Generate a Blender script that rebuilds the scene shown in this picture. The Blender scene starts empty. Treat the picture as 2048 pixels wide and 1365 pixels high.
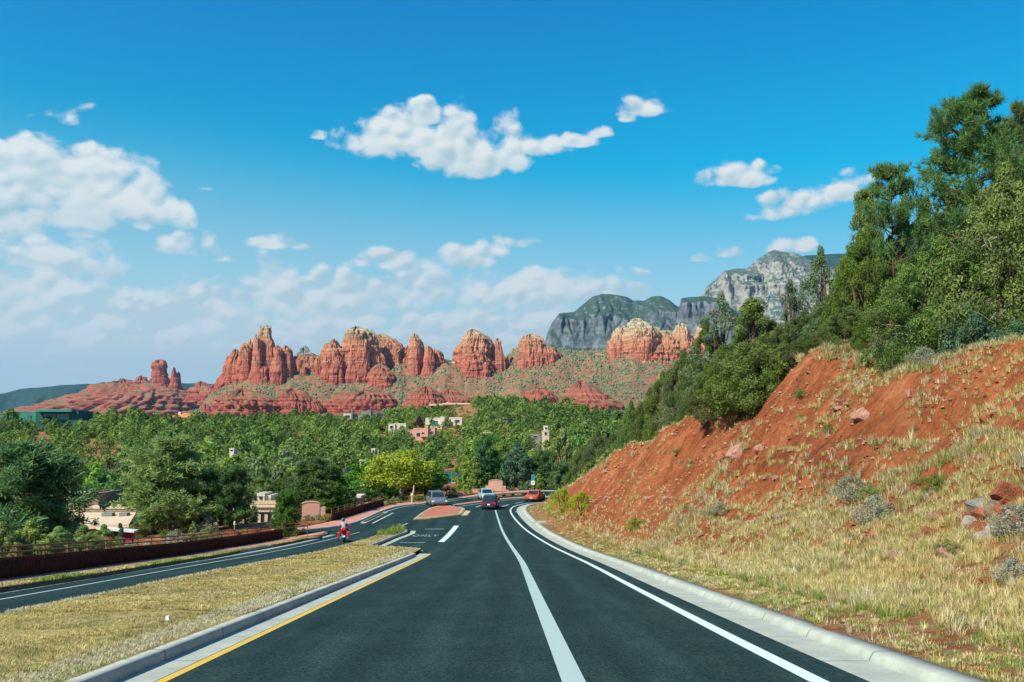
import bpy, bmesh, math, random
import numpy as np
from mathutils import Vector, Matrix, Euler
R = math.radians
rng = np.random.default_rng(7)
random.seed(7)
SC = bpy.context.scene
COL = SC.collection

# ------------------------------------------------------------------ camera
FPX = 1900.0                       # focal length in photo pixels (2048 wide)
PITCH = math.atan((870 - 682.5) / FPX)
cam_d = bpy.data.cameras.new('camera'); cam = bpy.data.objects.new('camera', cam_d); COL.objects.link(cam)
cam_d.sensor_width = 36; cam_d.lens = 36 * FPX / 2048; cam_d.clip_start = 0.1; cam_d.clip_end = 60000
cam.location = (0, 0, 0); cam.rotation_euler = (math.pi / 2 + PITCH, 0, 0)
SC.camera = cam
SC.view_settings.view_transform = 'Standard'; SC.view_settings.look = 'None'
SC.view_settings.exposure = 0.50; SC.view_settings.gamma = 1.0; SC.view_settings.use_curve_mapping = False
SC.cycles.max_bounces = 6; SC.cycles.transparent_max_bounces = 8; SC.cycles.volume_bounces = 0
SC.cycles.diffuse_bounces = 3; SC.cycles.caustics_reflective = False; SC.cycles.caustics_refractive = False

def ray(px, py):
    a = (px - 1024) / FPX; b = (682.5 - py) / FPX
    return np.array([a, math.cos(PITCH) - b * math.sin(PITCH), math.sin(PITCH) + b * math.cos(PITCH)])
def at(px, py, D):
    d = ray(px, py); return d * (D / d[1])

# ------------------------------------------------------------------ sun and sky
SUN_EL, SUN_AZ = R(42), R(-132)    # azimuth from +Y towards +X: sun on the left, a little behind
sdir = Vector((math.sin(SUN_AZ) * math.cos(SUN_EL), math.cos(SUN_AZ) * math.cos(SUN_EL), math.sin(SUN_EL)))
sl = bpy.data.lights.new('sun', 'SUN'); sl.energy = 4.9; sl.angle = R(0.53); sl.color = (1.0, 0.95, 0.77)
so = bpy.data.objects.new('sun', sl); COL.objects.link(so); so.rotation_euler = sdir.to_track_quat('Z', 'Y').to_euler()
W = bpy.data.worlds.new('World'); SC.world = W; W.use_nodes = True
nt = W.node_tree; nt.nodes.clear()
class NB:
    """small node builder"""
    def __init__(s, nt): s.nt = nt
    def n(s, t, **k):
        o = s.nt.nodes.new(t)
        for a, b in k.items():
            if hasattr(o, a): setattr(o, a, b)
        return o
    def l(s, a, b): s.nt.links.new(a, b)
    def put(s, sock, v):
        if isinstance(v, bpy.types.NodeSocket): s.l(v, sock)
        elif v is not None: sock.default_value = v
    def m(s, op, a, b=None, c=None, clamp=False):
        o = s.n('ShaderNodeMath', operation=op); o.use_clamp = clamp
        s.put(o.inputs[0], a); s.put(o.inputs[1], b); s.put(o.inputs[2], c)
        return o.outputs[0]
    def vm(s, op, a, b=None):
        o = s.n('ShaderNodeVectorMath', operation=op); s.put(o.inputs[0], a); s.put(o.inputs[1], b)
        return o.outputs['Value'] if op in ('LENGTH', 'DOT_PRODUCT') else o.outputs[0]
    def mr(s, v, a, b, c=0.0, d=1.0, smooth=False):
        o = s.n('ShaderNodeMapRange'); o.interpolation_type = 'SMOOTHSTEP' if smooth else 'LINEAR'
        s.put(o.inputs[0], v)
        for i, q in enumerate((a, b, c, d)): s.put(o.inputs[i + 1], q)
        return o.outputs[0]
    def mix(s, f, a, b, bt='MIX'):
        o = s.n('ShaderNodeMix', data_type='RGBA', blend_type=bt)
        s.put(o.inputs[0], f); s.put(o.inputs[6], a); s.put(o.inputs[7], b)
        return o.outputs[2]
    def noise(s, vec, scale, detail=4, rough=0.55, dist=0.0, col=False):
        o = s.n('ShaderNodeTexNoise'); s.put(o.inputs['Vector'], vec)
        s.put(o.inputs['Scale'], scale); o.inputs['Detail'].default_value = detail
        o.inputs['Roughness'].default_value = rough; o.inputs['Distortion'].default_value = dist
        return o.outputs['Color'] if col else o.outputs['Fac']
    def ramp(s, f, stops, interp='LINEAR'):
        o = s.n('ShaderNodeValToRGB'); o.color_ramp.interpolation = interp
        e = o.color_ramp.elements
        while len(e) > 1: e.remove(e[0])
        e[0].position = stops[0][0]; e[0].color = c4(stops[0][1])
        for p, c in stops[1:]:
            k = e.new(p); k.color = c4(c)
        s.put(o.inputs[0], f); return o.outputs[0]
    def sep(s, v):
        o = s.n('ShaderNodeSeparateXYZ'); s.put(o.inputs[0], v); return o.outputs
    def comb(s, x, y, z):
        o = s.n('ShaderNodeCombineXYZ'); s.put(o.inputs[0], x); s.put(o.inputs[1], y); s.put(o.inputs[2], z); return o.outputs[0]
def c4(c): return (c[0], c[1], c[2], 1.0) if len(c) == 3 else c
def lin(r, g, b):
    f = lambda v: ((v / 255 + 0.055) / 1.055) ** 2.4 if v > 10 else v / 255 / 12.92
    return (f(r), f(g), f(b), 1.0)

b = NB(nt)
out = b.n('ShaderNodeOutputWorld'); bg = b.n('ShaderNodeBackground')
sky = b.n('ShaderNodeTexSky', sky_type='NISHITA'); sky.sun_disc = False
sky.sun_elevation = SUN_EL; sky.sun_rotation = SUN_AZ % (2 * math.pi)
sky.altitude = 1300; sky.air_density = 1.0; sky.dust_density = 0.35; sky.ozone_density = 2.2
tc = b.n('ShaderNodeTexCoord')
dirv = b.vm('NORMALIZE', tc.outputs['Generated'])
dx, dy, dz = b.sep(dirv)
az = b.m('ARCTAN2', dx, dy); el = b.m('ARCSINE', dz)
# deeper, more saturated blue aloft; pale cyan towards the horizon
elg = b.mr(el, R(0), R(28), 0, 1)
grade = b.ramp(elg, [(0.0, (0.95, 1.22, 1.08)), (0.25, (0.60, 1.12, 1.02)), (0.42, (0.26, 1.20, 1.16)), (0.56, (0.0, 1.30, 1.32)), (1.0, (0.0, 0.98, 1.54))])
skyc = b.mix(1.0, sky.outputs[0], grade, 'MULTIPLY')
# clouds: ellipsoidal masses at sky directions (azimuth, elevation) broken up by fractal noise
def dirof(px, py):
    d = ray(px, py); d /= np.linalg.norm(d); return math.atan2(d[0], d[1]), math.asin(d[2])
CL = [(500, 700, 560, 110, .95), (60, 720, 330, 170, .92), (960, 700, 300, 95, 1.0), (700, 610, 260, 60, .8), (150, 405, 170, 140, 1.15), (330, 430, 60, 70, .9), (560, 640, 200, 50, .75), (860, 640, 200, 45, .8), (700, 640, 120, 40, .8), (230, 640, 160, 60, .8), (1180, 640, 90, 30, .6),  # px, py(base), half width, height up, strength
 (60, 405, 235, 185, 1.25), (-40, 400, 200, 190, 1.25), (190, 400, 110, 150, 1.15), (275, 415, 90, 90, 1.05), (40, 330, 180, 60, .8),
 (0, 460, 70, 50, .8), (120, 520, 160, 80, .72), (150, 470, 50, 35, .75), (40, 590, 130, 60, .85), (270, 450, 60, 30, .55),
 (340, 500, 60, 36, .85), (428, 500, 28, 42, .85), (460, 520, 40, 18, .6), (400, 378, 50, 10, .6), (555, 492, 62, 22, .62),
 (545, 590, 68, 85, 1.15), (660, 590, 80, 60, .9), (740, 600, 70, 50, .75), (800, 530, 130, 30, .55), (945, 520, 75, 48, .95), (1045, 490, 30, 22, .5),
 (900, 595, 170, 65, .95), (1060, 590, 180, 62, 1.0), (1210, 580, 110, 52, .85), (1270, 590, 50, 20, .6), (960, 600, 220, 40, .8),
 (790, 290, 120, 85, 1.2), (700, 290, 60, 55, 1.0), (640, 275, 26, 20, .8), (850, 240, 40, 45, 1.1), (930, 320, 110, 110, 1.2), (1000, 315, 70, 80, 1.05), (965, 215, 12, 30, .72), (1080, 300, 70, 42, 1.0), (1150, 288, 60, 24, .95), (1195, 270, 28, 26, .85),
 (1290, 222, 62, 44, 1.12), (1262, 238, 26, 24, .9),
 (1480, 362, 85, 44, 1.05), (1410, 368, 40, 34, .85), (1540, 345, 45, 20, .75), (1600, 420, 110, 52, 1.05), (1540, 432, 60, 38, 1.0), (1690, 390, 80, 54, 1.0),
 (1590, 497, 48, 26, .8), (1470, 510, 36, 16, .6), (1400, 520, 22, 12, .5),
 (320, 690, 190, 95, .85), (520, 660, 180, 60, .8), (120, 690, 200, 80, .8), (430, 600, 120, 30, .8), (620, 620, 60, 12, .7),
 (760, 690, 170, 75, .8), (960, 690, 150, 60, .95), (1080, 690, 110, 60, .9), (180, 750, 190, 60, .85), (620, 700, 300, 60, .6), (1000, 640, 350, 40, .55),
 (60, 650, 120, 50, .7), (1440, 610, 40, 20, .7)]
mask = None; hgt_ = None; hw_ = None
SMC = 0.10
for (px, py, hw, hh, st) in CL:
    a0, e0 = dirof(px, py); a1, _ = dirof(px + hw, py); _, e1 = dirof(px, py - hh)
    ra = abs(a1 - a0) * 1.12; ru = (e1 - e0) * 1.12; rd = ru * 0.38
    u = b.m('DIVIDE', b.m('SUBTRACT', az, a0), ra)
    dv = b.m('SUBTRACT', el, e0 + 0.0)
    v = b.m('ADD', b.m('MAXIMUM', b.m('DIVIDE', dv, ru), 0.0), b.m('MINIMUM', b.m('DIVIDE', dv, rd), 0.0))
    r2 = b.m('ADD', b.m('MULTIPLY', u, u), b.m('MULTIPLY', v, v))
    f = b.m('MULTIPLY_ADD', r2, -st, st)          # st*(1-r2)
    mask = f if mask is None else b.m('SMOOTH_MAX', mask, f, SMC)
    if hh >= 35:
        wgt = b.m('MAXIMUM', f, 0.0); hv = b.m('MULTIPLY', v, wgt)
        hgt_ = hv if hgt_ is None else b.m('ADD', hgt_, hv); hw_ = wgt if hw_ is None else b.m('ADD', hw_, wgt)
mask = b.m('MAXIMUM', mask, -1.9); hgt_ = b.m('DIVIDE', hgt_, b.m('ADD', hw_, .02))
cv = b.comb(az, b.m('MULTIPLY', el, 1.25), 0.0)
warp = b.noise(cv, 9, 4, 0.55, 0.0, col=True)
cw = b.vm('ADD', cv, b.vm('MULTIPLY', b.vm('SUBTRACT', warp, (.5, .5, .5)), (.045, .045, 0)))
def puffs(vec):
    """billowing heads: rounded cells at three sizes"""
    tot = None
    for sc_, w_ in ((22, .62), (52, .38)):
        v_ = b.n('ShaderNodeTexVoronoi', feature='SMOOTH_F1'); v_.inputs['Scale'].default_value = sc_; v_.inputs['Smoothness'].default_value = .35
        b.put(v_.inputs['Vector'], vec); q_ = b.m('MULTIPLY', b.m('SUBTRACT', 0.75, v_.outputs['Distance']), w_)
        tot = q_ if tot is None else b.m('ADD', tot, q_)
    return tot
p1_ = puffs(cw); p2_ = puffs(b.vm('ADD', cw, (-.004, .0075, 0)))
n1 = b.noise(cw, 26, 8, 0.62)
dens = b.m('ADD', b.m('ADD', mask, b.m('MULTIPLY_ADD', p1_, 1.9, -.70)), b.m('MULTIPLY_ADD', n1, 2.0, -1.02))
dens = b.m('ADD', dens, b.mr(el, R(4), R(12.5), .62, 0.0)); soft = b.mr(el, R(2), R(14), 1.0, 0.58)
alpha = b.mr(dens, 0.0, soft, 0, 1, smooth=True)
fade = b.mr(el, R(0), R(12), 0.80, 1.0)
alpha = b.m('MULTIPLY', alpha, fade)
thick = b.mr(dens, 0.1, 1.5, 0, 1)
relief = b.m('MULTIPLY', b.m('SUBTRACT', p1_, p2_), 3.2)
lown = b.noise(cw, 7, 3, .5)
lum = b.m('ADD', b.m('ADD', b.m('MULTIPLY_ADD', thick, -0.22, 0.92), b.m('MULTIPLY_ADD', lown, .9, -.5)), relief, clamp=True)
lum = b.m('MULTIPLY', lum, b.mr(hgt_, -1.0, .15, 0.25, 1.0))
lum = b.m('MAXIMUM', lum, b.mr(el, R(4), R(13), .80, 0.0))
ccol = b.mix(lum, (0.42, 0.64, 0.72, 1), (0.90, 0.95, 0.94, 1))
ccolE = b.mix(1.0, ccol, (7.5, 7.5, 7.5, 1), 'MULTIPLY')
# thin veil of high haze low over the horizon
hz = b.mr(el, R(1), b.mr(az, R(-20), R(20), R(19), R(15)), 0.86, 0.0, smooth=True)
vc = b.mix(hz, skyc, (5.5, 6.9, 6.9, 1))
fin = b.mix(alpha, vc, ccolE)
b.l(fin, bg.inputs[0]); bg.inputs[1].default_value = 0.09
b.l(bg.outputs[0], out.inputs[0])
W.cycles.sampling_method = 'MANUAL'; W.cycles.sample_map_resolution = 512

# ------------------------------------------------------------------ numpy helpers
def _h(ix, iy, iz, seed):
    n = (ix.astype(np.uint32) * np.uint32(374761393) + iy.astype(np.uint32) * np.uint32(668265263) + iz.astype(np.uint32) * np.uint32(2147483647 - 5915587) + np.uint32((seed * 1274126177) & 0xffffffff))
    n = (n ^ (n >> np.uint32(13))) * np.uint32(1274126177); n = n ^ (n >> np.uint32(16))
    return (n & np.uint32(0xffff)).astype(np.float64) / 65535.0
def vnoise(x, y, z=None, seed=0):
    """value noise in -1..1"""
    x = np.asarray(x, float); y = np.asarray(y, float); z = np.zeros_like(x) if z is None else np.asarray(z, float)
    x, y, z = np.broadcast_arrays(x, y, z)
    xi = np.floor(x).astype(np.int64); yi = np.floor(y).astype(np.int64); zi = np.floor(z).astype(np.int64)
    fx, fy, fz = x - xi, y - yi, z - zi
    fx = fx * fx * (3 - 2 * fx); fy = fy * fy * (3 - 2 * fy); fz = fz * fz * (3 - 2 * fz)
    r = 0
    for a in (0, 1):
        for bb in (0, 1):
            for c in (0, 1):
                w = (fx if a else 1 - fx) * (fy if bb else 1 - fy) * (fz if c else 1 - fz)
                r = r + w * _h(xi + a, yi + bb, zi + c, seed)
    return r * 2 - 1
def fbm(x, y, z=None, seed=0, o=4, g=0.5):
    r = 0; a = 1.0; f = 1.0
    for i in range(o):
        r = r + a * vnoise(np.asarray(x) * f, np.asarray(y) * f, None if z is None else np.asarray(z) * f, seed + i * 17); a *= g; f *= 2.03
    return r
def sstep(v, a, c):
    t = np.clip((np.asarray(v, float) - a) / (c - a), 0, 1); return t * t * (3 - 2 * t)

def mesh_np(name, V, F, mat=None, smooth=False, col=None, mats=None, midx=None):
    """V Nx3, F MxK (all faces the same size) or list of arrays"""
    me = bpy.data.meshes.new(name)
    V = np.asarray(V, np.float32)
    if isinstance(F, np.ndarray): groups = [F]
    else: groups = [np.asarray(f) for f in F if len(f)]
    lt = np.concatenate([np.full(len(f), f.shape[1], np.int32) for f in groups])
    li = np.concatenate([f.ravel() for f in groups]).astype(np.int32)
    ls = np.concatenate([[0], np.cumsum(lt)[:-1]]).astype(np.int32)
    me.vertices.add(len(V)); me.vertices.foreach_set('co', V.ravel())
    me.loops.add(len(li)); me.loops.foreach_set('vertex_index', li)
    me.polygons.add(len(lt)); me.polygons.foreach_set('loop_start', ls); me.polygons.foreach_set('loop_total', lt)
    if smooth: me.polygons.foreach_set('use_smooth', np.ones(len(lt), bool))
    if midx is not None: me.polygons.foreach_set('material_index', np.asarray(midx, np.int32))
    me.update(calc_edges=True)
    if col is not None:      # per-vertex float attribute 'var' or colour 'tint'
        col = np.asarray(col, np.float32)
        if col.ndim == 1:
            a = me.attributes.new('var', 'FLOAT', 'POINT'); a.data.foreach_set('value', col)
        else:
            a = me.attributes.new('tint', 'FLOAT_COLOR', 'POINT')
            a.data.foreach_set('color', np.concatenate([col[:, :3], np.ones((len(col), 1), np.float32)], 1).ravel())
    for m_ in (mats or ([mat] if mat else [])): me.materials.append(m_)
    return me
def link(name, me, parent=None, loc=(0, 0, 0), rz=0.0, scale=None):
    o = bpy.data.objects.new(name, me); COL.objects.link(o); o.location = loc; o.rotation_euler = (0, 0, rz)
    if parent is not None: o.parent = parent
    if scale is not None: o.scale = scale if hasattr(scale, '__len__') else (scale,) * 3
    return o
def tag(o, label=None, cat=None, group=None, kind=None):
    for k, v in (('label', label), ('category', cat), ('group', group), ('kind', kind)):
        if v: o[k] = v
    return o
def empty(name, loc=(0, 0, 0), rz=0.0): return link(name, None, None, loc, rz)
def copy_tree(root, loc, rz=0.0, scale=None, label=None, group=None):
    r = root.copy(); COL.objects.link(r); r.location = loc; r.rotation_euler = (0, 0, rz)
    if scale is not None: r.scale = scale if hasattr(scale, '__len__') else (scale,) * 3
    if label: r['label'] = label
    if group: r['group'] = group
    for ch in list(root.children):
        c = ch.copy(); COL.objects.link(c); c.parent = r
        for g in list(ch.children):
            d = g.copy(); COL.objects.link(d); d.parent = c
    return r

class MB:
    """collects simple solids into one mesh"""
    def __init__(s): s.v = []; s.f = []; s.n = 0
    def add(s, V, F):
        s.v += [tuple(map(float, p)) for p in V]; s.f += [tuple(i + s.n for i in f) for f in F]; s.n += len(V)
    def box(s, x0, x1, y0, y1, z0, z1, M=None, taper=0.0):
        t = taper
        V = [(x0, y0, z0), (x1, y0, z0), (x1, y1, z0), (x0, y1, z0), (x0 + t, y0 + t, z1), (x1 - t, y0 + t, z1), (x1 - t, y1 - t, z1), (x0 + t, y1 - t, z1)]
        if M is not None: V = [tuple(M @ Vector(p)) for p in V]
        s.add(V, [(0, 3, 2, 1), (4, 5, 6, 7), (0, 1, 5, 4), (1, 2, 6, 5), (2, 3, 7, 6), (3, 0, 4, 7)])
    def tube(s, P, rad, n=8, cap=True):
        P = [Vector(p) for p in P]; rad = rad if hasattr(rad, '__len__') else [rad] * len(P)
        V = []; prev = None
        for i, p in enumerate(P):
            d = (P[min(i + 1, len(P) - 1)] - P[max(i - 1, 0)]).normalized()
            a = Vector((0, 0, 1)) if abs(d.z) < 0.9 else Vector((1, 0, 0))
            if prev is not None: a = prev
            u = (a - d * a.dot(d)).normalized(); w = d.cross(u); prev = u
            for k in range(n):
                t = 2 * math.pi * k / n; V.append(p + u * (math.cos(t) * rad[i]) + w * (math.sin(t) * rad[i]))
        F = []
        for i in range(len(P) - 1):
            for k in range(n):
                F.append((i * n + k, i * n + (k + 1) % n, (i + 1) * n + (k + 1) % n, (i + 1) * n + k))
        if cap: F.append(tuple(range(n - 1, -1, -1))); F.append(tuple((len(P) - 1) * n + k for k in range(n)))
        s.add(V, F)
    def prism(s, poly, h0, h1, axis='z', M=None):
        """poly list of 2d points; extruded along axis between h0,h1"""
        n = len(poly)
        mk = {'z': lambda p, h: (p[0], p[1], h), 'y': lambda p, h: (p[0], h, p[1]), 'x': lambda p, h: (h, p[0], p[1])}[axis]
        V = [mk(p, h0) for p in poly] + [mk(p, h1) for p in poly]
        if M is not None: V = [tuple(M @ Vector(p)) for p in V]
        F = [tuple(range(n - 1, -1, -1)), tuple(range(n, 2 * n))] + [(i, (i + 1) % n, n + (i + 1) % n, n + i) for i in range(n)]
        s.add(V, F)
    def mesh(s, name, mat, smooth=False, bevel=0):
        me = bpy.data.meshes.new(name); me.from_pydata(s.v, [], s.f); me.update()
        if mat: me.materials.append(mat)
        if smooth:
            me.polygons.foreach_set('use_smooth', [True] * len(me.polygons))
        return me
    def build(s, name, mat, parent=None, loc=(0, 0, 0), rz=0, smooth=False, bevel=0, sub=0):
        o = link(name, s.mesh(name, mat, smooth), parent, loc, rz)
        if bevel:
            m = o.modifiers.new('bevel', 'BEVEL'); m.width = bevel; m.segments = 2; m.limit_method = 'ANGLE'; m.angle_limit = R(40)
        if sub:
            m = o.modifiers.new('sub', 'SUBSURF'); m.levels = m.render_levels = sub
        return o
# ------------------------------------------------------------------ materials
def newmat(name, rough=0.85, spec=0.25):
    m = bpy.data.materials.new(name); m.use_nodes = True
    t = m.node_tree; p = t.nodes['Principled BSDF']
    p.inputs['Roughness'].default_value = rough; p.inputs['Specular IOR Level'].default_value = spec
    return m, NB(t), p
def bump(bb, p, h, strength=0.5, dist=0.05):
    o = bb.n('ShaderNodeBump'); o.inputs['Strength'].default_value = strength; o.inputs['Distance'].default_value = dist
    bb.l(h, o.inputs['Height']); bb.l(o.outputs[0], p.inputs['Normal'])
def simple(name, c, rough=0.7, spec=0.3, metal=0.0, var=0.12, scale=3.0):
    m, bb, p = newmat(name, rough, spec)
    g = bb.n('ShaderNodeTexCoord').outputs['Object']
    n = bb.noise(g, scale, 5)
    f = bb.mr(n, 0.25, 0.75, 1 - var, 1 + var)
    bb.l(bb.mix(1.0, c4(c), bb.comb(f, f, f), 'MULTIPLY'), p.inputs['Base Color'])
    p.inputs['Metallic'].default_value = metal
    return m
def geo(bb): return bb.n('ShaderNodeNewGeometry')

def m_asphalt():
    m, bb, p = newmat('asphalt', 0.9, 0.12)
    g = geo(bb).outputs['Position']
    x, y, z = bb.sep(g)
    a = bb.noise(g, 60, 3, 0.7); c = bb.noise(bb.comb(bb.m('MULTIPLY', x, 1.6), bb.m('MULTIPLY', y, 0.10), 0.0), 1.0, 5, 0.6); d = bb.noise(g, 0.55, 4)
    v = bb.n('ShaderNodeTexVoronoi'); v.inputs['Scale'].default_value = 30; bb.l(g, v.inputs['Vector'])
    base = bb.ramp(bb.m('ADD', bb.m('MULTIPLY', c, 0.6), bb.m('MULTIPLY', d, 0.4)), [(0.3, (0.010, 0.026, 0.027)), (0.5, (0.016, 0.036, 0.036)), (0.7, (0.030, 0.054, 0.050))])
    sp = bb.mr(v.outputs['Color'], 0.1, 0.95, 0.45, 1.85)
    sp2 = bb.mr(a, 0.3, 0.7, 0.6, 1.5)
    wp = bb.m('PINGPONG', bb.m('ADD', x, bb.m('MULTIPLY', bb.noise(g, 0.08, 2), 0.8)), 0.95)      # wheel paths
    wk = bb.mr(wp, 0.25, 0.8, 0.88, 1.10)
    st_ = bb.mr(bb.noise(g, 0.9, 7, 0.72), 0.60, 0.72, 1.0, 0.72)                                   # oil and patch stains
    k = bb.m('MULTIPLY', bb.m('MULTIPLY', sp, sp2), bb.m('MULTIPLY', wk, st_))
    bb.l(bb.mix(1.0, base, bb.comb(k, k, k), 'MULTIPLY'), p.inputs['Base Color'])
    bump(bb, p, a, 0.6, 0.012)
    return m
def m_paint(name, c, wear=0.42):
    m, bb, p = newmat(name, 0.65, 0.3)
    g = geo(bb).outputs['Position']
    n = bb.noise(g, 14, 8, 0.75); n2 = bb.noise(g, 1.3, 3)
    f = bb.mr(bb.m('ADD', n, bb.m('MULTIPLY', n2, 0.35)), wear, wear + 0.16, 0, 1)
    bb.l(bb.mix(f, (0.13, 0.17, 0.18, 1), c4(c)), p.inputs['Base Color'])
    return m
def m_concrete(name, c, joint=True, sc=1.0):
    m, bb, p = newmat(name, 0.9, 0.2)
    g = geo(bb).outputs['Position']
    n = bb.noise(g, 1.2 * sc, 6, 0.65); n2 = bb.noise(g, 30, 3, 0.7)
    f = bb.m('MULTIPLY', bb.mr(n, 0.3, 0.7, 0.80, 1.12), bb.mr(n2, 0.3, 0.7, 0.9, 1.08))
    if joint:
        y = bb.sep(g)[1]
        w = bb.m('PINGPONG', y, 1.6)
        f = bb.m('MULTIPLY', f, bb.mr(w, 0.0, 0.05, 0.38, 1.0))
    st = bb.mr(bb.noise(g, 3.5, 7, 0.7), 0.56, 0.75, 0.0, 0.45)
    col = bb.mix(st, c4(c), (c[0] * .62, c[1] * .5, c[2] * .42, 1))
    bb.l(bb.mix(1.0, col, bb.comb(f, f, f), 'MULTIPLY'), p.inputs['Base Color'])
    bump(bb, p, n2, 0.3, 0.01)
    return m
def m_soil():
    m, bb, p = newmat('red_soil', 0.95, 0.1)
    gg = geo(bb); g = gg.outputs['Position']
    n = bb.noise(g, 0.35, 8, 0.62, 0.4); n2 = bb.noise(g, 3.0, 6, 0.65); n3 = bb.noise(g, 22, 4, 0.7)
    c = bb.ramp(bb.m('ADD', bb.m('MULTIPLY', n, 0.6), bb.m('MULTIPLY', n2, 0.4)), [(0.33, (0.175, 0.046, 0.020)), (0.46, (0.30, 0.084, 0.032)), (0.57, (0.41, 0.132, 0.052)), (0.70, (0.52, 0.25, 0.14))])
    peb = bb.mr(bb.noise(g, 7, 5, 0.8), 0.58, 0.66, 0, 0.7)
    c = bb.mix(peb, c, (0.48, 0.24, 0.13, 1))
    x_, y_, z_ = bb.sep(g)
    rill = bb.noise(bb.comb(bb.m('MULTIPLY', x_, 0.16), bb.m('MULTIPLY', y_, 1.5), bb.m('MULTIPLY', z_, 0.22)), 1.0, 6, 0.68)
    rf = bb.mr(rill, 0.32, 0.66, 0.62, 1.20)
    c = bb.mix(1.0, c, bb.comb(rf, rf, rf), 'MULTIPLY')
    # dry litter where the ground is gentle
    nz = bb.sep(gg.outputs['Normal'])[2]
    gentle = bb.mr(nz, 0.84, 0.97, 0, 1)
    lit = bb.m('MULTIPLY', gentle, bb.mr(bb.noise(g, 1.1, 6, 0.7), 0.42, 0.6, 0, 0.8))
    c = bb.mix(lit, c, (0.36, 0.27, 0.13, 1))
    f = bb.mr(n3, 0.3, 0.7, 0.78, 1.18)
    bb.l(bb.mix(1.0, c, bb.comb(f, f, f), 'MULTIPLY'), p.inputs['Base Color'])
    h = bb.m('ADD', bb.m('ADD', bb.m('MULTIPLY', n2, 0.7), bb.m('MULTIPLY', n3, 0.3)), bb.m('MULTIPLY', rill, 1.1))
    bump(bb, p, h, 0.9, 0.30)
    return m
def m_drygrass_ground():
    m, bb, p = newmat('dry_turf', 0.95, 0.1)
    g = geo(bb).outputs['Position']
    n = bb.noise(g, 0.6, 6, 0.6); n2 = bb.noise(g, 6, 6, 0.7)
    c = bb.ramp(bb.m('ADD', bb.m('MULTIPLY', n, 0.5), bb.m('MULTIPLY', n2, 0.5)), [(0.35, (0.19, 0.135, 0.055)), (0.48, (0.33, 0.25, 0.10)), (0.6, (0.45, 0.36, 0.15)), (0.7, (0.50, 0.44, 0.24))])
    bb.l(c, p.inputs['Base Color']); bump(bb, p, n2, 0.8, 0.05)
    return m
def m_leaf(name, c, c2, sat=0.25, transl=0.25, ivar=0.25):
    """leaf colour from a per-vertex 'var' attribute plus a per-object random shift"""
    m, bb, p = newmat(name, 0.62, 0.25)
    a = bb.n('ShaderNodeAttribute', attribute_name='var'); oi = bb.n('ShaderNodeObjectInfo')
    col = bb.mix(a.outputs['Fac'], c4(c), c4(c2))
    h = bb.n('ShaderNodeHueSaturation')
    bb.l(col, h.inputs['Color'])
    bb.l(bb.mr(oi.outputs['Random'], 0, 1, 0.5 - 0.022 * ivar * 4, 0.5 + 0.016 * ivar * 4), h.inputs['Hue'])
    r2 = bb.m('FRACT', bb.m('MULTIPLY', oi.outputs['Random'], 7.13))
    bb.l(bb.mr(r2, 0, 1, 1 - sat, 1 + sat * 0.4), h.inputs['Saturation'])
    r3 = bb.m('FRACT', bb.m('MULTIPLY', oi.outputs['Random'], 13.7))
    bb.l(bb.mr(r3, 0, 1, 1 - ivar, 1 + ivar), h.inputs['Value'])
    bb.l(h.outputs[0], p.inputs['Base Color'])
    tr = bb.n('ShaderNodeBsdfTranslucent'); bb.l(h.outputs[0], tr.inputs['Color'])
    mx = bb.n('ShaderNodeMixShader'); mx.inputs[0].default_value = transl
    o = bb.nt.nodes['Material Output']
    bb.l(p.outputs[0], mx.inputs[1]); bb.l(tr.outputs[0], mx.inputs[2]); bb.l(mx.outputs[0], o.inputs[0])
    return m
def m_tint(name, rough=0.8, transl=0.0):
    """colour straight from the mesh's per-blade 'tint' attribute"""
    m, bb, p = newmat(name, rough, 0.15)
    a = bb.n('ShaderNodeAttribute', attribute_name='tint')
    if transl: bb.l(a.outputs['Color'], p.inputs['Base Color'])
    else:
        g = bb.n('ShaderNodeTexCoord').outputs['Object']; n_ = bb.noise(g, 3.5, 7, .7); n2_ = bb.noise(g, 14, 5, .75); f_ = bb.m('MULTIPLY', bb.mr(n_, .3, .7, .62, 1.3), bb.mr(n2_, .3, .7, .75, 1.2))
        bb.l(bb.mix(1.0, a.outputs['Color'], bb.comb(f_, f_, f_), 'MULTIPLY'), p.inputs['Base Color']); bump(bb, p, bb.m('ADD', n_, bb.m('MULTIPLY', n2_, .4)), .9, .12)
    if transl:
        tr = bb.n('ShaderNodeBsdfTranslucent'); bb.l(a.outputs['Color'], tr.inputs['Color'])
        mx = bb.n('ShaderNodeMixShader'); mx.inputs[0].default_value = transl
        bb.l(p.outputs[0], mx.inputs[1]); bb.l(tr.outputs[0], mx.inputs[2]); bb.l(mx.outputs[0], bb.nt.nodes['Material Output'].inputs[0])
    return m
def m_bark(name, c):
    m, bb, p = newmat(name, 0.95, 0.1)
    g = bb.n('ShaderNodeTexCoord').outputs['Object']
    x, y, z = bb.sep(g)
    n = bb.noise(bb.comb(bb.m('MULTIPLY', x, 5), bb.m('MULTIPLY', y, 5), z), 3, 5, 0.7)
    f = bb.mr(n, 0.3, 0.7, 0.5, 1.35)
    bb.l(bb.mix(1.0, c4(c), bb.comb(f, f, f), 'MULTIPLY'), p.inputs['Base Color']); bump(bb, p, n, 0.8, 0.05)
    return m
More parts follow.
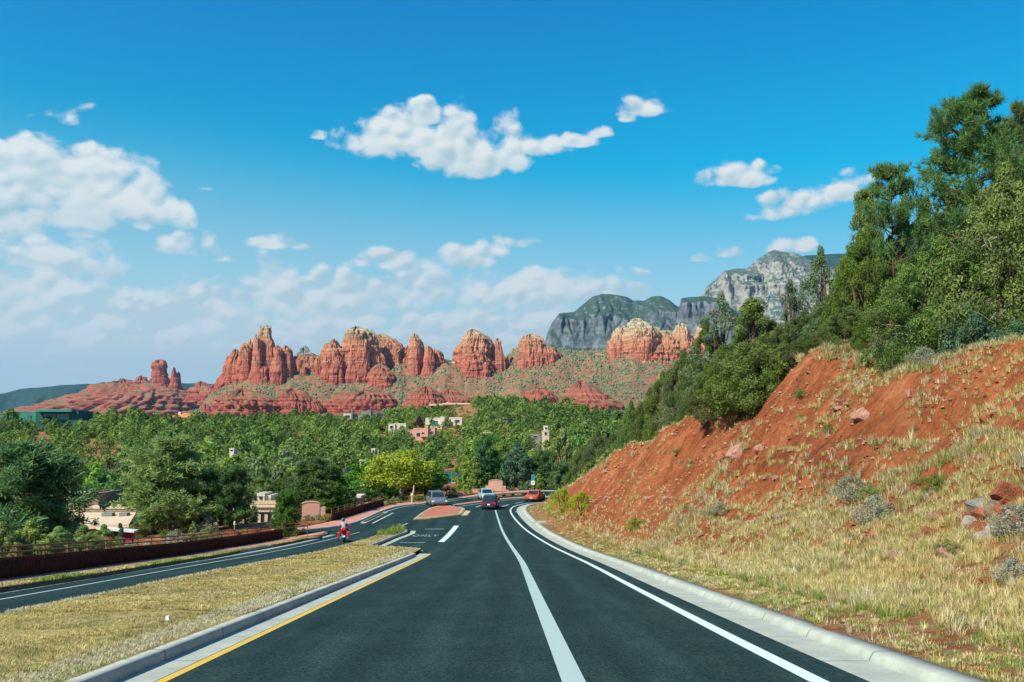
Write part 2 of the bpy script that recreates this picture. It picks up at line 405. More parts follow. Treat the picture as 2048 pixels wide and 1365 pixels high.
def m_redrock(name='red_sandstone', zcream=270, zline=188, green=0.0):
    m, bb, p = newmat(name, 0.95, 0.1)
    gg = geo(bb); g = gg.outputs['Position']; x, y, z = bb.sep(g)
    warp = bb.m('MULTIPLY', bb.m('SUBTRACT', bb.noise(g, 0.012, 4), 0.5), 46)
    zz = bb.m('ADD', z, warp)
    # thin beds
    st = bb.noise(bb.comb(bb.m('MULTIPLY', x, 0.004), bb.m('MULTIPLY', y, 0.004), bb.m('MULTIPLY', z, 0.16)), 1.0, 6, 0.72)
    # vertical staining
    vs = bb.noise(bb.comb(bb.m('MULTIPLY', x, 0.12), bb.m('MULTIPLY', y, 0.12), bb.m('MULTIPLY', z, 0.012)), 1.0, 4, 0.6)
    c = bb.ramp(bb.mr(zz, 0, zcream + 20), [(0.0, (0.33, 0.080, 0.060)), (0.45, (0.40, 0.112, 0.078)), (0.70, (0.49, 0.170, 0.100)), (0.84, (0.54, 0.24, 0.14)), (0.92, (0.55, 0.35, 0.21)), (1.0, (0.51, 0.42, 0.29))])
    band = bb.m('MULTIPLY', bb.mr(bb.m('ABSOLUTE', bb.m('SUBTRACT', bb.m('ADD', z, bb.m('MULTIPLY', bb.m('SUBTRACT', bb.noise(g, 0.05, 3), 0.5), 7)), zline)), 0.8, 3.2, 1, 0), bb.mr(bb.noise(g, 0.03, 3), 0.42, 0.62, 0.0, 0.6))
    c = bb.mix(band, c, (0.68, 0.52, 0.36, 1))
    f = bb.m('MULTIPLY', bb.mr(st, 0.33, 0.67, 0.64, 1.26), bb.mr(vs, 0.3, 0.75, 0.84, 1.14))
    c = bb.mix(1.0, c, bb.comb(f, f, f), 'MULTIPLY')
    # scrub on the ledges and gentle ground
    nz = bb.sep(gg.outputs['Normal'])[2]
    dots = bb.mr(bb.noise(g, 0.17, 4, 0.85), 0.47 - green, 0.54 - green, 0, 1)
    gr = bb.m('MULTIPLY', bb.mr(nz, 0.45 - green * 2, 0.72 - green * 2, 0, 1), dots)
    c = bb.mix(gr, c, (0.10, 0.165, 0.075, 1))
    pale = bb.m('MULTIPLY', bb.mr(nz, 0.45, 0.75, 0, 0.6), bb.mr(bb.noise(g, 0.09, 5, 0.8), 0.55, 0.68, 0, 1))
    c = bb.mix(pale, c, (0.50, 0.34, 0.20, 1))
    bb.l(c, p.inputs['Base Color'])
    bump(bb, p, bb.m('ADD', st, bb.m('MULTIPLY', vs, 0.6)), 0.9, 4.0)
    return m
def m_greyrock(name, rock, rock2, green, zs=0.03, gthr=0.5, vscale=0.05):
    m, bb, p = newmat(name, 0.95, 0.1)
    gg = geo(bb); g = gg.outputs['Position']; x, y, z = bb.sep(g)
    vs = bb.noise(bb.comb(bb.m('MULTIPLY', x, vscale), bb.m('MULTIPLY', y, vscale), bb.m('MULTIPLY', z, vscale * .25)), 1.0, 6, 0.65)
    st = bb.noise(bb.comb(bb.m('MULTIPLY', x, 0.002), bb.m('MULTIPLY', y, 0.002), bb.m('MULTIPLY', z, zs)), 1.0, 6, 0.7)
    k = bb.m('ADD', bb.m('MULTIPLY', vs, 0.55), bb.m('MULTIPLY', st, 0.45))
    c = bb.ramp(k, [(0.36, (rock[0] * .6, rock[1] * .6, rock[2] * .6)), (0.48, rock), (0.62, rock2)])
    nz = bb.sep(gg.outputs['Normal'])[2]
    gn = bb.noise(g, 0.035, 7, 0.8)
    gr = bb.mr(bb.m('ADD', nz, bb.m('MULTIPLY', bb.m('SUBTRACT', gn, 0.5), 3.0)), gthr, gthr + 0.14, 0, 1)
    c = bb.mix(gr, c, c4(green))
    bb.l(c, p.inputs['Base Color']); bump(bb, p, k, 0.9, 12.0)
    return m

M = dict(
    asphalt=m_asphalt(), white=m_paint('white_road_paint', (0.66, 0.74, 0.69), 0.36), white2=m_paint('worn_white_road_paint', (0.42, 0.52, 0.49), 0.42),
    faint=m_paint('faded_white_lettering', (0.30, 0.38, 0.37), 0.50), yellow=m_paint('yellow_road_paint', (0.72, 0.45, 0.06), 0.36),
    concrete=m_concrete('concrete', (0.43, 0.45, 0.38)), gutter=m_concrete('gutter_concrete', (0.44, 0.46, 0.39)),
    pink=m_concrete('pink_paving', (0.60, 0.27, 0.20)), brick=m_concrete('red_brick_paving', (0.50, 0.17, 0.10)),
    soil=m_soil(), turf=m_drygrass_ground(), grass=m_tint('grass_blades', 0.75, 0.25), stone=m_tint('stone', 0.95),
    juniper_near=m_leaf('juniper_sprays', (0.068, 0.118, 0.026), (0.215, 0.300, 0.052), transl=.36),
    juniper=m_leaf('juniper_foliage', (0.100, 0.165, 0.032), (0.320, 0.420, 0.066), transl=.38),
    juniper_grey=m_leaf('grey_green_foliage', (0.100, 0.165, 0.070), (0.25, 0.34, 0.13), transl=.38),
    pine=m_leaf('pine_needles', (0.065, 0.160, 0.034), (0.190, 0.360, 0.062), transl=.38),
    pine_bright=m_leaf('bright_pine_needles', (0.120, 0.230, 0.028), (0.350, 0.500, 0.055), transl=.38),  # brighter yellow-green leaf colour of some pines, hillside trees and shrubs
    spruce=m_leaf('blue_green_foliage', (0.05, 0.14, 0.065), (0.13, 0.27, 0.12), transl=.38, ivar=.08),
    broad=m_leaf('broadleaf_foliage', (0.05, 0.17, 0.015), (0.16, 0.38, 0.03), transl=.35, ivar=.1),
    yellowg=m_leaf('yellow_green_foliage', (0.20, 0.31, 0.012), (0.50, 0.53, 0.028), transl=.35, ivar=.06),
    sage=m_leaf('sage_foliage', (0.26, 0.27, 0.17), (0.46, 0.46, 0.31), ivar=.15),
    purple=m_leaf('purple_foliage', (0.05, 0.02, 0.025), (0.09, 0.03, 0.04)),
    bark=m_bark('bark', (0.13, 0.085, 0.06)), palebark=m_bark('weathered_wood', (0.42, 0.37, 0.32)), redbark=m_bark('reddish_bark', (0.30, 0.15, 0.09)),
    wallwood=m_bark('dark_brown_steel_sheeting', (0.085, 0.028, 0.018)), rust=simple('rusty_brown_steel', (0.20, 0.085, 0.055), 0.7),
    redrock=m_redrock(), talus=m_redrock('talus_scree', 300, 9999, 0.005), redrock2=m_redrock('distant_red_sandstone', 520, 9999),
    grey=m_greyrock('grey_cliff_rock', (0.125, 0.145, 0.165), (0.225, 0.23, 0.24), (0.050, 0.085, 0.070), gthr=0.48, vscale=.03),
    white_rock=m_greyrock('pale_cliff_rock', (0.27, 0.26, 0.235), (0.43, 0.39, 0.33), (0.075, 0.11, 0.085), 0.05, 0.60, 0.03),
    mesa=m_greyrock('forested_mesa', (0.05, 0.085, 0.07), (0.07, 0.10, 0.08), (0.030, 0.060, 0.045), 0.01, 0.2),
    adobe=simple('cream_stucco', (0.62, 0.47, 0.32), 0.9, 0.1), adobe_pink=simple('pink_stucco', (0.62, 0.33, 0.25), 0.9, 0.1), adobe_white=simple('pale_stucco', (0.66, 0.56, 0.46), 0.9, 0.1),
    adobe_brown=simple('brown_stucco', (0.26, 0.17, 0.13), 0.9, 0.1), tan=simple('tan_stucco', (0.50, 0.30, 0.19), .9, .1), teal=simple('teal_green_stucco', (0.06, 0.23, 0.19), 0.85, 0.1), teal_dark=simple('dark_teal_trim', (0.015, 0.09, 0.075), 0.7), grey_wall=simple('grey_stucco', (0.20, 0.22, 0.22), .9),
    orange_roof=simple('orange_clay_tile', (0.72, 0.20, 0.05), 0.8), blue_roof=simple('slate_blue_roofing', (0.10, 0.15, 0.20), 0.7), brown_roof=simple('brown_shingle_roofing', (0.11, 0.08, 0.065), 0.9), white_roof=simple('white_membrane_roofing', (0.72, 0.70, 0.70), 0.8), red_wall=simple('dark_red_wall', (0.30, 0.015, 0.035), 0.8),
    glass=simple('dark_window_glass', (0.02, 0.03, 0.035), 0.08, 0.8, var=0), tealglass=simple('teal_window_glass', (0.04, 0.16, 0.17), 0.15, 0.6, var=0),
    rubber=simple('black_rubber', (0.015, 0.015, 0.016), 0.85), chrome=simple('polished_metal', (0.6, 0.6, 0.6), 0.2, 0.5, 1.0), dark_plastic=simple('dark_plastic', (0.03, 0.03, 0.032), 0.5),
    silver=simple('silver_paint', (0.24, 0.27, 0.29), 0.3, 0.5, 0.5, 0.03), bluewhite=simple('pale_blue_paint', (0.42, 0.55, 0.62), 0.3, 0.5, 0.2, 0.03), darkcar=simple('dark_slate_paint', (0.035, 0.05, 0.065), 0.25, 0.5, 0.3, 0.03), orange=simple('orange_red_paint', (0.62, 0.09, 0.025), 0.25, 0.5, 0.1, 0.03), red=simple('red_paint', (0.60, 0.02, 0.015), 0.25, 0.5, 0.0, 0.03),
    headlight=simple('headlight_lens', (0.75, 0.78, 0.8), 0.1, 0.8, var=0), taillight=simple('tail_light_lens', (0.5, 0.01, 0.01), 0.15, 0.7, var=0),
    sign_teal=simple('teal_sign_sheeting', (0.06, 0.25, 0.30), 0.5), sign_white=simple('white_sign_sheeting', (0.78, 0.78, 0.76), 0.5), sign_black=simple('black_sign_lettering', (0.02, 0.02, 0.02), 0.5, var=0), galv=simple('galvanized_steel', (0.42, 0.44, 0.45), 0.45, 0.4, 0.6), mesh_net=None,
    shirt=simple('pale_shirt_fabric', (0.34, 0.37, 0.38), 0.9), helmet=simple('dark_teal_helmet_shell', (0.03, 0.09, 0.10), 0.3, .5), jeans=simple('dark_denim', (0.03, 0.04, 0.07), 0.9), skin=simple('skin', (0.50, 0.27, 0.18), 0.6),
    cactus=simple('prickly_pear_skin', (0.22, 0.34, 0.10), 0.6), bin=simple('slate_blue_plastic', (0.07, 0.13, 0.15), 0.6), brickwall=simple('brown_brick', (0.33, 0.15, 0.09), 0.9), cobalt=simple('bright_blue_board', (0.05, 0.30, 0.40), 0.6),
)
# ------------------------------------------------------------------ ground heights
S0, YA, YB = 0.0868, 55.0, 93.0
def H(y):
    """road surface height under eye level at depth y: a straight descent easing into the flat"""
    y = np.asarray(y, float)
    a = -2.3 - S0 * y
    yA = -2.3 - S0 * YA
    t = np.clip(y - YA, 0, YB - YA)
    e = yA - S0 * (t - t * t / (2 * (YB - YA)))
    return np.where(y < YA, a, e)
def onroad(px, py, k=0.0):
    """where the sight line through a photo point meets the road surface raised by k"""
    d = ray(px, py); t = d / d[1]
    ys = np.linspace(4, 260, 5121)
    g = ys * t[2] - (H(ys) + k)
    i = np.argmax(g < 0) if (g < 0).any() else None
    below = np.where(g <= 0)[0]
    if g[0] < 0:                       # already under: take first crossing upward
        pass
    s = np.sign(g); c = np.where(s[:-1] * s[1:] <= 0)[0]
    if len(c) == 0: yy = 150.0
    else:
        j = c[0]; yy = ys[j] + (ys[j + 1] - ys[j]) * g[j] / (g[j] - g[j + 1])
    return np.array([t[0] * yy, yy])
def poly_px(pts, k=0.0): return np.array([onroad(a, c, k) for a, c in pts])
def smooth_line(P, step=1.0, it=2):
    P = np.asarray(P, float)
    for _ in range(it):            # Chaikin, ends kept
        Q = [P[0]]
        for a, c in zip(P[:-1], P[1:]): Q += [a * .75 + c * .25, a * .25 + c * .75]
        Q.append(P[-1]); P = np.array(Q)
    return resample(P, step)
def resample(P, step):
    d = np.r_[0, np.cumsum(np.linalg.norm(np.diff(P, axis=0), axis=1))]
    n = max(2, int(round(d[-1] / step)) + 1); s = np.linspace(0, d[-1], n)
    return np.stack([np.interp(s, d, P[:, i]) for i in range(P.shape[1])], 1)
def offset(P, w):
    """offset to the right of travel by w"""
    T = np.gradient(P, axis=0); T /= np.linalg.norm(T, axis=1)[:, None]
    return P + np.stack([T[:, 1], -T[:, 0]], 1) * (w[:, None] if hasattr(w, '__len__') else w)
def sdist(x, y, P, reach=None):
    """signed distance to polyline P (positive to the right of its direction)"""
    x = np.asarray(x, float); y = np.asarray(y, float); best = np.full(x.shape, 1e9); sg = np.zeros(x.shape)
    for (ax, ay), (bx, by) in zip(P[:-1], P[1:]):
        vx, vy = bx - ax, by - ay; L = vx * vx + vy * vy + 1e-12
        t = np.clip(((x - ax) * vx + (y - ay) * vy) / L, 0, 1)
        d = np.hypot(x - ax - t * vx, y - ay - t * vy)
        cr = vx * (y - ay) - vy * (x - ax)
        upd = d < best - 1e-9; best = np.where(upd, d, best); sg = np.where(upd, np.where(cr > 0, -1.0, 1.0), sg)
    return best * sg

# right edge line, from behind the camera to where the road bends away
E = poly_px([(1640, 1365), (1491, 1290), (1351, 1218), (1250, 1166), (1202, 1140), (1148.6, 1112.4), (1095, 1087.6), (1072, 1074), (1047, 1056.5), (1029, 1038), (1019, 1022), (1025, 1014), (1040, 1009.5), (1062, 1006)])
dr0 = (E[1] - E[0]) / np.linalg.norm(E[1] - E[0])
drE = np.array([0.82, 0.57])
E = np.vstack([E[0] - dr0 * 24, E, E[-1] + drE * 8, E[-1] + drE * 8 + np.array([.95, .3]) * 50])
EDGE = smooth_line(E, 1.0, 3)
KR = offset(EDGE, 1.95)                    # back of the right kerb
KRc = KR[::3]
# yellow line / left kerb of the main carriageway: straight
def line_through(p0, p1, k, ext):
    a, c = onroad(*p0, k), onroad(*p1, k); d = (c - a) / np.linalg.norm(c - a); return np.array([a - d * ext, c])
YEL = resample(line_through((320, 1365), (860, 1108), 0, 24), 1.0)
# left carriageway
LN = poly_px([(0, 1241.5), (132, 1213), (281, 1180), (373.6, 1159), (461.5, 1142.6), (650, 1103), (747, 1076.7), (813, 1050)])
LN = np.vstack([LN[0] + (LN[0] - LN[2]) * 2.2, LN]); LNs = smooth_line(LN, 1.0, 2)
LF = poly_px([(0, 1180.8), (263.7, 1140), (439.5, 1111.8), (571, 1089), (655, 1070)])
LF = np.vstack([LF[0] + (LF[0] - LF[2]) * 1.6, LF]); LFs = smooth_line(LF, 1.0, 2)
SWR = poly_px([(0, 1166.8), (281, 1125), (483.5, 1096.5), (589, 1083), (640, 1072)], .15); SWR = np.vstack([SWR[0] + (SWR[0] - SWR[1]) * 2.0, SWR])
SWL = poly_px([(0, 1158.7), (100, 1146), (300, 1118.5), (433, 1098), (559.5, 1077.3), (640, 1068.5)], .15); SWL = np.vstack([SWL[0] + (SWL[0] - SWL[1]) * 2.0, SWL])
# far kerb: from the side street round the bend
FK = poly_px([(540, 1066), (581.6, 1063), (626, 1059.6), (666, 1056), (706, 1048.6), (726, 1041), (759, 1025), (792, 1014.5), (820, 1011.2), (853.7, 1007.9), (893, 1002.8), (940, 996), (988.5, 989.5), (1039.7, 985.5), (1098, 983)])
FK = np.vstack([FK, FK[-1] + np.array([30, 12])]); FKs = smooth_line(FK, 1.0, 2)
FW = poly_px([(540, 1059.5), (600, 1055.5), (659.6, 1044.0), (666, 1042), (720, 1026.5), (769, 1010.6), (805.7, 1006), (855, 1001.5), (900, 997), (940, 991), (988.5, 985), (1039.7, 981.5), (1098, 979)], .15)
FW = np.vstack([FW, FW[-1] + np.array([30, 14])]); FWs = smooth_line(FW, 1.0, 1)
if __name__ == '__main__':
    for n_, P_ in (('EDGE', EDGE), ('YEL', YEL), ('LN', LNs), ('LF', LFs), ('SWL', SWL), ('FK', FKs), ('FW', FWs)): print(n_, np.round(P_[:: max(1, len(P_) // 8)], 1).tolist())

CREST_Y = [-20, 15, 30, 42, 46, 50, 52, 55, 57, 60, 66, 74, 84, 98, 108, 113, 119, 126, 150]
CREST_Z = [7.0, 7.0, 5.4, 3.6, 3.0, 2.9, 3.5, 4.8, 5.4, 5.3, 4.7, 2.6, -.1, -3.4, -5.3, -6.4, -8.0, -8.6, -8.6]
def hill_far(x, y):
    """wooded hillside beyond the bend"""
    a = x / np.maximum(y, 1.0)                      # bearing
    top = np.interp(a, [-.56, -.40, -.28, -.17, -.10, -.04, .0, .05, .12, .2, .4], [3.6, 4.6, 5.6, 7.0, 10.5, 15.0, 14.0, 9.0, 7.2, 8, 12])
    up = np.interp(y, [150, 190, 260, 340, 430, 520, 720, 1500], [0, .05, .22, .52, .95, 1.0, .45, .2])
    b0 = -11.5 + 1.5 * sstep(a, -.2, 0)
    z = b0 + (top - b0) * up
    z = z + fbm(x / 60, y / 60, seed=3, o=4) * 1.6 * sstep(y, 150, 220)
    return z
def G(x, y, noise=True):
    x = np.asarray(x, float); y = np.asarray(y, float)
    road = H(np.clip(y, -60, 400)) - 0.10
    z = road.copy()
    # ---- beyond the far kerb / left wall: shoulder then falling into the valley
    valley = np.minimum(hill_far(x, np.maximum(y, 100)), 1e9)
    dl = -sdist(x, y, SWL)                                   # + outside to the left of the left wall
    df = -sdist(x, y, FWs[::2])                              # + beyond the far walk
    near = -8.6 - 3.2 * sstep(y, 45, 110)
    zl = H(np.clip(y, -60, 400)) + 0.1
    zleft = zl + (np.minimum(near, zl - 2.5) - zl) * sstep(dl, 0.4, 7.0)
    shf = H(np.clip(y, 0, 400)) + 0.15 + (valley - H(np.clip(y, 0, 400)) - .15) * sstep(df, 3.0 + 8 * sstep(x, -14, -8), 30)
    w_left = sstep(dl, 0.0, 0.3) * (y < 96.5)
    z = np.where(dl > 0.25, zleft, z)
    z = np.where(df > 0.2, shf, z)
    m = (df > 0.2) & (x < -22)
    z = np.where(m, np.minimum(z, np.maximum(shf, zleft)), z)
    z = np.where((y > 150) & (x < 60), valley, z) if True else z
    # ---- right bank
    u = sdist(x, y, KRc)
    inner = u > -0.15
    un = np.maximum(u, 0)
    nz_ = fbm(x / 3.1, y / 3.1, seed=11, o=4) if noise else 0
    un2 = np.maximum(un + (fbm(x / 6, y / 6, seed=5, o=3) * 0.55 * sstep(un, 3, 6) if noise else 0), 0)
    Pn = np.interp(un2, [0, 1.5, 3.5, 7, 12.4, 16, 30], [.14, .26, .7, 2.1, 5.4, 10, 26])
    Pf = np.interp(un2, [0, 1.5, 3, 7, 13.6, 30], [.14, .24, .75, 4.8, 12.6, 32])
    Pe = np.interp(un2, [0, 1.0, 2.5, 5, 8, 14, 30], [.14, .2, .8, 3.7, 8.3, 17, 38])
    tn = sstep(y, 35, 55); te = sstep(y, 68, 86)
    prof = (Pn * (1 - tn) + Pf * tn) * (1 - te) + Pe * te
    base = H(np.clip(y, -60, 400))
    slope = base + prof
    cap = np.interp(y, CREST_Y, CREST_Z)
    cap = cap + np.clip(un - 14, 0, 60) * np.interp(y, [0, 40, 50, 60, 100, 150], [.10, .07, .05, .05, .10, .08])
    if noise:
        cap = cap + fbm(x / 5, y / 5, seed=21, o=3) * 0.22
    k = 0.5
    d_ = np.clip(0.5 + 0.5 * (cap - slope) / k, 0, 1)
    bank = cap * (1 - d_) + slope * d_ - k * d_ * (1 - d_)
    bank = np.maximum(bank, base + np.minimum(prof, .14 + .05 * un))
    if noise:
        rough = sstep(prof, .8, 2.5)
        gully = fbm(x / 1.6 + y / 2.4, (x - y) / 9, seed=31, o=3)
        bank = bank + rough * (nz_ * 0.30 + gully * 0.32 - .25 * np.clip(.18 - np.abs(fbm(x / 2.6 + y / 4.2, (x - y) / 14, seed=33, o=2)), 0, 1) / .18) + (0.035 + .09 * rough) * fbm(x / .8, y / .8, seed=9, o=3)
        # rock ledges: small horizontal steps in places
        led = sstep(fbm(x / 7, y / 7, seed=41, o=2), .1, .5) * rough
        q = bank / 0.75; st = np.floor(q) + sstep(q - np.floor(q), .25, .75)
        bank = bank * (1 - led * .75) + st * .75 * led * .75
    far = sstep(y, 125, 175)
    bank = bank * (1 - far) + np.maximum(hill_far(x, y), -9) * far
    z = np.where(inner & (x > -6), bank, z)
    # distance: fall to the plain in front of the buttes
    r = np.hypot(x, y)
    pl = sstep(r, 620, 1300)
    z = z * (1 - pl) + (-6.0) * pl
    return z

# one ground sheet, finer towards the camera, out to the horizon
def build_ground():
    aF = np.concatenate([np.linspace(-180, -42, 24, endpoint=False), np.linspace(-42, -2, 150, endpoint=False), np.linspace(-2, 42, 340, endpoint=False), np.linspace(42, 180, 24)]) * math.pi / 180
    rr = [1.5]
    while rr[-1] < 150: rr.append(rr[-1] * 1.0105 + .015)
    while rr[-1] < 30000: rr.append(rr[-1] * 1.045)
    rr = np.array(rr)
    A, Rr = np.meshgrid(aF, rr)
    X = np.sin(A) * Rr; Y = np.cos(A) * Rr
    Z = G(X, Y)
    n, mcount = A.shape
    V = np.stack([X.ravel(), Y.ravel(), Z.ravel()], 1)
    V = np.vstack([V, [[0, 0, float(G(np.array([0.]), np.array([0.]))[0])]]])
    i = np.arange(n - 1)[:, None]; j = np.arange(mcount - 1)[None, :]
    q = np.stack([i * mcount + j, i * mcount + j + 1, (i + 1) * mcount + j + 1, (i + 1) * mcount + j], -1).reshape(-1, 4)[:, ::-1]
    c = len(V) - 1; tri = np.stack([np.full(mcount - 1, c), np.arange(mcount - 1) + 1, np.arange(mcount - 1)], 1)
    me = mesh_np('ground', V, [q, tri], M['soil'], smooth=True)
    tag(link('ground', me), kind='structure')
build_ground()

# ------------------------------------------------------------------ road and its markings
def grid_strip(name, Lp, Rp, k, mat, nx=1, crown=0.0, jitter=0.0, skirt=0.0, kind='structure', taper=True):
    """sheet between two polylines; k above the road; with skirts if raised"""
    n = max(len(Lp), len(Rp)); f = lambda P: np.stack([np.interp(np.linspace(0, 1, n), np.linspace(0, 1, len(P)), P[:, i]) for i in (0, 1)], 1)
    Lp, Rp = f(Lp), f(Rp)
    s = np.linspace(0, 1, nx + 1)
    P = Lp[:, None, :] * (1 - s)[None, :, None] + Rp[:, None, :] * s[None, :, None]
    z = H(P[..., 1]) + k + crown * (1 - (2 * s - 1) ** 2)[None, :]
    if jitter: z = z + jitter * fbm(P[..., 0] / .6, P[..., 1] / .6, seed=77, o=3) * (1 - (2 * s - 1) ** 8)[None, :]
    V = np.concatenate([P, z[..., None]], -1).reshape(-1, 3); w = nx + 1
    i = np.arange(n - 1)[:, None]; j = np.arange(nx)[None, :]
    q = np.stack([i * w + j, i * w + j + 1, (i + 1) * w + j + 1, (i + 1) * w + j], -1).reshape(-1, 4)
    if skirt:
        base = len(V); ring = list(range(0, w)) + [r * w + w - 1 for r in range(1, n)] + [(n - 1) * w + c_ for c_ in range(w - 2, -1, -1)] + [r * w for r in range(n - 2, 0, -1)]
        Vb = V[ring].copy(); Vb[:, 2] -= skirt; V = np.vstack([V, Vb]); m_ = len(ring)
        sk = np.array([[ring[a], base + a, base + (a + 1) % m_, ring[(a + 1) % m_]] for a in range(m_)])
        q = np.vstack([q, sk])
    o = link(name, mesh_np(name, V, q, mat, smooth=False)); tag(o, kind=kind); return o
def sweep(name, P, prof, mat, kind='structure', label=None, cat=None):
    """sweep a cross-section [(offset to the right, height)] along P"""
    T = np.gradient(P, axis=0); T /= np.linalg.norm(T, axis=1)[:, None]; N = np.stack([T[:, 1], -T[:, 0]], 1)
    pr = np.array(prof); m_ = len(pr)
    X = P[:, None, :] + N[:, None, :] * pr[None, :, 0, None]
    z = H(P[:, 1])[:, None] + pr[None, :, 1]
    V = np.concatenate([X, z[..., None]], -1).reshape(-1, 3)
    i = np.arange(len(P) - 1)[:, None]; j = np.arange(m_)[None, :]
    q = np.stack([i * m_ + j, (i + 1) * m_ + j, (i + 1) * m_ + (j + 1) % m_, i * m_ + (j + 1) % m_], -1).reshape(-1, 4)
    e0 = np.arange(m_)[None, ::-1]; e1 = (np.arange(m_) + (len(P) - 1) * m_)[None, :]
    o = link(name, mesh_np(name, V, [q, e0, e1], mat)); tag(o, label, cat, kind=kind); return o

# asphalt sheet under everything that is paved
ya = np.arange(-24, 152, 1.0)
xl = np.interp(ya, [-24, 0, 34, 60, 84, 92, 97, 104, 114, 124, 150], [-12.5, -15.2, -18.0, -18.6, -17.5, -23.5, -22.5, -19, -16.5, -10, 8])
xr = np.interp(ya, [-24, 0, 60, 75, 90, 100, 104, 150], [8.0, 7.2, 6.3, 5.2, 3.6, 2.9, 14, 46])
mainr = np.array([np.interp(v_, KR[:, 1], KR[:, 0]) for v_ in ya]) - .35
xr = np.where(ya < 100, mainr, np.maximum(mainr, np.interp(ya, [100, 106, 114, 152], [2.0, 3.5, 12, 60])))
grid_strip('road', np.stack([xl, ya], 1), np.stack([xr, ya], 1), 0.0, M['asphalt'], nx=12)
ew = np.interp(EDGE[:, 1], [10, 60, 110], [.14, .12, .085]); grid_strip('road_markings', offset(EDGE, -ew), offset(EDGE, ew), .005, M['white'])
grid_strip('road_markings', offset(YEL, -.08), offset(YEL, .08), .005, M['yellow'])
LANE = np.vstack([onroad(1148, 1365) - (onroad(1072, 1189.5) - onroad(1148, 1365)) * 1.5, poly_px([(1148, 1365), (1110, 1277), (1072, 1189.5), (1058, 1156), (1042, 1119), (1027, 1098), (1011, 1074), (1002, 1056), (995.8, 1037), (990.7, 1021)])])
LANEs = smooth_line(LANE, .7, 2)
lw = np.interp(LANEs[:, 1], [0, 25, 60, 90, 110], [.17, .17, .15, .10, .09])
grid_strip('road_markings', offset(LANEs, -lw), offset(LANEs, lw), .005, M['white2'])
# gutters and kerbs
grid_strip('gutter', offset(EDGE, .72), offset(EDGE, 1.50), .004, M['gutter'])
sweep('kerb', EDGE, [(1.50, -.1), (1.50, .03), (1.56, .13), (1.60, .15), (1.94, .16), (1.94, -.1)], M['concrete'])
grid_strip('gutter', offset(YEL, -.66), offset(YEL, -.10), .004, M['gutter'])
KL = offset(YEL, -.66)[:-3]
sweep('kerb', KL, [(-.22, -.1), (-.22, .19), (-.03, .185), (.0, .16), (.03, -.1)], M['concrete'])
# near grassy median, between the two carriageways
yy = np.concatenate([np.arange(2.5, 65, .6), np.arange(65.2, 88.2, .3)])
Lm = np.stack([np.interp(yy, LNs[:, 1], LNs[:, 0]) + .22, yy], 1)
_rx = [float(np.interp(v_, YEL[:, 1], YEL[:, 0])) - .86 for v_ in (2.5, 30, 60, 65.2)]
MR_Y = [2.5, 30, 60, 65.2, 66.4, 68.9, 70, 79.2, 85, 87.2, 88.2]; MR_X = _rx + [-6.9, -10.2, -10.35, -9.95, -9.35, -9.6, -10.3]
Rm = np.stack([np.interp(yy, MR_Y, MR_X), yy], 1)
grid_strip('median', Lm, Rm, .17, M['turf'], nx=14, crown=.05, jitter=.03)
sweep('kerb', LNs, [(-.02, -.1), (-.02, .14), (.20, .15), (.20, -.1)], M['concrete'])
KM = resample(Rm[yy > 64.6], .5)
sweep('kerb', KM, [(-.05, -.1), (-.05, .19), (.13, .18), (.18, -.1)], M['concrete'])
GM = resample(np.array([[-9.9, 70.0], [-9.6, 79.2], [-9.0, 85], [-9.2, 87.6]]), .5)
grid_strip('gutter', GM, offset(GM, .45), .004, M['gutter'])
# yellow/white nose of the near gutter
g_ = resample(np.array([[-5.85, 65.5], [-6.6, 67.4]]), .5)

# brick island in the mouth of the junction
IS = poly_px([(825.9, 1040.9), (842, 1028.4), (859.6, 1018), (878.6, 1013.8), (899, 1012.3), (906.4, 1016), (928.4, 1018), (929.9, 1021), (922.5, 1031.3), (864, 1038.7)])
def raised_poly(name, P, k, mat, drop=.2, mat2=None, shrink=0.0):
    from mathutils.geometry import tessellate_polygon
    P = resample(np.vstack([P, P[:1]]), 1.0)[:-1]
    if shrink:
        c = P.mean(0); P = c + (P - c) * (1 - shrink)
    t = tessellate_polygon([[Vector((a, c_, 0)) for a, c_ in P]])
    V = [(a, c_, float(H(c_)) + k) for a, c_ in P]; n = len(V); V += [(a, c_, z - drop) for a, c_, z in V]
    up = []
    for tr in t:
        a, c_, d = [Vector(V[i]) for i in tr]
        up.append(tuple(tr) if (c_ - a).cross(d - a).z > 0 else tuple(reversed(tr)))
    F = up + [(i, (i + 1) % n, n + (i + 1) % n, n + i) for i in range(n)]
    me = bpy.data.meshes.new(name); me.from_pydata(V, [], F); me.materials.append(mat); o = link(name, me); tag(o, kind='structure'); return o
raised_poly('traffic_island', IS, .10, M['yellow'])
raised_poly('traffic_island', IS, .16, M['concrete'], shrink=.05)
raised_poly('traffic_island', IS, .168, M['brick'], drop=.02, shrink=.14)
NG = poly_px([(930, 1021.5), (941, 1022.5), (933, 1031.5), (922, 1031.5)])
raised_poly('gutter', NG, .006, M['gutter'], drop=.01)
NG2 = poly_px([(937.5, 1022), (941.5, 1022.5), (933.5, 1031.5), (929, 1031.5)])
raised_poly('road_markings', NG2, .012, M['yellow'], drop=.01)
# slim raised median running on from the island round the bend
FM = smooth_line(np.vstack([poly_px([(903, 1013), (940, 1008), (992.9, 1000.8), (1054, 995.5)]), [[16, 138]], [[44, 147]]]), 1.0, 2)
sweep('median', FM, [(-.45, -.1), (-.42, .15), (.42, .15), (.45, -.1)], M['tan'])
FM2 = offset(FM, .95); grid_strip('road_markings', offset(FM2, -.09), offset(FM2, .09), .005, M['white2'])
